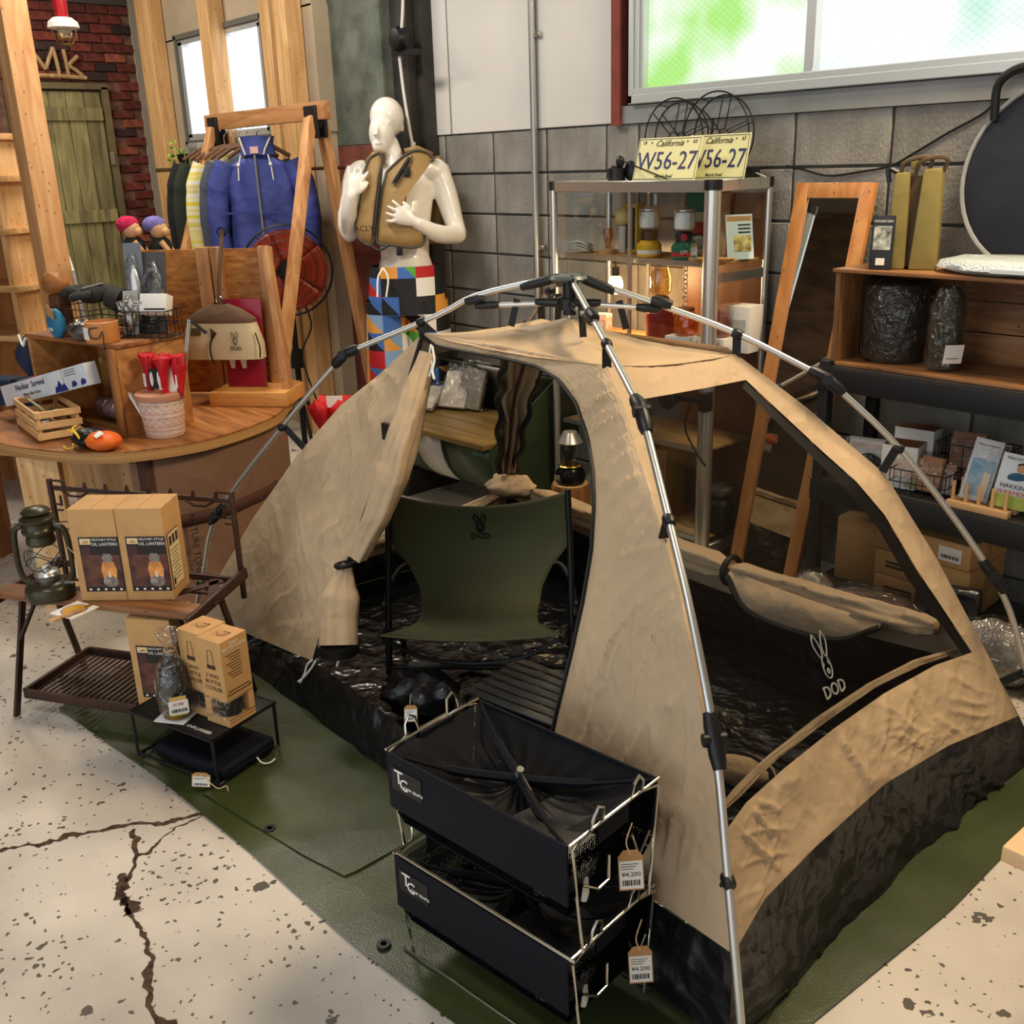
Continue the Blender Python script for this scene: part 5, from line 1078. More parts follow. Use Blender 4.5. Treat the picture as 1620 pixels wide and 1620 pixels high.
# water filter carton
fn_ = rotz(BR) @ V((0, -1, 0)); fp_ = bx(0, -.035, 0); a0, a1 = onp(14, 626, fp_, fn_), onp(146, 590, fp_, fn_)
fx = thing('water_filter_carton', 'long white and blue water filter carton leaning in the box', 'box', a0)
dx = (a1 - a0); L0 = dx.length; dx.normalize(); vz = V((0, 0, 1)); dz = (vz - dx * vz.dot(dx)).normalized(); dy = dz.cross(dx); rot = Matrix((dx, dy, dz)).transposed()
MB().box(a0 + dx * L0 / 2, (L0, .05, .085), rot).build('carton', M('carton_white', (214, 220, 226), .5, var=.04), fx, True, bevel=.002)
BLU = M('print_navy', (34, 40, 120), .6)
for u, s in ((.22, .030), (.40, .0)):
    pass
text('Nuclear  Survival', .034, M('ink_navy', (30, 32, 60), .6), fx, a0 + dx * L0 * .36 - dy * .0262 + dz * .018, dx, dz, w=True); text('Water Filter Straw', .018, INKG, fx, a0 + dx * L0 * .36 - dy * .0262 - dz * .015, dx, dz, w=True)
MB().prism([(-.05, 0), (.05, 0), (.03, .03), (.012, .022), (-.006, .045), (-.025, .022), (-.038, .024)], a0 + dx * L0 * .70 - dy * .0262 - dz * .04, dx, dz, -.0008).build('printed_mountain', BLU, fx, True)
for u in (.85, .95): MB().prism([(-.018, 0), (.016, .004), (.02, .016), (.0, .026), (-.016, .016)], a0 + dx * L0 * u - dy * .0262 - dz * .035, dx, dz, -.0008).build('printed_drop', BLU, fx, True)
for k in range(3): MB().prism([(0, 0), (.08, 0), (.08, .003), (0, .003)], a0 + dx * L0 * .77 - dy * .0262 + dz * (.03 - .009 * k), dx, dz, -.0006).build('printed_line', INKG, fx, True)
MB().prism([(0, -.042), (.001, -.042), (.001, .042), (0, .042)], a0 + dx * L0 * .745 - dy * .0262, dx, dz, -.0006).build('printed_line', INKG, fx, True)
sg = thing('wrapped_roll', 'dark pinkish roll in crinkled clear film inside the box', 'roll', onz(162, 648, ZC + .07) + V((0, .05, 0)))
MB().ell((0, 0, 0), (.12, .05, .045), rotz(.25), 22, 14, lambda u: 1 + .12 * nz(u, 3, 2)).build('roll', M('mauve_roll', (112, 84, 84), .5, var=.4, vs=22), sg, ang=80); MB().ell((0, 0, 0), (.128, .056, .05), rotz(.25), 22, 14, lambda u: 1 + .16 * nz(u, 4, 3)).build('film', PLAST, sg, ang=80)
# orange and black pouch
op_ = thing('stuff_pouch', 'orange and black drawstring pouch with yellow cord on the counter', 'pouch', onz(150, 694, ZC + .035), R(14))
MB().ell((.055, .0, 0), (.07, .06, .034), None, 20, 12, lambda u: 1 + .1 * nz(u, 3)).build('orange_body', fabric('orange_nylon', (226, 104, 34), rough=.5, crease=.3), op_, ang=80); MB().ell((-.03, 0, .0), (.085, .055, .036), None, 20, 12, lambda u: 1 + .18 * nz(u, 3, 4)).build('black_body', BLK, op_, ang=80)
YC = M('yellow_cord', (222, 186, 44), .7)
MB().tube(spline([V((-.11, -.02, .02)), V((-.08, -.05, .035)), V((-.03, -.055, .03)), V((-.0, -.06, .015)), V((-.03, -.05, .028)), V((-.06, -.045, .04)), V((-.09, -.01, .04))], 5), .0035, 6).build('cord', YC, op_); MB().tube(spline([V((-.11, -.06, -.028)), V((-.07, -.075, -.03)), V((-.03, -.072, -.02)), V((-.02, -.075, -.005))], 5), .0035, 6).build('cord', YC, op_)
MB().box((.075, -.03, .032), (.05, .03, .003), Euler((R(25), 0, R(-20))).to_matrix()).build('sticker', PAPER, op_)
# terracotta pot with umbrellas and tools
pp = onz(252, 694, ZC + .001) + V((-.045, .045, 0))
pot = thing('patterned_pot', 'terracotta pot with carved white pattern holding red umbrellas', 'pot', pp)
MB().lathe([(.068, 0), (.072, .006), (.083, .135), (.083, .14), (.09, .143), (.091, .165), (.082, .168), (.078, .155), (.066, .02)], (0, 0, 0), 36).build('pot', M('terracotta_white', (220, 200, 186), .8, var=.06, vs=30), pot)
TER = M('terracotta_rim', (196, 138, 106), .8)
MB().lathe([(.0905, .142), (.0925, .145), (.0925, .164), (.083, .169)], (0, 0, 0), 36).build('rim', TER, pot)
for z in (.012, .03, .045, .078, .095, .128): rr_ = .073 + .0103 * z / .14 * 1.0; MB().tube(arc((0, 0, z), .0722 + .0115 * z / .14, 0, 2 * PI, 40), .0014, 4, True).build('carved_line', TER, pot)
for z0, z1 in ((.048, .076), (.098, .126)):
    b = MB()
    for k in range(16):
        a = 2 * PI * k / 16; r0, r1 = .0725 + .0115 * z0 / .14, .0725 + .0115 * z1 / .14
        for da in (.2, -.2): b.tube([V((r0 * math.cos(a - da / 1), r0 * math.sin(a - da), z0)), V((r1 * math.cos(a + da), r1 * math.sin(a + da), z1))], .0012, 4)
    b.build('carved_pattern', TER, pot)
RDC = fabric('red_umbrella_cloth', (190, 26, 34), rough=.6, crease=.5, cs=20)
for k, (x, y, lean) in enumerate(((.0, .02, .02), (.03, -.02, .05), (-.025, -.01, -.02), (.04, .03, .06))):
    u = thing('small_umbrella', 'small red folded umbrella standing in the patterned pot', 'umbrella', pp + V((x, y, .03)), 0, 'red umbrellas in the pot')
    MB().cyl((0, 0, 0), (lean, lean * .6, .27), .005, n=8).build('shaft', ALU, u)
    b = MB().lathe([(.006, .12), (.016, .15), (.020, .22), (.032, .27), (.02, .275)], (lean * .6, lean * .4, 0), 12); b.v = [p + V((.02 * nz(p, 45, k), .02 * nz(p, 45, k + 4), .014 * nz(p, 40, k))) for p in b.v]; b.build('canopy', RDC, u, ang=80)
    MB().box((lean * .6, lean * .4 - .018, .18), (.018, .004, .05)).build('wrap', PAPER, u)
tg = thing('folding_tongs', 'steel folding tongs standing in the patterned pot', 'tongs', pp + V((.03, .05, .05)))
for s in (-1, 1): MB().beam((s * .008, 0, 0), (.07 + s * .008, .06, .38), .012, .004).build('arm', SILV, tg)
MB().beam((.07, .06, .38), (.11, .1, .33), .016, .008).build('jaw', BMT, tg)
sw = thing('folding_saw', 'white handled tool standing at the edge of the pot', 'tool', pp + V((-.03, -.05, .05))); MB().beam((0, 0, 0), (-.09, -.06, .20), .022, .008).build('blade', PAPER, sw); MB().beam((-.02, -.012, .04), (-.07, -.045, .16), .006, .014).build('edge_rod', SILV, sw)
wt_ = thing('umbrella_card', 'white hang card with black pill print among the umbrellas', 'card', pp + V((.055, .02, .17))); MB().box((0, 0, .05), (.05, .003, .10), R(48)).build('card', PAPER, wt_); MB().box((-.03, -.035, .05), (.055, .003, .075), R(48)).build('black_card', INK, wt_)
for s in (-1, 1): MB().ell((-.03 + s * .009, -.04 + s * .01, .05), (.007, .004, .028), R(48) and rotz(R(48)), 10, 8).build('pill_print', PAPER, wt_)

nvp = atd(22, 608, 4.45)
nv = thing('navy_bundle', 'folded navy tarp bundle on the counter behind the slatted crate', 'bundle', (nvp.x, nvp.y, ZC + .001), R(30))
MB().box((0, 0, .06), (.34, .10, .12)).build('bundle', fabric('navy_tarp', (36, 52, 76), crease=.3), nv, bevel=.02, seg=3); MB().box((.05, 0, .06), (.02, .104, .124)).build('strap', ZIP, nv)
# ------------------------------------------------------------------ wooden display stand with hanging bag
DS = V((-4.19, 1.925, ZC + .001)); DR = R(40)
OSB = M('osb_board', (190, 128, 58), .6, c2=(146, 86, 30), vs=20, st=(1, 1, 3.2), det=2, bump=.2, bs=40)
dsn = thing('display_stand', 'orange wooden display stand with board back on the counter', 'stand', DS, DR)
MB().box((-.08, .03, .32), (.64, .012, .62)).build('back_board', OSB, dsn, bevel=.002)
for x, w_ in ((-.06, .06), (.0, .045), (.21, .04)): MB().box((x, .005, .33), (w_, .035, .62)).build('batten', AGED, dsn, bevel=.003)
MB().beam((.235, -.02, .64), (.31, -.12, .045), .05, .03, (1, 0, 0)).build('slanted_post', AGED, dsn, bevel=.003)
MB().box((.16, -.10, .03), (.34, .22, .06)).build('base_block', wood('base_pine', (214, 158, 88), (190, 126, 58), 'X', 6), dsn, bevel=.004)
def ds(x, y, z): return DS + rotz(DR) @ V((x, y, z))
hb = thing('hanging_bag', 'cream and brown hanging bag with a rabbit emblem on the display stand', 'bag', ds(.05, -.13, .075), DR); hb.scale = (1.15, 1.0, 1.15)
CRE = fabric('cream_canvas', (212, 196, 160), rough=.8, crease=.15, cs=5); BRC = fabric('brown_cloth', (98, 74, 56), rough=.8, crease=.25, cs=6)
def ring(z, hx, hy, n=28, e=.5): return [V((hx * math.copysign(abs(math.cos(2 * PI * k / n)) ** e, math.cos(2 * PI * k / n)), hy * math.copysign(abs(math.sin(2 * PI * k / n)) ** e, math.sin(2 * PI * k / n)), z)) for k in range(n)]
MB().grid([ring(.10, .12, .03), ring(.103, .152, .05), ring(.16, .15, .052), ring(.235, .128, .045)], True).build('body', CRE, hb, ang=60)
MB().grid([ring(.234, .129, .046), ring(.245, .13, .046), ring(.28, .08, .03), ring(.30, .03, .015)], True).build('top', BRC, hb, ang=60)
MB().tube(spline([V((0, 0, .30)), V((.0, .03, .4)), V((.0, .10, .53)), V((0, .11, .55))], 5), .008, 8).build('strap', BRC, hb); MB().tube(arc((0, .0, .315), .012, 0, 2 * PI, 14, (1, 0, 0), (0, 0, 1)), .002, 5, True).build('ring', STEEL, hb); MB().tube(arc((0, .10, .545), .016, 0, 2 * PI, 14, (1, 0, 0), (0, 0, 1)), .003, 5, True).build('carabiner', BMT, hb)
MB().box((-.088, -.050, .205), (.045, .003, .026), Matrix.Rotation(R(-5), 3, 'X')).build('patch', BRC, hb); MB().prism([(-.012, -.03), (.012, 0), (-.012, .02)], V((-.015, -.054, .20)), (1, 0, 0), (0, 0, 1), -.003).build('patch', BRC, hb)
MB().tube(spline([V((-.012, -.056, .2)), V((-.03, -.06, .16)), V((-.032, -.06, .12)), V((-.026, -.055, .09))], 5), .003, 6).build('cord', BPL, hb); MB().tube(spline([V((.14, -.04, .2)), V((.155, -.05, .15)), V((.152, -.05, .11))], 5), .003, 6).build('cord', BPL, hb)
rabbit(hb, INK, V((.065, -.0565, .175)), (1, 0, 0), (0, -.05, 1), .030, .0011)
rp_ = thing('red_packet', 'glossy red packet with a white print behind the hanging bag', 'packet', ds(.115, -.07, .061), DR); rp_.scale = (1.08, 1, 1.12)
MB().box((0, 0, .165), (.16, .012, .33), Matrix.Rotation(R(-6), 3, 'X')).build('packet', M('crimson_card', (150, 22, 50), .25), rp_, bevel=.002)
for s in (-1, 1): MB().prism([(-.016, .0), (.016, .0), (.02, .03), (.008, .06), (.014, .10), (-.014, .10), (-.008, .06), (-.022, .03)], V((-.03 + s * .024, -.010, .01)), (1, 0, 0), (0, -.1, 1), -.001).build('printed_leg', PAPER, rp_)
for s in (-1, 1): MB().prism([(-.016, .0), (.014, .0), (.004, .03)], V((-.03 + s * .024, -.0115, .014)), (1, 0, 0), (0, -.1, 1), -.001).build('printed_foot', RED, rp_)
MB().box((.045, -.006, .08), (.055, .003, .035)).build('price_sticker', PAPER, rp_); barcode(rp_, V((.022, -.0088, .068)), (1, 0, 0), (0, 0, 1), .045, .010)
# two mohair dolls
FLS = M('doll_skin', (206, 158, 112), .7); VST = fabric('doll_vest', (36, 36, 34), rough=.8, crease=.2)
for i, (px, hc, nm) in enumerate(((208, (206, 32, 84), 'pink'), (250, (128, 118, 190), 'purple'))):
    c = atd(px + 6, 402, 4.45); d_ = thing('furry_doll', 'small toy doll with %s fluffy hair and a dark vest' % nm, 'doll', c + V((0, 0, .0)), R(60))
    MB().ell((0, 0, .03), (.05, .038, .05), None, 14, 10).build('vest', VST, d_)
    b = MB().ell((.0, 0, .105), (.038, .04, .04), None, 16, 12); b.ell((.028, -.012, .095), (.022, .026, .02), None, 12, 8); b.build('head', FLS, d_)
    MB().ell((-.016, .006, .125), (.048, .044, .036), None, 22, 14, lambda u: 1 + .14 * nz(u, 9, i)).build('hair', M('hair_' + nm, hc, .9, var=.15, vs=60, bump=1, bs=220), d_, ang=80)
    for s in (-1, 1): MB().tube([V((.01, s * .045, .055)), V((.035, s * .05, .02)), V((.05, s * .03, -.005))], [.013, .012, .010], 8).build('arm', FLS, d_)
    for s in (-1, 1): MB().ell((.047, -.012 + s * .012, .112), (.004, .004, .005), None, 8, 6).build('eye', INK, d_)
    MB().ell((.012, .042, .10), (.010, .006, .012), None, 8, 6).build('ear', FLS, d_)

# ------------------------------------------------------------------ clothes rack
rk_r, rk_l = ony(518, 176, 2.8), ony(328, 193, 2.8); zb = (rk_r.z + rk_l.z) / 2
cr_ = thing('clothes_rack', 'timber clothes rail on A-frame legs with black brackets', 'rack', (rk_r.x, 2.8, 0))
MB().beam((rk_l.x, 2.8, zb), (rk_r.x, 2.8, zb), .04, .085).build('rail_beam', AGEDX, cr_, True, bevel=.004)
for x, s in ((rk_r.x - .12, 1), (rk_l.x + .12, -1)):
    for y, lx in ((2.12, .36), (3.02, .1)):
        MB().beam((x, 2.8 + (.03 if y > 2.8 else -.03), zb - .03), (x + lx * (1 if s > 0 else -.3), y, 0), .04, .07, (1, 0, 0)).build('leg', AGED, cr_, True, bevel=.004)
    MB().box((x, 2.775, zb - .05), (.11, .02, .15)).box((x, 2.825, zb - .05), (.11, .02, .15)).box((x, 2.8, zb - .055), (.10, .07, .03)).build('bracket', BPL, cr_, True, bevel=.004)
RODM = M('rust_rod', (110, 70, 44), .5, .6)
tag(MB().tube([V((rk_l.x - .3, 3.02, zb - .27)), V((rk_r.x - .05, 3.02, zb - .27))], .009, 8).tube([V((rk_l.x - .3, 3.02, zb - .27)), V((rk_l.x - .3, 3.14, zb - .27))], .009, 8).build('hanging_rod', RODM), 'thin rusty rod along the stud wall behind the clothes', 'rod')
def garment(name, label, cat, x, mat, W=.5, L=.62, top=None, sleeve=True, rz=0, seed=1, y=2.8, fat=1.):
    """a jacket on a hanger: body, two sleeves, collar; front faces +X after rotation"""
    zt = zb - .13; t = thing(name, label, cat, (x, y, zt), rz)
    rows = []
    for j in range(21):
        q = j / 20; z = -.02 - L * q; hw = np.interp(q, [0, .06, .15, .5, 1], [.06, W * .42, W * .48, W * .43, W * .46]); dp = np.interp(q, [0, .1, .5, 1], [.04 * fat, .07 * fat, .085 * fat, .085 * fat])
        rows.append([V((hw * math.copysign(abs(math.cos(a)) ** .8, math.cos(a)), -dp * math.sin(a) * (1 + .18 * math.sin(7 * a + seed + 3 * q)), z - (.06 * abs(math.cos(a)) if q < .12 else 0))) for a in [2 * PI * k / 40 for k in range(40)]])
    MB().grid(rows, True).build('body', mat, t, ang=80)
    if sleeve:
        for s in (-1, 1): MB().tube(spline([V((s * W * .42, 0, -.10)), V((s * W * .56, -.01, -.25)), V((s * W * .60, -.02, -.45)), V((s * W * .58, -.02, -.60))], 6), [.075 * (.5 + .5 * fat)] * 6 + [.07 * (.4 + .6 * fat)] * 6 + [.062 * (.4 + .6 * fat)] * 7, 12).build('sleeve', mat, t, ang=80)
    MB().tube([V((-W * .4, .0, -.07)), V((-W * .2, 0, -.02)), V((0, 0, .0)), V((W * .2, 0, -.02)), V((W * .4, 0, -.07))], .012, 8).build('hanger', wood('hanger_wood', (110, 74, 44), (84, 52, 30), 'X', 6, knots=False), t)
    MB().tube(spline([V((0, 0, 0)), V((0, 0, .05)), V((.02, 0, .075)), V((0, 0, .095)), V((-.02, 0, .08))], 5), .003, 6).build('hook', STEEL, t)
    return t
BLJ = fabric('blue_nylon_jacket', (60, 70, 136), rough=.55, var=.12, crease=.45, cs=5)
xj = ony(415, 300, 2.8).x
bj = garment('nylon_jacket', 'royal blue zip jacket with white cords on the timber rail', 'jacket', xj + .0, BLJ, .43, .62, rz=R(48), seed=2, fat=.8)
MB().grid([[V((.085 * math.cos(a) * k, -.06 * math.sin(a) * k - .01, z)) for a in [2 * PI * i / 24 for i in range(25)]] for k, z in ((1.15, -.06), (1.05, .0), (1.15, .035), (1., .03))]).build('collar', BLJ, bj, ang=60)
for s in (-1, 1): MB().tube([V((s * .085, -.05, .03)), V((s * .06, -.085, -.03)), V((s * .05, -.09, -.06))], .005, 6).build('collar_trim', M('cream_trim', (206, 196, 160), .6), bj)
MB().tube([V((0, -.09, -.06)), V((.005, -.10, -.25)), V((.01, -.10, -.62))], .006, 6).build('zip', M('zip_grey', (150, 150, 140), .4, .6), bj)
for s in (-1, 1): MB().tube([V((s * .075, -.095, -.06)), V((s * .09, -.11, -.12)), V((s * .095, -.108, -.19))], .0035, 6).build('pull_cord', CORD, bj); MB().ell((s * .088, -.112, -.11), (.010, .008, .010), None, 8, 6).build('toggle', CORD, bj)
MB().box((.0, -.085, -.035), (.045, .003, .035)).build('neck_label', M('label_pink', (214, 170, 160), .7), bj)
MB().box((0, -.098, -.36), (.42, .004, .012)).build('seam', M('seam_blue', (44, 54, 120), .7), bj)
for k, (c_, lab, nm, sl) in enumerate((((70, 76, 92), 'blue grey shirt hanging behind the blue jacket', 'shirt', True), ((150, 146, 140), 'grey knitted shirt hanging among the rail clothes', 'shirt', False), ((206, 196, 40), 'yellow and white striped shirt on the timber rail', 'shirt', True), ((120, 116, 84), 'camouflage vest hanging between yellow and dark jackets', 'vest', False), ((38, 46, 36), 'dark green jacket hanging on the timber rail', 'jacket', True), ((26, 26, 28), 'black jacket hanging last on the rail beside the dark green one', 'jacket', True))):
    m_ = fabric('garment_%d' % k, c_, rough=.8, crease=.3, cs=5, var=.1 if k != 3 else .35)
    if k == 2: m_ = M('striped_yellow', (216, 200, 40), .8, c2=(230, 228, 214), vs=2.4, st=(.2, .2, 18), det=0)
    garment('rail_' + nm, lab, nm, xj - .13 - .09 * k, m_, .42, .60 + .02 * (k % 3), rz=R(54), seed=k + 4, sleeve=sl, fat=.5)
# ------------------------------------------------------------------ fan
fc = atd(455, 428, 5.25); ff = (CAM - fc); ff.z = 0; ff.normalize(); ff = (ff + V((.15, -.1, .08))).normalized(); fx_ = V((0, 0, 1)).cross(ff).normalized(); fz_ = ff.cross(fx_)
FM = Matrix((fx_, fz_, ff)).transposed()
fan = thing('pedestal_fan', 'black pedestal fan with orange red blades behind the rack leg', 'fan', (fc.x, fc.y, 0)); fl_ = fan.location
def fw(r_, a, z): return fc - fl_ + FM @ V((r_ * math.cos(a), r_ * math.sin(a), z))
FRD = M('fan_red', (150, 52, 30), .3, alpha=.93)
for k in range(5):
    rows = []
    for i in range(9):
        r_ = .05 + .155 * i / 8; rows.append([fw(r_, 2 * PI * k / 5 + (j / 8 - .5) * 1.256, -.02 + .03 * (j / 8 - .5)) for j in range(9)])
    MB().grid(rows).build('blade', FRD, fan, ang=80, solid=.003)
MB().cyl(fw(0, 0, -.03), fw(0, 0, .045), .048, .044, 24).build('hub_cap', M('fan_cap', (18, 18, 20), .15), fan)
for zz in (.04, -.07):
    for r_ in (.09, .15, .19, .225): MB().tube([fw(r_, 2 * PI * k / 40, zz * (1 - (r_ / .25) ** 3)) for k in range(40)], .0022, 5, True).build('guard_ring', BMT, fan)
    for k in range(36): MB().tube([fw(.045, 2 * PI * k / 36, zz), fw(.15, 2 * PI * k / 36, zz * .85), fw(.225, 2 * PI * k / 36, zz * .3)], .0013, 4).build('guard_wire', M('fan_guard_red', (86, 40, 28), .4, .3), fan)
MB().tube([fw(.228, 2 * PI * k / 40, 0) for k in range(40)], .006, 6, True).build('guard_rim', BMT, fan)
MB().cyl(fw(0, 0, -.18), fw(0, 0, -.03), .05, .06, 20).build('motor', BPL, fan)
MB().cyl(fw(0, 0, -.13), V((fw(0, 0, -.13).x, fw(0, 0, -.13).y, .04)), .016, n=12).build('pole', BMT, fan)
MB().cyl(V((fw(0, 0, -.13).x, fw(0, 0, -.13).y, .58)), V((fw(0, 0, -.13).x, fw(0, 0, -.13).y, .68)), .035, n=12).build('height_clamp', BPL, fan)
for k in range(3): a = 2 * PI * k / 3 + .4; MB().tube([fw(0, 0, -.13) * 1 - V((0, 0, fw(0, 0, -.13).z - .45)), V((fw(0, 0, -.13).x + .32 * math.cos(a), fw(0, 0, -.13).y + .32 * math.sin(a), .012))], .012, 8).build('tripod_leg', BMT, fan)
MB().tube(spline([fw(.1, -1.2, -.14), fw(.3, -1.25, -.1), fw(.45, -1.5, -.1), fw(.7, -1.45, -.12)], 6), .005, 6).build('cable', BPL, fan)
# wall shelf with radio and plants
ws = thing('wall_shelf', 'small dark shelf bracketed on the stud wall', 'shelf', ony(295, 268, 3.0))
MB().box((0, 0, 0), (.5, .22, .025)).build('board', wood('dark_board', (96, 70, 48), (70, 48, 32), 'X', 6, knots=False), ws, bevel=.003)
MB().box((-.2, .06, -.06), (.02, .1, .1)).box((.2, .06, -.06), (.02, .1, .1)).build('bracket', BMT, ws)
rd = thing('metal_box', 'small grey metal box standing on the wall shelf', 'box', ony(320, 266, 3.0) + V((0, 0, .013))); MB().box((0, 0, .07), (.15, .1, .14)).build('case', M('grey_case', (150, 150, 142), .4, .3), rd, bevel=.012); MB().box((0, -.051, .07), (.11, .004, .09)).build('front_panel', M('case_panel', (110, 112, 108), .4), rd)
pl = thing('trailing_plant', 'trailing green plant hanging from the wall shelf', 'plant', ony(292, 262, 2.98) + V((0, 0, .013))); LEAF = M('leaf_green', (120, 178, 60), .5, var=.3, vs=20)
MB().lathe([(.03, 0), (.045, .06), (.04, .06), (.03, .01)], (0, 0, 0), 16).build('pot', BPL, pl)
for k in range(26):
    a = random.uniform(0, 2 * PI); r_ = random.uniform(.03, .12); z = random.uniform(-.12, .14); b = MB(); p = V((r_ * math.cos(a), r_ * math.sin(a) * .6 - .03, z)); u = V((math.cos(a), math.sin(a), random.uniform(-.5, .5))).normalized(); v_ = u.orthogonal().normalized()
    b.add([p, p + u * .02 + v_ * .012, p + u * .045, p + u * .02 - v_ * .012], [(0, 1, 2, 3)]); b.build('leaf', LEAF, pl)
for k in range(5): a = k * 1.3; MB().tube(spline([V((0, 0, .05)), V((.06 * math.cos(a), .04 * math.sin(a) - .02, .09)), V((.1 * math.cos(a), .06 * math.sin(a) - .03, -.05))], 4), .0025, 4).build('stem', LEAF, pl)
dr_ = thing('dried_branches', 'bunch of dried brown branches under the wall shelf', 'branches', ony(280, 330, 2.95))
for k in range(14): b = MB(); a = k * .7; b.tube(spline([V((0, 0, -.25)), V((.03 * math.cos(a), .03 * math.sin(a), 0)), V((.08 * math.cos(a), .06 * math.sin(a), .2 + .04 * (k % 4)))], 4), .004, 5); b.build('branch', M('dry_twig', (136, 98, 62), .9), dr_)
MB().ell((0, 0, -.02), (.10, .08, .05), None, 16, 10, lambda u: 1 + .35 * nz(u, 6)).build('dried_moss', M('dry_moss', (118, 84, 50), .95, bump=1, bs=80), dr_, ang=80)
MB().lathe([(.05, -.9), (.07, -.88), (.085, -.3), (.08, -.3), (.06, -.8)], (0, 0, 0), 18).build('floor_vase', M('vase_brown', (80, 62, 48), .8), dr_); dr_.location.z = .9
# orange handled pole behind the post
pol = thing('fishing_pole', 'thin white and orange pole leaning behind the cedar post', 'pole', atd(116, 430, 4.75)); e0 = atd(96, 372, 4.8) - pol.location
MB().tube([V((0, 0, 0)), e0], .008, 8).build('shaft', M('pole_white', (222, 220, 212), .4), pol); MB().tube([V((-.01, -.01, .02)), e0 * .6 + V((-.012, -.012, 0))], .008, 8).build('grip', M('pole_orange', (206, 120, 40), .5), pol); MB().tube([V((0, 0, 0)), V((.0, .02, -.35))], .012, 8).build('butt', ALU, pol)
# ------------------------------------------------------------------ wall fittings
RV, TV = V((math.sin(HEAD), math.cos(HEAD), 0)), V((math.cos(HEAD), -math.sin(HEAD), 0))      # to the right / towards the viewer
cp = thing('conduit_pipe', 'galvanised conduit pipe running down the block wall', 'pipe', (-3.875, YW - .035, .9))
MB().cyl((0, 0, -.2), (0, 0, 2.6), .017, n=14).build('pipe', M('galvanised', (168, 170, 168), .35, .8), cp)
for z in (1.26, .3): MB().box((.012, .012, z), (.07, .02, .022)).cyl((.035, -.005, z), (.035, .02, z), .008).build('clamp', STEEL, cp)
jb = thing('wall_fitting', 'round black cable fitting on the pillar edge', 'fitting', ony(636, 62, 3.32))
MB().lathe([(.06, 0), (.062, .02), (.05, .05), (.0, .06)], (0, 0, 0), 20, Matrix.Rotation(PI / 2, 3, 'X')).build('cap', BPL, jb)
MB().beam((-.06, -.02, -.06), (.17, -.01, -.075), .02, .03).build('bracket_arm', BMT, jb)
WCB = M('white_cable', (214, 212, 206), .5)
MB().tube(spline([V((.05, -.01, .45)), V((.045, -.01, .2)), V((.03, -.02, .04))], 5), .008, 8).build('cable', WCB, jb); MB().tube(spline([V((-.02, -.01, -.06)), V((-.0, -.01, -.25)), V((.04, -.012, -.45)), V((.06, -.012, -.52))], 5), .008, 8).build('cable', WCB, jb); MB().cyl((.06, -.012, -.60), (.06, -.012, -.50), .014).build('plug', WCB, jb)
tag(MB().tube(spline([ony(x, y, YW - .012) for x, y in ((1640, 90), (1600, 130), (1560, 176), (1500, 210), (1450, 240), (1410, 262), (1360, 272), (1310, 278), (1270, 268), (1245, 262))], 5), .004, 6).build('wall_cable', BPL), 'thin black cable drooping along the block wall under the window', 'cable')

# ------------------------------------------------------------------ mannequin
D0 = 5.25
def mp(x, y, dd=0): return atd(x, y, D0 + dd)
mh = mp(641, 430); mf = V((mh.x, mh.y, 0))
mq = thing('mannequin', 'glossy white mannequin with bent arms wearing a khaki vest', 'mannequin', mf)
b = MB(); rT = Matrix((RV, -TV, V((0, 0, 1)))).transposed()
b.ell(mp(612, 186), (.088, .108, .10), rT, 28, 18); b.ell(mp(604, 212, -.03), (.066, .075, .10), rT, 24, 16); b.ell(mp(601, 232, -.05), (.040, .045, .035), rT, 18, 12)
b.tube([mp(597, 196, -.10), mp(594, 214, -.125), mp(596, 217, -.10)], [.010, .016, .010], 8); b.ell(mp(599, 226, -.095), (.022, .012, .008), rT, 12, 8); b.ell(mp(603, 194, -.088), (.05, .012, .010), rT, 14, 8)
b.ell(mp(636, 200, .02), (.010, .02, .03), rT, 10, 8)
b.tube([mp(613, 225, .01), mp(622, 250, .02), mp(626, 280, .02)], [.055, .055, .07], 20)
# trunk as stacked ovals
secs = [(625, 262, .07, .06), (628, 276, .15, .08), (631, 292, .185, .10), (633, 318, .17, .115), (636, 345, .15, .11), (639, 375, .13, .095), (641, 405, .125, .09), (642, 432, .15, .10), (643, 460, .16, .11)]
rows = []
for x, y, hx, hy in secs: c_ = mp(x, y); rows.append([c_ + RV * (hx * math.cos(a)) + TV * (hy * math.sin(a)) for a in [2 * PI * k / 28 for k in range(28)]])
b.grid(rows, True); k = len(b.v); n_ = 28; b.f.append(tuple(range(k - n_ * len(secs), k - n_ * len(secs) + n_))); b.f.append(tuple(range(k - n_, k)))
def limb(pts, rs): b.tube(spline(pts, 6), list(np.interp(np.linspace(0, 1, 6 * (len(pts) - 1) + 1), np.linspace(0, 1, len(rs)), rs)), 16)
limb([mp(690, 268), mp(706, 310, .01), mp(718, 350, .02), mp(725, 370, .0)], [.068, .06, .05, .045]); b.ell(mp(687, 272), (.075, .08, .07), rT, 18, 12); b.ell(mp(724, 371, .0), (.046, .05, .046), rT, 14, 10)
limb([mp(724, 372, .0), mp(695, 370, -.10), mp(665, 356, -.18), mp(655, 350, -.20)], [.046, .046, .034, .027])
limb([mp(567, 270), mp(554, 310, -.0), mp(549, 355, -.02), mp(553, 370, -.03)], [.066, .056, .048, .042]); b.ell(mp(572, 274), (.07, .078, .065), rT, 18, 12); b.ell(mp(553, 370, -.03), (.042, .046, .042), rT, 14, 10)
limb([mp(553, 368, -.03), mp(552, 340, -.13), mp(556, 312, -.19), mp(557, 308, -.195)], [.042, .042, .032, .027])
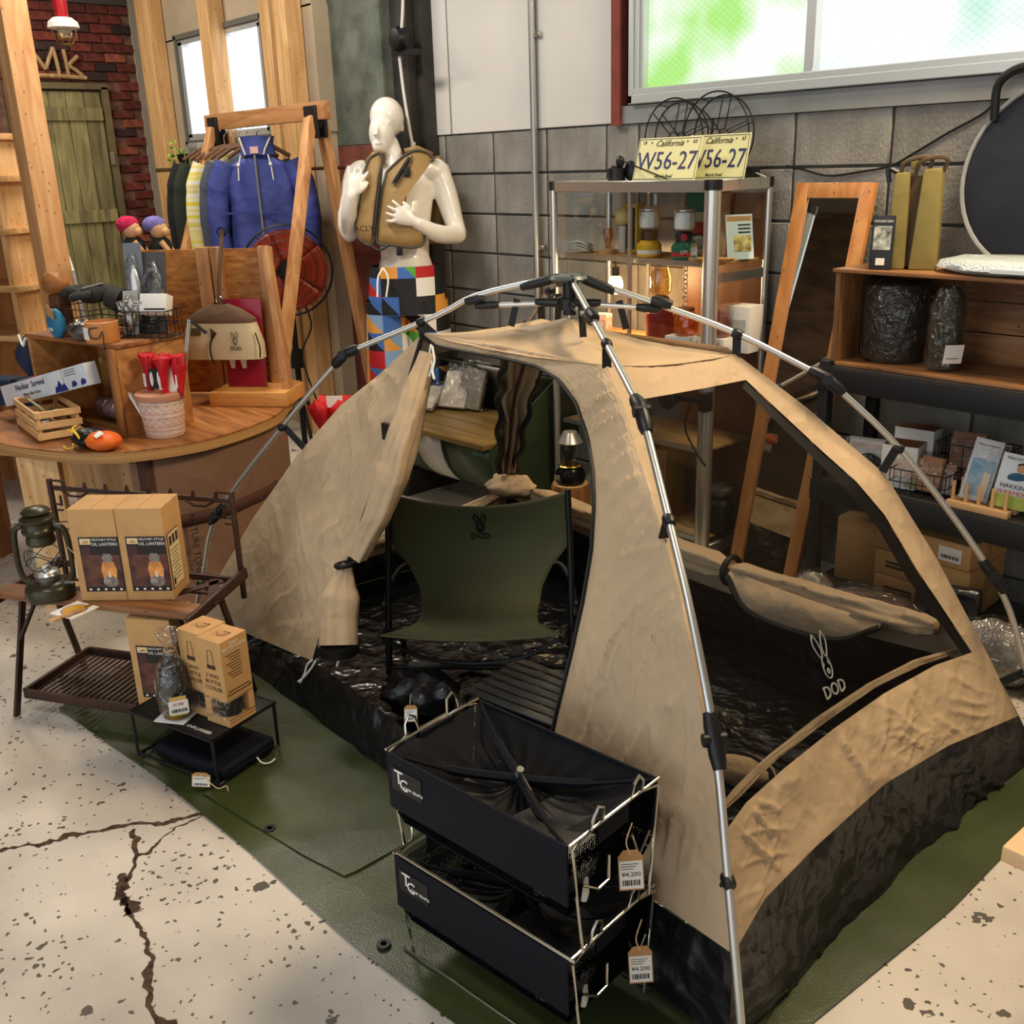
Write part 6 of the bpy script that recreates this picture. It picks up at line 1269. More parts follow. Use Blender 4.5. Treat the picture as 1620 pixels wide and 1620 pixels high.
# hands: palm and five unequal bent fingers
def hand(w_, axis, side, nrm, sc=1.):
    w_ = V(w_); axis = axis.normalized(); side = (side - axis * side.dot(axis)).normalized(); nrm = axis.cross(side).normalized() if nrm is None else nrm
    rows = []
    for q, hw, ht in ((0, .024, .02), (.3, .034, .02), (.7, .042, .018), (1., .040, .014)):
        c_ = w_ + axis * (.085 * sc * q); rows.append([c_ + side * (hw * sc * math.cos(a)) + nrm * (ht * sc * math.sin(a)) for a in [2 * PI * k / 14 for k in range(14)]])
    k0 = len(b.v); b.grid(rows, True); b.f.append(tuple(range(k0, k0 + 14))); b.f.append(tuple(range(len(b.v) - 14, len(b.v))))
    for i, l in enumerate((.062, .075, .07, .055)):
        s0 = side * ((-.03 + .02 * i) * sc); p = w_ + axis * .075 * sc + s0; m1 = p + axis * l * .45 * sc + s0 * .35 + nrm * .006; e = m1 + axis * l * .42 * sc + s0 * .2 - nrm * (.018 + .006 * i)
        b.tube([p, m1, m1.lerp(e, .5) - nrm * .003, e], [.0105, .0095, .009, .0075], 8)
    p = w_ + axis * .02 * sc - side * .028 * sc; b.tube([p, p + axis * .03 * sc - side * .022 * sc, p + axis * .06 * sc - side * .03 * sc - nrm * .01], [.013, .011, .009], 8)
hand(mp(656, 350, -.205), (mp(634, 341, -.225) - mp(656, 350, -.205)), V((0, 0, -1)), TV, 1.1)
hand(mp(557, 309, -.195), (mp(563, 284, -.20) - mp(557, 309, -.195)), RV * -1, TV, 1.05)
for s in (-1, 1): limb([mh + RV * s * .085 + V((0, 0, -.02)), mh + RV * s * .09 + V((0, 0, -.35)), mh + RV * s * .085 + V((0, 0, -.55)), mh + RV * s * .08 + V((0, 0, -.8)), V((mh.x, mh.y, .06)) + RV * s * .08], [.095, .075, .055, .058, .035]); b.ell(V((mh.x, mh.y, .05)) + RV * s * .085 + TV * .05, (.04, .11, .035), rT, 14, 10)
MQM = M('mannequin_white', (236, 232, 222), .28, coat=.3)
mo = b.build('body', MQM, mq, True, ang=180); md = mo.modifiers.new('remesh', 'REMESH'); md.mode = 'VOXEL'; md.voxel_size = .0065; md.use_smooth_shade = True
sm = mo.modifiers.new('smooth', 'SMOOTH'); sm.factor = .5; sm.iterations = 5
MB().lathe([(.19, 0.001), (.19, .010), (.18, .014), (0, .014)], (0, 0, 0), 32).build('base_plate', ALU, mq)
# vest
VC = fabric('khaki_vest', (150, 120, 72), rough=.55, crease=.25, cs=6, spec=.4)
def dep(x, y): return -(.075 + .085 * math.sqrt(max(0, 1 - ((x - 634) / 82) ** 2)))
def puff(out, th, mat, par, name, extra=0.):
    O = resample([V((x, y, 0)) for x, y in out] + [V((out[0][0], out[0][1], 0))], 64)[:-1]; c_ = sum(O, V((0, 0, 0))) / 64; rows = []
    for j in range(9):
        s = 1 - j / 8; rows.append([mp(c_.x + (p.x - c_.x) * s, c_.y + (p.y - c_.y) * s, dep(c_.x + (p.x - c_.x) * s, 0) - extra - th * math.sqrt(max(0, 1 - s ** 4))) for p in O])
    return MB().grid(rows, True).build(name, mat, par, True, ang=80)
OUTL = [(600, 242), (586, 250), (577, 272), (573, 300), (566, 335), (562, 362), (568, 378), (584, 388), (590, 378), (594, 340), (599, 300), (602, 270), (605, 252)]
OUTR = [(612, 272), (622, 262), (640, 246), (658, 238), (676, 242), (686, 254), (668, 258), (654, 276), (644, 300), (640, 325), (648, 342), (666, 350), (672, 368), (670, 386), (652, 392), (620, 388), (597, 384), (597, 352), (604, 310)]
vs_ = thing('life_vest', 'khaki inflatable vest with grey piping worn by the mannequin', 'vest', mf + V((0, 0, 1.2)))
vl = puff(OUTL, .035, VC, vs_, 'front_panel'); vr = puff(OUTR, .035, VC, vs_, 'front_panel')
PIP = M('grey_piping', (70, 66, 60), .6)
for O in (OUTL, OUTR): MB().tube(spline([mp(x, y, dep(x, y) - .008) for x, y in O + [O[0]]], 4), .0065, 6).build('piping', PIP, vs_, True)
bk = MB().grid([[mp(x, y, .11 + .02 * math.cos((x - 640) / 40)) for x in range(585, 700, 8)] for y in (248, 290, 340, 385)]).build('back_panel', VC, vs_, True, solid=.03, ang=80)
MB().grid([[mp(x, y, dd) for dd in (-.11, -.04, .04, .12)] for x, y in ((640, 240), (660, 235), (684, 246))]).build('shoulder', VC, vs_, True, solid=.03, ang=80); MB().grid([[mp(x, y, dd) for dd in (-.11, -.04, .04, .12)] for x, y in ((604, 243), (592, 244), (580, 258))]).build('shoulder', VC, vs_, True, solid=.03, ang=80)
MB().tube([mp(603, 268, -.17), mp(598, 310, -.185), mp(592, 370, -.18)], .009, 6).build('zip', ZIP, vs_, True)
MB().tube([mp(648, 250, -.19), mp(624, 288, -.205)], .010, 6).build('pocket_zip', ZIP, vs_, True); MB().tube(spline([mp(652, 246, -.19), mp(646, 262, -.20), mp(628, 290, -.205), mp(620, 288, -.205)], 5), .004, 6).build('pocket_seam', PIP, vs_, True)
MB().box(mp(644, 272, -.20), (.03, .02, .045), rT).build('buckle', BPL, vs_, True, bevel=.004); MB().tube(spline([mp(586, 388, -.15), mp(600, 396, -.17), mp(616, 387, -.17)], 5), .006, 6).build('waist_strap', ZIP, vs_, True); MB().box(mp(632, 397, -.15), (.03, .02, .045), rT).build('buckle', BPL, vs_, True, bevel=.004)
text('ACLY', .04, INK, vs_, mp(576, 362, -.19), RV, V((0, 0, 1)), w=True)
# patterned shorts
def shorts_mat():
    m = bpy.data.materials.new('mosaic_print'); m.use_nodes = True; t = m.node_tree; b_ = t.nodes['Principled BSDF']; L = t.links.new; b_.inputs['Roughness'].default_value = .7
    tc = nd(t, 'TexCoord'); mp_ = nd(t, 'Mapping'); mp_.inputs['Rotation'].default_value = (0, 0, -R(50)); L(tc.outputs['Object'], mp_.inputs['Vector'])
    mp0 = mp_; mp_ = nd(t, 'Mapping'); L(mp0.outputs[0], mp_.inputs['Vector']); mp_.inputs['Scale'].default_value = (11, 0, 11); mp_.inputs['Location'].default_value = (3.3, .5, 5.2)
    wr = nd(t, 'VectorMath', operation='FLOOR'); L(mp_.outputs[0], wr.inputs[0]); wn = nd(t, 'TexWhiteNoise'); L(wr.outputs[0], wn.inputs['Vector']); sp = nd(t, 'SeparateColor'); L(wn.outputs['Color'], sp.inputs[0])
    fr = nd(t, 'VectorMath', operation='FRACTION'); L(mp_.outputs[0], fr.inputs[0]); sx = nd(t, 'SeparateXYZ'); L(fr.outputs[0], sx.inputs[0])
    ad_ = nd(t, 'Math', operation='ADD'); L(sx.outputs['X'], ad_.inputs[0]); L(sx.outputs['Z'], ad_.inputs[1]); g = nd(t, 'Math', operation='GREATER_THAN'); g.inputs[1].default_value = 1.; L(ad_.outputs[0], g.inputs[0])
    h_ = nd(t, 'Math', operation='GREATER_THAN'); h_.inputs[1].default_value = .45; L(sp.outputs[2], h_.inputs[0]); gm = nd(t, 'Math', operation='MULTIPLY'); L(g.outputs[0], gm.inputs[0]); L(h_.outputs[0], gm.inputs[1])
    mx = nd(t, 'MixRGB'); L(gm.outputs[0], mx.inputs[0]); L(sp.outputs[0], mx.inputs[1]); L(sp.outputs[1], mx.inputs[2])
    rp_c = nd(t, 'ValToRGB'); rp_c.color_ramp.interpolation = 'CONSTANT'; L(mx.outputs[0], rp_c.inputs[0]); el = rp_c.color_ramp.elements
    pal = [(0, (20, 22, 32)), (.24, (62, 112, 190)), (.42, (236, 236, 232)), (.56, (226, 160, 70)), (.66, (18, 18, 26)), (.78, (186, 26, 36)), (.85, (90, 168, 60)), (.9, (130, 170, 214))]
    el[0].color = lin(pal[0][1]); el[1].position = pal[1][0]; el[1].color = lin(pal[1][1])
    for p, c_ in pal[2:]: e = el.new(p); e.color = lin(c_)
    L(rp_c.outputs[0], b_.inputs['Base Color']); return m
SHM = shorts_mat(); so = thing('board_shorts', 'colourful mosaic print shorts on the mannequin', 'shorts', mf + V((0, 0, .9)))
rows = []
for q in range(7):
    z = mh.z + .035 - .04 * q; hx, hy = .178 + .005 * q, .128 + .004 * q; rows.append([V((mh.x, mh.y, z)) + RV * (hx * math.cos(a)) + TV * (hy * math.sin(a)) for a in [2 * PI * k / 32 for k in range(32)]])
MB().grid(rows, True).build('waist', SHM, so, True, ang=80)
for s in (-1, 1):
    rows = []
    for q in range(9):
        z = mh.z - .14 - .055 * q; r_ = .108 + .002 * q; c_ = V((mh.x, mh.y, z)) + RV * s * (.102 + .0015 * q); rows.append([c_ + RV * (r_ * math.cos(a)) + TV * ((r_ + .02) * math.sin(a) * (1 + .06 * math.sin(5 * a + q))) for a in [2 * PI * k / 24 for k in range(24)]])
    MB().grid(rows, True).build('leg', SHM, so, True, ang=80)
for s in (-1, 1): MB().tube(spline([mp(606, 424, -.15), mp(606 + s * 8, 440, -.17), mp(604 + s * 7, 470, -.18)], 5), .005, 6).build('drawcord', CORD, so, True)

# ------------------------------------------------------------------ drum bench and what stands behind the tent
GRN = M('drum_green', (50, 66, 44), .4, var=.1, vs=6); DWH = M('drum_white', (206, 204, 194), .5, var=.04)
dbn = thing('drum_bench', 'bench cut from a green oil drum with white bands and a plank seat', 'bench', (-3.85, 2.99, 0), R(2))
rD, zD, x0, x1 = .285, .40, -.45, .45
def drum_seg(xa, xb, a0, a1, r_): return [[V((x, r_ * math.cos(a0 + (a1 - a0) * k / 24), zD + r_ * math.sin(a0 + (a1 - a0) * k / 24))) for k in range(25)] for x in (xa, xb)]
for xa, xb, m_ in ((x0, -.1, GRN), (-.1, .12, DWH), (.12, x1, GRN)):
    MB().grid(drum_seg(xa, xb, R(-178), R(62), rD)).build('shell', m_, dbn, solid=.006, ang=60)
for x in (x0, -.1, .12): MB().tube(drum_seg(x, x, R(-178), R(62), rD + .004)[0], .006, 6).build('rib', GRN, dbn)
for x in (x0, x1): MB().prism([(rD * math.cos(R(-180 + 242 * k / 20)), rD * math.sin(R(-180 + 242 * k / 20))) for k in range(21)], V((x, 0, zD)), (0, 1, 0), (0, 0, 1), .006).build('end_plate', GRN, dbn)
SEAT = wood('bench_plank', (134, 110, 60), (104, 80, 40), 'X', 7, rough=.35, knots=False)
for k in range(4): MB().box((0, -.26 + .125 * k, zD + .015), (.91, .12, .024)).build('seat_plank', SEAT, dbn, bevel=.003)
for x in (-.33, .33): MB().prism([(-.2, 0), (.2, 0), (.15, .13), (-.15, .13)], V((x - .03, 0, 0)), (0, 1, 0), (0, 0, 1), .06).build('cradle', M('dark_timber', (50, 44, 40), .8), dbn)
PPK = M('paper_packet', (198, 190, 174), .7, var=.1, vs=20)
for i, (x, y, tl, rz_) in enumerate(((-.28, -.12, -70, .5), (-.19, .02, -38, .3), (-.12, .07, -22, .1))):
    t = thing('film_packet', ['flat pale packet in clear film lying on the drum bench', 'pale packet in clear film leaning at the drum back', 'clear grey bag standing against the drum back'][i], 'packet', dbn.location + V((x, y, zD + .03)), R(4) + rz_)
    m3 = Matrix.Rotation(R(tl), 3, 'X'); MB().box((0, 0, .10), (.15, .02, .20), None).xf(m3).build('sheet', PPK if i < 2 else M('grey_bag', (140, 136, 124), .6), t, bevel=.004); bb_ = MB().box((0, 0, .12), (.17, .032, .25)).xf(m3).build('film', PLAST, t, bevel=.008); zmin = min(v.co.z for v in bb_.data.vertices)
    t.location.z -= zmin
sp_ = onz(903, 812, 0)
stp = thing('log_stump', 'short split log stump behind the tent netting', 'stump', (sp_.x * .925, sp_.y * .925, 0))
MB().lathe([(.085, 0), (.088, .01), (.083, .13), (.086, .25), (.08, .26)], (0, 0, 0), 24).build('bark', M('log_bark', (160, 112, 62), .85, c2=(96, 62, 34), vs=5, st=(9, 9, .8), bump=.5, bs=30), stp); MB().lathe([(.078, .26), (.078, .263)], (0, 0, 0), 24).build('cut_face', PINE, stp)
sl_ = thing('gas_lantern', 'dark gas lantern with brass collar standing on the log stump', 'lantern', stp.location + V((0, 0, .264)))
MB().lathe([(.06, 0), (.065, .01), (.065, .05), (.05, .07), (.03, .075)], (0, 0, 0), 24).build('tank', M('lantern_black', (24, 26, 26), .25, .4), sl_); MB().lathe([(.05, .075), (.055, .08), (.05, .085)], (0, 0, 0), 24).build('collar', M('brass2', (196, 160, 84), .25, 1.), sl_)
MB().lathe([(.035, .085), (.045, .12), (.042, .17), (.035, .18)], (0, 0, 0), 24).build('globe', GLASS, sl_); MB().lathe([(.05, .18), (.055, .185), (.04, .21), (.03, .23), (.0, .235)], (0, 0, 0), 24).build('hood', ALU, sl_); MB().box((0, -.062, .035), (.05, .008, .02), R(40)).build('plate', SILV, sl_)

# ------------------------------------------------------------------ glass cabinet
cx0, cx1, cy0, cy1, CT = -3.35, -2.49, 3.1, 3.44, 1.515
cab = thing('display_cabinet', 'aluminium framed glass display cabinet against the block wall', 'cabinet', ((cx0 + cx1) / 2, (cy0 + cy1) / 2, 0))
WBK = wood('cabinet_back', (150, 96, 54), (118, 70, 36), 'Z', 5, rough=.4, knots=False); SHF = wood('cabinet_shelf', (204, 158, 100), (184, 132, 74), 'X', 5, knots=False)
for x, y, r_ in ((cx1, cy0, .031), (cx0, cy0, .016), (cx0, cy1, .014), (cx1, cy1, .014)):
    MB().cyl((x, y, 0), (x, y, CT - .03), r_, n=18).build('post', ALU, cab, True); MB().cyl((x, y, CT - .032), (x, y, CT + .004), r_ + .003, n=18).build('post_cap', BPL, cab, True)
for a_, b_ in (((cx0, cy0), (cx1, cy0)), ((cx1, cy0), (cx1, cy1)), ((cx0, cy0), (cx0, cy1)), ((cx0, cy1), (cx1, cy1))):
    MB().beam((a_[0], a_[1], CT - .018), (b_[0], b_[1], CT - .018), .022, .044).build('top_rail', ALU, cab, True, bevel=.003, seg=1); MB().beam((a_[0], a_[1], .06), (b_[0], b_[1], .06), .022, .05).build('base_rail', ALU, cab, True, bevel=.003, seg=1)
MB().box(((cx0 + cx1) / 2, (cy0 + cy1) / 2, CT - .004), (cx1 - cx0 - .03, cy1 - cy0 - .03, .006)).build('top_glass', M('white_top', (216, 222, 224), .25), cab, True)
MB().box((-2.9, cy0 - .004, .77), (.014, .012, 1.42)).build('door_stile', ALU, cab, True); MB().box((-3.1, cy1 - .01, .77), (.014, .012, 1.42)).build('back_stile', ALU, cab, True)
MB().box((-2.70, cy1 - .006, .77), (.40, .010, 1.38)).build('back_panel', WBK, cab, True)
MB().box((cx1 - .006, (cy0 + cy1) / 2, 1.16), (.016, cy1 - cy0, .035)).build('side_rail', ALU, cab, True)
for z in (1.212, .86, .48, .1): MB().box(((cx0 + cx1) / 2, (cy0 + cy1) / 2 + .01, z), (cx1 - cx0 - .04, cy1 - cy0 - .05, .012)).build('shelf', SHF, cab, True, bevel=.002, seg=1); MB().box(((cx0 + cx1) / 2, cy0 + .018, z), (cx1 - cx0 - .05, .006, .02)).build('shelf_edge', ALU, cab, True)
MB().box(((cx0 - 2.9) / 2, cy0 - .0, .78), (-2.9 - cx0 - .03, .004, 1.38)).build('glass_door', GLASS, cab, True); MB().box(((cx1 - 2.9) / 2, cy0 - .008, .78), (cx1 + 2.9 - .04, .004, 1.38)).build('glass_door', GLASS, cab, True)
MB().box((cx1, (cy0 + cy1) / 2, .78), (.004, cy1 - cy0 - .04, 1.38)).build('glass_side', GLASS, cab, True); MB().box((cx0, (cy0 + cy1) / 2, .78), (.004, cy1 - cy0 - .04, 1.38)).build('glass_side', GLASS, cab, True)
def cs(px, y, z, dz=.0065): q = ony(px, 400, y); return V((q.x, y, z + dz))
SH1, SH2, SH3 = 1.212, .86, .48
def canlamp(name, label, px, y, can, cap, glob, txt, tc_, knob):
    t = thing(name, label, 'lantern', cs(px, y, SH1), R(40))
    MB().lathe([(.045, 0), (.05, .004), (.05, .05), (.035, .066), (.02, .07)], (0, 0, 0), 28).build('gas_can', can, t); MB().lathe([(.030, .065), (.034, .07), (.034, .10), (.024, .108)], (0, 0, 0), 20).build('valve', BPL, t)
    MB().cyl((0, -.03, .088), (0, -.05, .088), .012).build('knob', knob, t); MB().lathe([(.03, .112), (.038, .118), (.040, .15), (.036, .178), (.026, .182)], (0, 0, 0), 24).build('globe', glob, t); MB().lathe([(.042, .184), (.042, .188), (.02, .198)], (0, 0, 0), 20).build('hood', ALU, t)
    for k in range(4): a = k * PI / 2 + .5; MB().tube([V((.034 * math.cos(a), .034 * math.sin(a), .108)), V((.046 * math.cos(a), .046 * math.sin(a), .12)), V((.046 * math.cos(a), .046 * math.sin(a), .18)), V((.040 * math.cos(a), .040 * math.sin(a), .187))], .0016, 5).build('cage_wire', STEEL, t)
    if txt: text(txt, .022, tc_, t, (.0, -.0515, .03), (1, 0, .12), (0, 0, 1))
    MB().lathe([(.0503, .014), (.0503, .03)], (0, 0, 0), 28).build('can_band', PAPER if not txt else RED, t); return t
FRO = M('frosted_white', (236, 238, 232), .4)
canlamp('gas_lantern', 'gas lantern with yellow canister and clear globe in the cabinet', 1027, 3.2, M('can_yellow', (228, 174, 30), .35), None, M('mantle_white', (224, 224, 214), .3), None, None, BPL)
canlamp('gas_lantern', 'gas lantern with green canister and frosted globe in the cabinet', 1082, 3.19, M('can_green', (22, 104, 74), .35), None, FRO, 'EPI', PAPER, RED)
o = cs(1098, 3.12, SH1) + V((0, 0, .01)); price_tag('price_tag', 'small white tag hanging by the green canister lantern', o, RV, (-.2, -.1, 1), .026, .06, None)
gb = thing('green_case', 'dark green plastic lantern case at the cabinet back', 'case', cs(1118, 3.36, SH1), R(8)); MB().box((0, 0, .10), (.15, .09, .20)).build('lower_case', M('box_cream', (206, 200, 168), .6), gb, bevel=.006); MB().box((0, 0, .225), (.155, .095, .12)).build('upper_case', M('case_green', (28, 98, 70), .45), gb, bevel=.018, seg=3); MB().box((0, -.047, .11), (.10, .003, .05)).build('label', M('label_red', (190, 60, 50), .6), gb); MB().box((0, -.047, .06), (.12, .003, .06)).build('dark_label', M('label_green', (50, 80, 62), .6), gb)
yb = thing('yellow_box', 'tall yellow and black box behind the lanterns', 'box', cs(1003, 3.34, SH1), R(8)); MB().box((0, 0, .10), (.07, .06, .20)).build('box', M('box_yellow', (214, 176, 40), .5), yb, bevel=.002); MB().box((0, -.031, .10), (.05, .002, .17)).build('print', INK, yb)
for nm, lab, px, y, h_ in (('glass_jar', 'clear glass globe with bulb on the cabinet shelf', 962, 3.24, .15),):
    t = thing(nm, lab, 'jar', cs(px, y, SH1)); MB().lathe([(.035, 0), (.055, .03), (.06, .07), (.045, .12), (.03, .14), (.03, .15)], (0, 0, 0), 24).build('globe', GLASS, t); MB().lathe([(.012, .01), (.012, .04), (.025, .07), (.02, .1), (0, .105)], (0, 0, 0), 16).build('bulb', clear('amber_glass', (236, 190, 120), .1, .05), t); MB().lathe([(.04, 0), (.042, .015), (.02, .02)], (0, 0, 0), 20).build('base', PINE, t)
yl = thing('stick_globe', 'small pale yellow globe on a white stick in the cabinet', 'ornament', cs(985, 3.3, SH1)); MB().cyl((0, 0, 0), (0, 0, .11), .016).build('stand', WHITE, yl); MB().ell((0, 0, .15), (.035, .035, .04), None, 18, 12).build('globe', M('pale_yellow_globe', (236, 206, 138), .5), yl); MB().cyl((-.0, .03, 0), (0, .03, .2), .008).build('bracket', ALU, yl)
pb = thing('paper_bundle', 'bundle of folded white papers on the cabinet shelf', 'papers', cs(915, 3.2, SH1), R(20)); 
for k in range(3): MB().grid([[V((-.06 + .02 * i, -.035, .006 + .012 * k + .02 * math.sin(i * .5))), ] + [V((-.06 + .02 * i, .035, .006 + .012 * k + .02 * math.sin(i * .5 + .3)))] for i in range(7)]).build('sheet', PAPER, pb, solid=.003)
tr = thing('wooden_tray', 'small oval wooden tray with a green trinket in the cabinet', 'tray', cs(1125, 3.15, SH1), R(20)); MB().lathe([(.05, 0), (.06, .006), (.065, .016), (.06, .016), (.05, .008), (0, .008)], (0, 0, 0), 24, None, (1.4, .8)).build('tray', SHF, tr); MB().ell((.01, 0, .02), (.014, .012, .012), None, 10, 8).build('trinket', M('lime', (140, 176, 60), .5), tr)
pc_ = thing('photo_card', 'pale blue printed card stand at the cabinet side', 'card', cs(1172, 3.30, SH1), R(62)); mc = Matrix.Rotation(R(-12), 3, 'X')
MB().box((0, 0, .085), (.11, .004, .17)).xf(mc).build('card', M('card_blue', (206, 226, 232), .5), pc_); MB().box((0, .03, .08), (.10, .004, .16)).build('back_stand', KRAFT, pc_); MB().box((.01, -.003, .06), (.07, .002, .06)).xf(mc).build('photo', M('card_photo', (200, 170, 110), .5, var=.4, vs=40), pc_)
for k in range(3): MB().box((.02, -.003, .13 - .014 * k), (.05, .002, .005)).xf(mc).build('print_line', INK, pc_)
# lamp glowing on the second shelf and its neighbours
gl2 = thing('edison_bulb', 'bright glowing bulb hanging below the cabinet shelf', 'bulb', ony(974, 450, 3.2)); MB().ell((0, 0, 0), (.032, .032, .042), None, 20, 14).build('bulb', glow('edison_glow', (255, 196, 110), 14.), gl2); MB().cyl((0, 0, .035), (0, 0, .075), .016).build('socket', BPL, gl2); MB().tube([V((0, 0, .07)), V((0, 0, 1.204 - gl2.location.z))], .003, 6).build('cord', BPL, gl2)
l = bpy.data.lights.new('edison_bulb_light', 'POINT'); l.energy = 20; l.color = (1, .66, .32); l.shadow_soft_size = .05; lo_ = bpy.data.objects.new('edison_bulb_light', l); COL.objects.link(lo_); lo_.location = gl2.location
rl = thing('red_lantern', 'tall red lantern with a clear chimney on the middle cabinet shelf', 'lantern', cs(1046, 3.22, SH2))
MB().lathe([(.055, 0), (.058, .005), (.058, .13), (.05, .14), (.03, .145)], (0, 0, 0), 24).build('tank', M('lantern_red', (140, 20, 36), .3), rl); MB().lathe([(.035, .14), (.037, .19), (.02, .2)], (0, 0, 0), 20).build('burner', BMT, rl); MB().lathe([(.03, .195), (.045, .22), (.045, .27), (.034, .31)], (0, 0, 0), 24).build('chimney', clear('amber_chimney', (250, 226, 180), .12, .03), rl)
AMB = clear('amber_jar', (226, 160, 96), .16, .05)
for px, nm, y in ((1086, 'ribbed amber glass jar on a white box', 3.17), (1140, 'amber glass globe on the middle cabinet shelf', 3.22)):
    bx_ = thing('white_carton', 'white carton under the ' + ('ribbed jar' if px < 1100 else 'amber globe'), 'box', cs(px, y, SH2), R(6)); MB().box((0, 0, .03), (.12, .10, .06)).build('carton', WHITE, bx_, bevel=.002); MB().box((0, -.051, .03), (.08, .002, .03)).build('print', M('print_rose', (206, 150, 140), .6), bx_)
    t = thing('amber_jar', nm, 'jar', cs(px, y, SH2 + .0605)); b = MB().lathe([(.035, 0), (.048, .01), (.052, .05), (.045, .085), (.035, .092), (.036, .1)], (0, 0, 0), 30); b.v = [V((p.x * (1 + .04 * math.cos(10 * math.atan2(p.y, p.x))), p.y * (1 + .04 * math.cos(10 * math.atan2(p.y, p.x))), p.z)) for p in b.v]; b.build('jar', AMB, t); MB().lathe([(.038, .098), (.038, .108), (0, .112)], (0, 0, 0), 20).build('lid', M('jar_lid', (150, 96, 60), .5), t)
wc = thing('white_box', 'tall plain white box on the middle cabinet shelf', 'box', cs(1185, 3.3, SH2), R(6)); MB().box((0, 0, .09), (.09, .1, .18)).build('carton', WHITE, wc, bevel=.002); MB().box((0, -.051, .1), (.06, .002, .06)).build('print', M('print_grey2', (190, 190, 186), .6), wc)
ch_ = thing('hanging_chain', 'steel chain with a hook hanging in the cabinet', 'chain', ony(1085, 425, 3.2) + V((0, 0, .0)))
MB().tube(spline([V((0, 0, .06)), V((.012, 0, .04)), V((0, 0, .025)), V((-.012, 0, .035))], 5), .003, 6).build('hook', BMT, ch_)
for k in range(11): MB().tube(arc((0, 0, -.0 - .017 * k), .010, 0, 2 * PI, 10, (1, 0, 0) if k % 2 else (0, 1, 0), (0, 0, 1)), .0022, 5, True).build('link', STEEL, ch_)
pkx = thing('patterned_packet', 'small rose packet with white label on the middle cabinet shelf', 'packet', cs(950, 3.2, SH2), R(10)); MB().box((0, 0, .05), (.09, .05, .10)).build('packet', M('rose_print', (206, 160, 150), .6, var=.2, vs=40), pkx, bevel=.003); MB().box((0, -.026, .05), (.06, .002, .03)).build('label', PAPER, pkx)
# lower part of the cabinet, seen through netting
yc = thing('parts_cabinet', 'little yellow drawer cabinet low in the glass cabinet', 'cabinet', cs(1050, 3.24, .1), R(6)); MB().box((0, 0, .16), (.16, .14, .32)).build('case', wood('yellow_pine', (206, 154, 70), (176, 120, 46), 'Z', 5, knots=False), yc, bevel=.003)
for k in range(4): d2 = MB().box((0, -.071, .05 + .075 * k), (.14, .006, .065)).build('drawer', SHF, yc, bevel=.002); MB().cyl((0, -.074, .05 + .075 * k), (0, -.085, .05 + .075 * k), .006).build('knob', BMT, d2)
sv = thing('camp_stove', 'black camp stove with a looped hose low in the cabinet', 'stove', cs(1155, 3.26, .1), 0); MB().lathe([(.05, 0), (.06, .01), (.06, .12), (.045, .14), (.02, .15)], (0, 0, 0), 20).build('tank', BMT, sv); MB().lathe([(.05, .17), (.055, .19), (.04, .2)], (0, 0, 0), 20).build('burner', GRY, sv); MB().tube(spline([V((.02, -.04, .15)), V((-.06, -.06, .2)), V((-.1, -.06, .08)), V((-.05, -.06, .03))], 6), .005, 6).build('hose', BPL, sv); MB().cyl((0, 0, .15), (0, 0, .17), .015).build('stem', ALU, sv)
# clamp spotlight on the front post
cl = thing('clip_spotlight', 'black clip-on spotlight clamped to the cabinet post', 'spotlight', V((cx1, cy0 - .03, .70))); MB().lathe([(.022, 0), (.04, .012), (.045, .04), (.03, .05)], (-.13, -.02, 0), 20, Matrix.Rotation(R(90), 3, 'X')).build('head', BPL, cl); MB().beam((-.10, -.01, 0), (.02, 0, 0), .024, .02).build('arm', BPL, cl); MB().box((.02, .0, 0), (.035, .05, .075)).build('clamp', BPL, cl, bevel=.005); MB().tube(spline([V((-.05, -.01, -.02)), V((-.07, -.01, -.12)), V((.0, -.01, -.22)), V((.03, .0, -.26))], 6), .004, 6).build('cable', BPL, cl)
# on top: wire wheels, number plates, lamp, adaptor
for i, (px, py, r_, y) in enumerate(((1065, 215, .155, 3.40), (1132, 206, .16, 3.38))):
    c_ = ony(px, py, y); c_.z = CT + r_ + .003; wh = thing('reel_ornament', ['dark wire wheel ornament leaning behind the front number plate', 'dark wire wheel ornament leaning behind the rear number plate'][i], 'ornament', V((c_.x, c_.y, CT)))
    for dy in (0, .05): 
        MB().tube(arc((0, dy, r_ + .003), r_ * (1 if not dy else .92), 0, 2 * PI, 44, (1, 0, 0), (0, 0, 1)), .0032, 6, True).build('rim', BMT, wh)
        for k in range(6): a = k * PI / 3 + .3; MB().tube([V((.02 * math.cos(a), dy, r_ + .003 + .02 * math.sin(a))), V((r_ * .95 * math.cos(a), dy, r_ + .003 + r_ * .95 * math.sin(a)))], .0026, 5).build('spoke', BMT, wh)
        MB().tube(arc((0, dy, r_ + .003), .024, 0, 2 * PI, 16, (1, 0, 0), (0, 0, 1)), .003, 5, True).build('hub_ring', BMT, wh)
    for k in range(6): a = k * PI / 3; MB().tube([V((r_ * math.cos(a), 0, r_ + .003 + r_ * math.sin(a))), V((r_ * .92 * math.cos(a), .05, r_ + .003 + r_ * .92 * math.sin(a)))], .0022, 5).build('cross_bar', BMT, wh)
PLT = M('plate_cream', (222, 218, 160), .4); PLN = M('plate_navy', (34, 36, 96), .5)
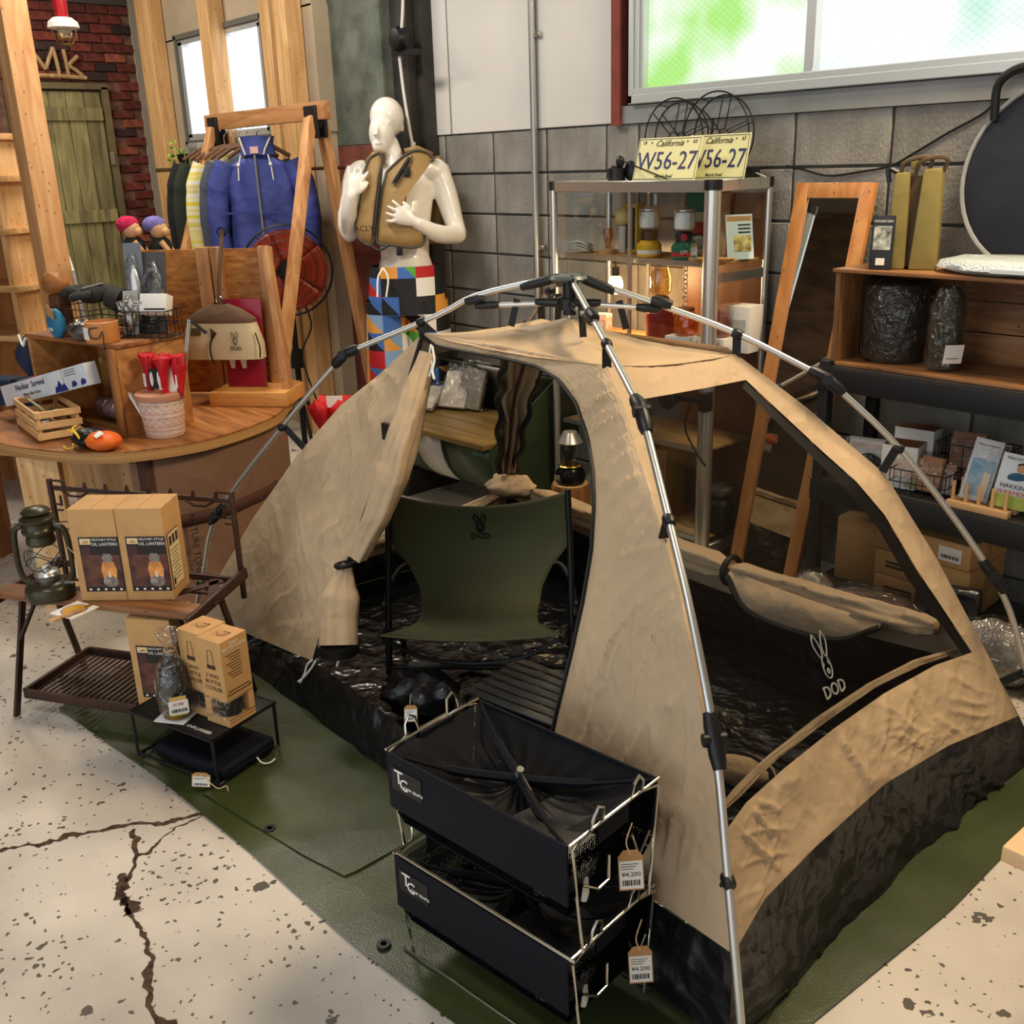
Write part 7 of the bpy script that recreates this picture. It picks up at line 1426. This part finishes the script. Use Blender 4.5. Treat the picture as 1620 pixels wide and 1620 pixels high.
for i, (px, yy, rz_, tl) in enumerate(((1048, 3.13, 4, 18), (1128, 3.24, -2, 12))):
    c_ = ony(px, 280, yy); pt2 = thing('number_plate', ['cream number plate leaning at the front of the cabinet top', 'cream number plate leaning behind its twin on the cabinet top'][i], 'plate', V((c_.x, yy, CT + .002)), R(rz_)); m3 = Matrix.Rotation(R(-tl), 3, 'X'); ux, uz, un = V((1, 0, 0)), m3 @ V((0, 0, 1)), m3 @ V((0, -1, 0))
    W_, H_ = .30, .165
    MB().box((0, 0, H_ / 2), (W_, .003, H_)).xf(m3).build('plate', PLT, pt2, bevel=.001, seg=1)
    MB().tube([m3 @ V(p) for p in ((-W_ / 2 + .006, -.002, .006), (W_ / 2 - .006, -.002, .006), (W_ / 2 - .006, -.002, H_ - .006), (-W_ / 2 + .006, -.002, H_ - .006))], .0012, 5, True).build('border', PLN, pt2)
    text('W56-27', .098, PLN, pt2, uz * .072 + un * .0022, ux, uz, sx=.86, ext=.001); text('California', .034, INK, pt2, uz * .141 + un * .0022, ux, uz, shear=.4); text('19', .02, INK, pt2, uz * .145 + un * .0022 - ux * .12, ux, uz); text('63', .02, INK, pt2, uz * .145 + un * .0022 + ux * .12, ux, uz); text('Bicycle Road', .016, INK, pt2, uz * .016 + un * .0022, ux, uz, shear=.3)
    for sx in (-1, 1): MB().cyl(uz * .146 + un * .002 + ux * (sx * .085), uz * .146 + un * .004 + ux * (sx * .085), .003, n=8).build('bolt', INK, pt2)
dl = thing('clip_lamp', 'small black lamp base with thin arm on the cabinet top', 'lamp', V((cs(975, 3.16, 0).x, 3.16, CT + .0))); MB().lathe([(.036, 0), (.036, .05), (.022, .055), (.022, .06)], (0, 0, 0), 18).build('base', BPL, dl); MB().ell((.02, 0, .075), (.02, .016, .024), None, 12, 8).build('joint', BPL, dl); MB().tube([V((.02, -.01, .085)), V((.32, -.055, .008))], .003, 6).build('arm', BMT, dl); MB().ell((.05, .03, .04), (.03, .02, .04), None, 12, 8).build('clip', BPL, dl)
ad = thing('power_adaptor', 'black power adaptor and plug on the cabinet corner', 'adaptor', V((-2.56, 3.37, CT))); MB().box((.02, 0, .02), (.075, .05, .04)).build('adaptor', BPL, ad, bevel=.004); MB().tube(spline([V((-.02, 0, .01)), V((-.05, 0, .05)), V((-.06, 0, .005)), V((-.08, 0, .045)), V((-.1, 0, .005))], 6), .006, 6).build('cable', BPL, ad); MB().tube([V((.055, 0, .02)), V((.11, -.01, .005))], .003, 6).build('lead', WCB, ad)

# ------------------------------------------------------------------ leaning mirror
mr_ = thing('leaning_mirror', 'tall mirror in a pale wood frame leaning on the block wall', 'mirror', (-2.215, 3.18, .0)); b0 = V((-2.37, 3.13, .004)); b1 = V((-2.06, 3.13, .004)); t0 = V((-2.345, 3.42, 1.495)); t1 = V((-2.02, 3.42, 1.495))
MFR = wood('mirror_frame', (206, 148, 88), (180, 116, 60), 'Z', 7, rough=.4); wd = .055
up_ = (t0 - b0).normalized(); nrm_ = V((1, 0, 0)).cross(up_).normalized()
for a_, b_ in ((b0 + V((wd / 2, 0, 0)), t0 + V((wd / 2, 0, 0))), (b1 - V((wd / 2, 0, 0)), t1 - V((wd / 2, 0, 0)))): MB().beam(a_, b_, wd, .024, nrm_).build('stile', MFR, mr_, True, bevel=.003)
for a_, b_, k in ((b0, b1, 1), (t0, t1, -1)): MB().beam(a_ + up_ * (k * wd / 2) + V((wd, 0, 0)), b_ + up_ * (k * wd / 2) - V((wd, 0, 0)), .024, wd, up_).build('rail', MFR, mr_, True, bevel=.003)
gc = (b0 + b1 + t0 + t1) / 4; MB().box(gc - nrm_ * -.0, (.325 - wd * 1.8, .006, (t0 - b0).length - wd * 1.8), Matrix((V((1, 0, 0)), up_.cross(V((1, 0, 0))).normalized(), up_)).transposed()).build('glass', M('mirror_glass', (226, 230, 228), .02, 1.), mr_, True)
# ------------------------------------------------------------------ black steel rack at the right
RX0, RX1, RY0, RY1 = -1.985, -.85, 3.08, 3.44
RKM = M('rack_black', (34, 35, 38), .5, .2)
rck = thing('steel_rack', 'black steel shelving rack standing against the block wall', 'rack', ((RX0 + RX1) / 2, (RY0 + RY1) / 2, 0))
for x in (RX0 + .02, RX1 - .02):
    for y in (RY0 + .02, RY1 - .02): MB().box((x, y, .46), (.04, .04, .92)).build('post', RKM, rck, True, bevel=.002)
ZT, ZM, ZL = .905, .50, .09
for z in (ZT, ZM, ZL):
    MB().box(((RX0 + RX1) / 2, (RY0 + RY1) / 2, z - .012), (RX1 - RX0 - .002, RY1 - RY0 - .01, .022)).build('shelf_board', M('rack_board', (58, 54, 52), .55, var=.1, vs=12), rck, True)
    for y in (RY0 - .003, RY1 - .0): MB().box(((RX0 + RX1) / 2, y, z - .045), (RX1 - RX0 - .0, .012, .075)).build('beam', RKM, rck, True, bevel=.002)
def rp3(px, py, y, z): q = ony(px, py, y); return V((q.x, y, z))
# two-bay wooden crate on top
WC = wood('crate_plank', (168, 120, 74), (116, 76, 44), 'X', 8); WCZ = wood('crate_plank_z', (168, 120, 74), (116, 76, 44), 'Z', 8)
kx0, kx1, ky0, ky1, kz, kh = -1.955, -.95, 3.10, 3.40, ZT + .001, .325
wcr = thing('wooden_crate', 'old two-bay wooden crate lying open on top of the rack', 'crate', ((kx0 + kx1) / 2, (ky0 + ky1) / 2, kz))
MB().box(((kx0 + kx1) / 2, (ky0 + ky1) / 2, kz + .006), (kx1 - kx0 - .03, ky1 - ky0, .012)).build('bottom_plank', WC, wcr, True, bevel=.002); MB().box(((kx0 + kx1) / 2, (ky0 + ky1) / 2, kz + kh - .006), (kx1 - kx0 + .02, ky1 - ky0 + .02, .012)).build('top_plank', WC, wcr, True, bevel=.002)
for x in (kx0 + .008, -1.245, kx1 - .008): MB().box((x, (ky0 + ky1) / 2, kz + kh / 2), (.018, ky1 - ky0, kh - .024)).build('end_plank', WCZ, wcr, True, bevel=.002)
for k in range(3): MB().box(((kx0 + kx1) / 2, ky1 - .006, kz + .06 + .103 * k), (kx1 - kx0 - .03, .010, .099)).build('back_plank', WC, wcr, True, bevel=.002)
def film_wrap(t, c, r, seed=1, rot=None): return MB().ell(c, r, rot, 26, 16, lambda u: 1 + .10 * nz(u, 4, seed) + .06 * nz(u, 9, seed)).build('film', PLAST, t, ang=80)
w1 = thing('wrapped_bucket', 'dark round canvas bucket wrapped in clear film inside the crate', 'bucket', rp3(1412, 555, 3.26, kz + .013)); MB().lathe([(.095, 0), (.10, .01), (.105, .25), (.10, .26), (0, .26)], (0, 0, 0), 30).build('bucket', fabric('dark_canvas', (48, 48, 44), crease=.3), w1)
b = MB().lathe([(.10, .002), (.112, .02), (.115, .24), (.10, .275), (0, .275)], (0, 0, 0), 40); b.v = [p + V((.006 * nz(p, 30, 1), .006 * nz(p, 30, 2), 0)) for p in b.v]; b.build('film', PLAST, w1, ang=80)
w2_ = thing('wrapped_roll', 'olive canvas roll wrapped in clear film standing in the crate', 'roll', rp3(1492, 570, 3.2, kz + .013)); MB().lathe([(.045, 0), (.05, .01), (.05, .20), (.04, .25), (.025, .265)], (0, 0, 0), 24).build('roll', fabric('olive_roll', (64, 64, 46), crease=.3), w2_)
b = MB().lathe([(.05, .002), (.06, .02), (.057, .20), (.046, .26), (.03, .285)], (0, 0, 0), 30); b.v = [p + V((.006 * nz(p, 34, 3), .006 * nz(p, 34, 4), 0)) for p in b.v]; b.build('film', PLAST, w2_, ang=80)
MB().prism([(-.03, 0), (.03, 0), (.03, .06), (-.03, .06)], TV * .064 + V((0, 0, .03)), RV, V((.1, 0, 1)), .001).build('label', PAPER, w2_)
for k in range(4): MB().prism([(-.02, 0), (.02, 0), (.02, .003), (-.02, .003)], TV * .066 + V((0, 0, .045 + .010 * k)), RV, V((.1, 0, 1)), .0005).build('print_line', INKG, w2_)
ktop = kz + kh + .001
# khaki bag
kb = thing('khaki_bag', 'folded khaki canvas tote standing on the wooden crate', 'bag', rp3(1440, 420, 3.24, ktop), R(24))
KHK = fabric('khaki_canvas', (142, 128, 72), rough=.7, crease=.2, cs=6); KHD = fabric('khaki_inner', (96, 78, 56), crease=.2)
MB().prism([(-.075, 0), (-.012, 0), (-.02, .30), (-.065, .30)], V((0, .06, 0)), (1, 0, 0), (0, 0, 1), .13).build('panel', KHK, kb, bevel=.008); MB().prism([(.0, 0), (.085, 0), (.075, .31), (.02, .31)], V((0, .05, 0)), (1, 0, 0), (0, 0, 1), .13).build('panel', KHK, kb, bevel=.008)
MB().prism([(-.03, .01), (.02, .01), (.02, .29), (-.03, .29)], V((0, .05, 0)), (1, 0, 0), (0, 0, 1), .09).build('lining', KHD, kb)
for xx in (-.02, .025): MB().tube(spline([V((xx - .03, -.05, .29)), V((xx - .02, -.06, .33)), V((xx + .03, -.06, .345)), V((xx + .06, -.05, .335)), V((xx + .05, -.04, .30))], 6), .007, 6).build('handle', KHD, kb)
MB().box((-.01, 0, .325), (.03, .05, .03)).build('tab', KHK, kb, bevel=.006); MB().tube(spline([V((-.06, -.03, .30)), V((-.09, -.03, .31)), V((-.085, -.03, .27))], 5), .008, 6).build('strap', BPL, kb)
hp = thing('hang_pack', 'black product card with a small photo leaning on the khaki bag', 'pack', rp3(1392, 418, 3.13, ktop), R(18)); mh_ = Matrix.Rotation(R(-6), 3, 'X')
MB().box((0, 0, .085), (.07, .012, .17)).xf(mh_).build('card', M('card_black', (24, 24, 26), .4), hp, bevel=.002); MB().box((.0, -.0075, .10), (.055, .002, .075)).xf(mh_).build('photo', M('photo_grey', (150, 152, 140), .5, var=.5, vs=40), hp); MB().box((0, -.0075, .025), (.028, .002, .022)).xf(mh_).build('sticker', PAPER, hp); text('MOUNTAIN', .011, PAPER, hp, mh_ @ V((0, -.0075, .152)), (1, 0, 0), mh_ @ V((0, 0, 1)))
# bubble-wrapped dish
bwp = thing('bubble_wrapped_dish', 'round dish in pale bubble wrap lying on the crate', 'dish', V((-1.42, 3.235, ktop))); b = MB().lathe([(.0, .0), (.2, .002), (.245, .016), (.235, .035), (.18, .046), (.0, .05)], (0, 0, 0), 44); b.v = [p + V((.008 * nz(p, 14, 1), .008 * nz(p, 14, 2), max(0, .006 * nz(p, 18, 3)))) for p in b.v]
b.v = [V((p.x, p.y * .62, p.z)) for p in b.v]; b.build('wrap', M('bubble_wrap', (214, 226, 230), .22, bump=1, bs=160, coat=.5), bwp, ang=80); MB().box((.04, -.145, .02), (.10, .02, .012)).build('tape', M('tape_clear', (226, 234, 236), .2), bwp)
# big round case leaning on the wall
rb = thing('round_case', 'big round black case with grey piping and a carry strap', 'case', V((-1.46, 3.455, ktop))); cc = ony(1668, 312, 3.43); rr_ = .295
cy_ = V((cc.x + 1.46, -.012, rr_ * .93)); AX = Matrix.Rotation(R(90 - 8), 3, 'X')
NV2 = fabric('case_black', (30, 34, 44), rough=.6, crease=.12, cs=4)
MB().lathe([(0, .028), (rr_ * .9, .026), (rr_, .018), (rr_, -.018), (0, -.02)], cy_, 48, AX).build('case', NV2, rb); MB().tube([cy_ + AX @ V((rr_ * math.cos(a), rr_ * math.sin(a), .02)) for a in [2 * PI * k / 48 for k in range(48)]], .008, 6, True).build('piping', M('piping_grey', (150, 154, 156), .5), rb)
hh = [cy_ + AX @ V((rr_ * .95 * math.cos(R(a)), rr_ * .95 * math.sin(R(a)), .03)) for a in (142, 130, 115, 100)]; MB().tube(spline([hh[0], hh[1] + V((-.03, -.02, .07)), hh[2] + V((0, -.03, .07)), hh[3]], 6), .014, 8).build('strap', ZIP, rb)
# middle shelf goods
zm = ZM + .001
def rbox(name, label, px, y, W, D, H_, mat, rz=0, cap=None, lab=None):
    t = thing(name, label, 'box', rp3(px, 700, y, zm), R(rz)); MB().box((0, 0, H_ / 2), (W, D, H_)).build('carton', mat, t, bevel=.002)
    if cap: MB().box((0, 0, H_ + .0006), (W - .004, D - .004, .001)).build('top_print', cap, t)
    if lab: MB().box((0, -D / 2 - .0008, H_ * .5), (W * .7, .001, H_ * .45)).build('front_print', lab, t)
    return t
ORW = M('print_peach', (222, 176, 150), .6, c2=(236, 232, 224), vs=30)
rbox('white_carton', 'white carton with brown lid print beside the black coil', 1432, 3.2, .12, .10, .15, WHITE, 12, M('brown_lid', (130, 84, 56), .6), ORW); rbox('white_carton', 'white carton with brown lid at the rear of the middle shelf', 1452, 3.36, .14, .08, .17, WHITE, 6, MATS['brown_lid'], ORW)
co = thing('coil_pack', 'black cable coil in a clear pack on the middle shelf', 'pack', rp3(1372, 720, 3.16, zm), R(15)); MB().box((0, .02, .075), (.14, .004, .15)).build('card', PAPER, co); MB().box((0, .017, .12), (.12, .003, .02)).build('print', ORW, co)
for k in range(4): MB().tube(arc((.01, -.005 - .006 * k, .052), .045 - .004 * k, 0, 2 * PI, 24, (1, 0, 0), (0, 0, 1)), .006, 6, True).build('coil', BPL, co)
MB().box((0, -.005, .078), (.15, .05, .155)).build('film', PLAST, co, bevel=.01)
bs1 = wire_basket('wire_basket', 'front black wire basket of camouflage packets on the rack', rp3(1470, 700, 3.17, zm), R(4), .19, .13, .085, 5); bs2 = wire_basket('wire_basket', 'rear black wire basket with side loops on the rack', rp3(1548, 700, 3.35, zm), R(4), .24, .12, .15, 5)
CAMO = M('camouflage', (118, 112, 78), .7, c2=(176, 160, 120), vs=18); KCD = M('card_brown', (158, 114, 78), .7)
for i, (px, y, W, H_, m_, z) in enumerate(((1442, 3.16, .07, .11, CAMO, .01), (1475, 3.15, .08, .12, KCD, .012), (1500, 3.17, .06, .10, M('pink_camo', (150, 112, 104), .7, c2=(206, 186, 176), vs=24), .01), (1530, 3.35, .11, .17, KCD, .01), (1575, 3.34, .10, .15, M('foil', (180, 186, 160), .2, .5, var=.3, vs=20), .01))):
    t = thing('goods_packet', ['green camouflage packet in the front rack basket', 'brown card packet in the middle of the front rack basket', 'pinkish camouflage packet in the front rack basket', 'large brown card packet in the rear rack basket', 'silvery foil packet in the rear rack basket'][i], 'packet', rp3(px, 700, y, zm + z), R(8 * i - 10)); m3 = Matrix.Rotation(R(-14), 3, 'X')
    MB().box((0, 0, H_ / 2), (W, .016, H_)).xf(m3).build('packet', m_, t, bevel=.004); MB().box((0, -.009, H_ * .86), (W * .9, .003, H_ * .2)).xf(m3).build('header_card', KCD, t); MB().box((0, -.002, H_ * .45), (W * 1.04, .03, H_ * .85)).xf(m3).build('film', PLAST, t, bevel=.008)
pgp = rp3(1560, 700, 3.105, zm); pg_ = thing('peg_stand', 'pale wooden peg stand holding leaflets on the rack', 'stand', pgp, R(0)); MB().box((0, 0, .011), (.20, .03, .022)).build('base', SLW, pg_, bevel=.002); MB().box((0, .06, .011), (.20, .03, .022)).build('base', SLW, pg_, bevel=.002)
for k in range(5):
    MB().cyl((-.085 + .0425 * k, 0, .02), (-.085 + .0425 * k, 0, .085), .006, n=10).build('peg', SLW, pg_); MB().cyl((-.085 + .0425 * k, .06, .02), (-.085 + .0425 * k, .06, .085), .006, n=10).build('peg', SLW, pg_)
SKY = M('print_sky', (110, 170, 206), .4, c2=(206, 222, 226), vs=14); LIME = M('print_lime', (176, 190, 70), .5)
l1 = thing('leaflet_pack', 'tall pack with a blue lake picture in the peg stand', 'pack', pgp + V((-.035, .03, .024)), R(25)); m3 = Matrix.Rotation(R(-16), 3, 'X') @ Matrix.Rotation(R(10), 3, 'Y')
MB().box((0, 0, .10), (.085, .014, .20)).xf(m3).build('pack', M('pack_white', (226, 230, 232), .4), l1, bevel=.002); MB().box((0, -.008, .075), (.07, .002, .12)).xf(m3).build('picture', SKY, l1); text('TANKER TROUT', .009, M('ink_red', (160, 50, 60), .6), l1, m3 @ V((0, -.009, .18)), m3 @ V((1, 0, 0)), m3 @ V((0, 0, 1))); MB().box((.02, -.011, .05), (.02, .006, .09)).xf(m3).build('stick', M('bone_stick', (226, 206, 176), .5), l1); MB().box((0, 0, .10), (.095, .026, .21)).xf(m3).build('film', PLAST, l1, bevel=.006)
l2 = thing('warmer_pack', 'white and lime hand warmer pack with big lettering in the peg stand', 'pack', pgp + V((.075, .03, .024)), R(22)); m3 = Matrix.Rotation(R(-14), 3, 'X') @ Matrix.Rotation(R(8), 3, 'Y'); X3, Z3 = m3 @ V((1, 0, 0)), m3 @ V((0, 0, 1))
MB().box((0, 0, .085), (.10, .02, .17)).xf(m3).build('pack', MATS['pack_white'], l2, bevel=.002); MB().box((0, -.0105, .02), (.10, .001, .04)).xf(m3).build('lime_band', LIME, l2); text('HAKKIN', .020, INK, l2, m3 @ V((0, -.0115, .068)), X3, Z3); text('WARMER', .020, M('ink_orange', (206, 80, 30), .6), l2, m3 @ V((0, -.0115, .048)), X3, Z3); text('PEACOCK', .012, INK, l2, m3 @ V((-.01, -.0115, .155)), X3, Z3)
MB().ell(m3 @ V((.012, -.011, .125)), (.014, .002, .016), None, 14, 8).build('printed_face', FLS, l2); MB().ell(m3 @ V((.012, -.0112, .138)), (.015, .002, .008), None, 14, 8).build('printed_hair', INK, l2); MB().ell(m3 @ V((.005, -.011, .098)), (.028, .002, .016), None, 14, 8).build('printed_shirt', M('print_teal', (40, 90, 120), .5), l2)
# lower shelf: cartons and wrapped goods
zl = ZL + .001
for i, z in enumerate((0, .092, .184)):
    t = thing('flat_carton', ['bottom flat kraft carton of the stack under the rack shelf', 'middle flat kraft carton of the stack under the rack shelf', 'top flat kraft carton of the stack with a white label'][i], 'box', rp3(1490, 850, 3.27, zl + z), R(3 - 2 * i)); MB().box((0, 0, .045), (.34, .26, .089)).build('carton', KRAFT, t, bevel=.003); MB().box((0, 0, .0455), (.342, .03, .0915)).build('tape', M('kraft_tape', (176, 134, 86), .5), t)
    MB().box((-.08, -.131, .05), (.10, .001, .008)).box((-.08, -.131, .035), (.10, .001, .008)).build('print', INK, t)
    if i == 2: MB().box((.10, -.1315, .045), (.08, .001, .05)).build('label', PAPER, t); barcode(t, V((.07, -.1325, .03)), (1, 0, 0), (0, 0, 1), .06, .012)
t = thing('kraft_carton', 'plain upright kraft carton under the rack shelf', 'box', rp3(1375, 880, 3.3, zl), R(4)); MB().box((0, 0, .12), (.17, .2, .24)).build('carton', KRAFT, t, bevel=.003); MB().box((0, 0, .1205), (.172, .03, .2415)).build('tape', MATS['kraft_tape'], t)
def wrapped(name, label, loc, r, mat, seed):
    t = thing(name, label, 'bundle', loc); MB().ell((0, 0, r[2]), r, None, 24, 14, lambda u: 1 + .12 * nz(u, 3, seed)).build('bundle', mat, t, ang=80); MB().ell((0, 0, r[2] * 1.06), tuple(k * 1.08 for k in r), None, 26, 16, lambda u: 1 + .16 * nz(u, 4.5, seed + 1)).build('film', PLAST, t, ang=80); return t
wrapped('wrapped_bundle', 'brown sleeping bag bundle in clear film below the rack', V((-1.62, 2.93, 0)), (.20, .11, .10), fabric('brown_bundle', (84, 66, 52), crease=.4), 3); wrapped('wrapped_bundle', 'pale bundle in crinkled clear film beside the rack foot', V((-1.88, 2.97, 0)), (.085, .09, .09), M('pale_bundle', (130, 128, 122), .5), 5); wrapped('wrapped_bundle', 'grey and red bundle in clear film by the tent pole', V((-1.22, 3.0, 0)), (.14, .09, .10), M('grey_bundle', (120, 116, 112), .5, var=.3, vs=8), 7)
bf = thing('black_cushion', 'black quilted cushion standing below the rack boxes', 'cushion', V((-1.41, 3.02, 0)), R(20)); MB().box((0, 0, .13), (.20, .06, .26), Matrix.Rotation(R(-8), 3, 'X')).build('cushion', BLK, bf, bevel=.025, seg=4); MB().tube([V((-.1, -.03, .02)), V((-.1, .0, .13)), V((-.1, .03, .24))], .004, 5).build('piping', ZIP, bf)
ps = thing('plank_bench', 'plain low wooden plank bench beyond the tent pole', 'bench', (-.84, 2.98, 0)); MB().box((0, 0, .15), (.5, .13, .03)).build('seat', PINEX, ps, bevel=.003)
for s in (-1, 1): MB().box((s * .2, 0, .0675), (.04, .11, .135)).build('leg', PINE, ps)

rtp = atd(527, 642, 4.5)
rt_ = thing('red_parasol_bundle', 'bundle of red folded parasols standing behind the tent side', 'bundle', (rtp.x, rtp.y, 0))
for k in range(4):
    a = k * 1.6; MB().cyl((.02 * math.cos(a), .02 * math.sin(a), 0), (.07 * math.cos(a), .07 * math.sin(a), rtp.z - .02), .006, n=8).build('shaft', ALU, rt_)
    b = MB().lathe([(.01, -.12), (.035, -.05), (.04, .0), (.02, .03)], (.07 * math.cos(a), .07 * math.sin(a), rtp.z), 14); b.v = [p + V((.03 * nz(p, 30, k), .03 * nz(p, 30, k + 4), .02 * nz(p, 30, k + 7))) for p in b.v]; b.build('canopy', RDC, rt_, ang=80)
MB().box((.05, -.02, rtp.z + .03), (.07, .004, .05), R(50)).build('card', PAPER, rt_)
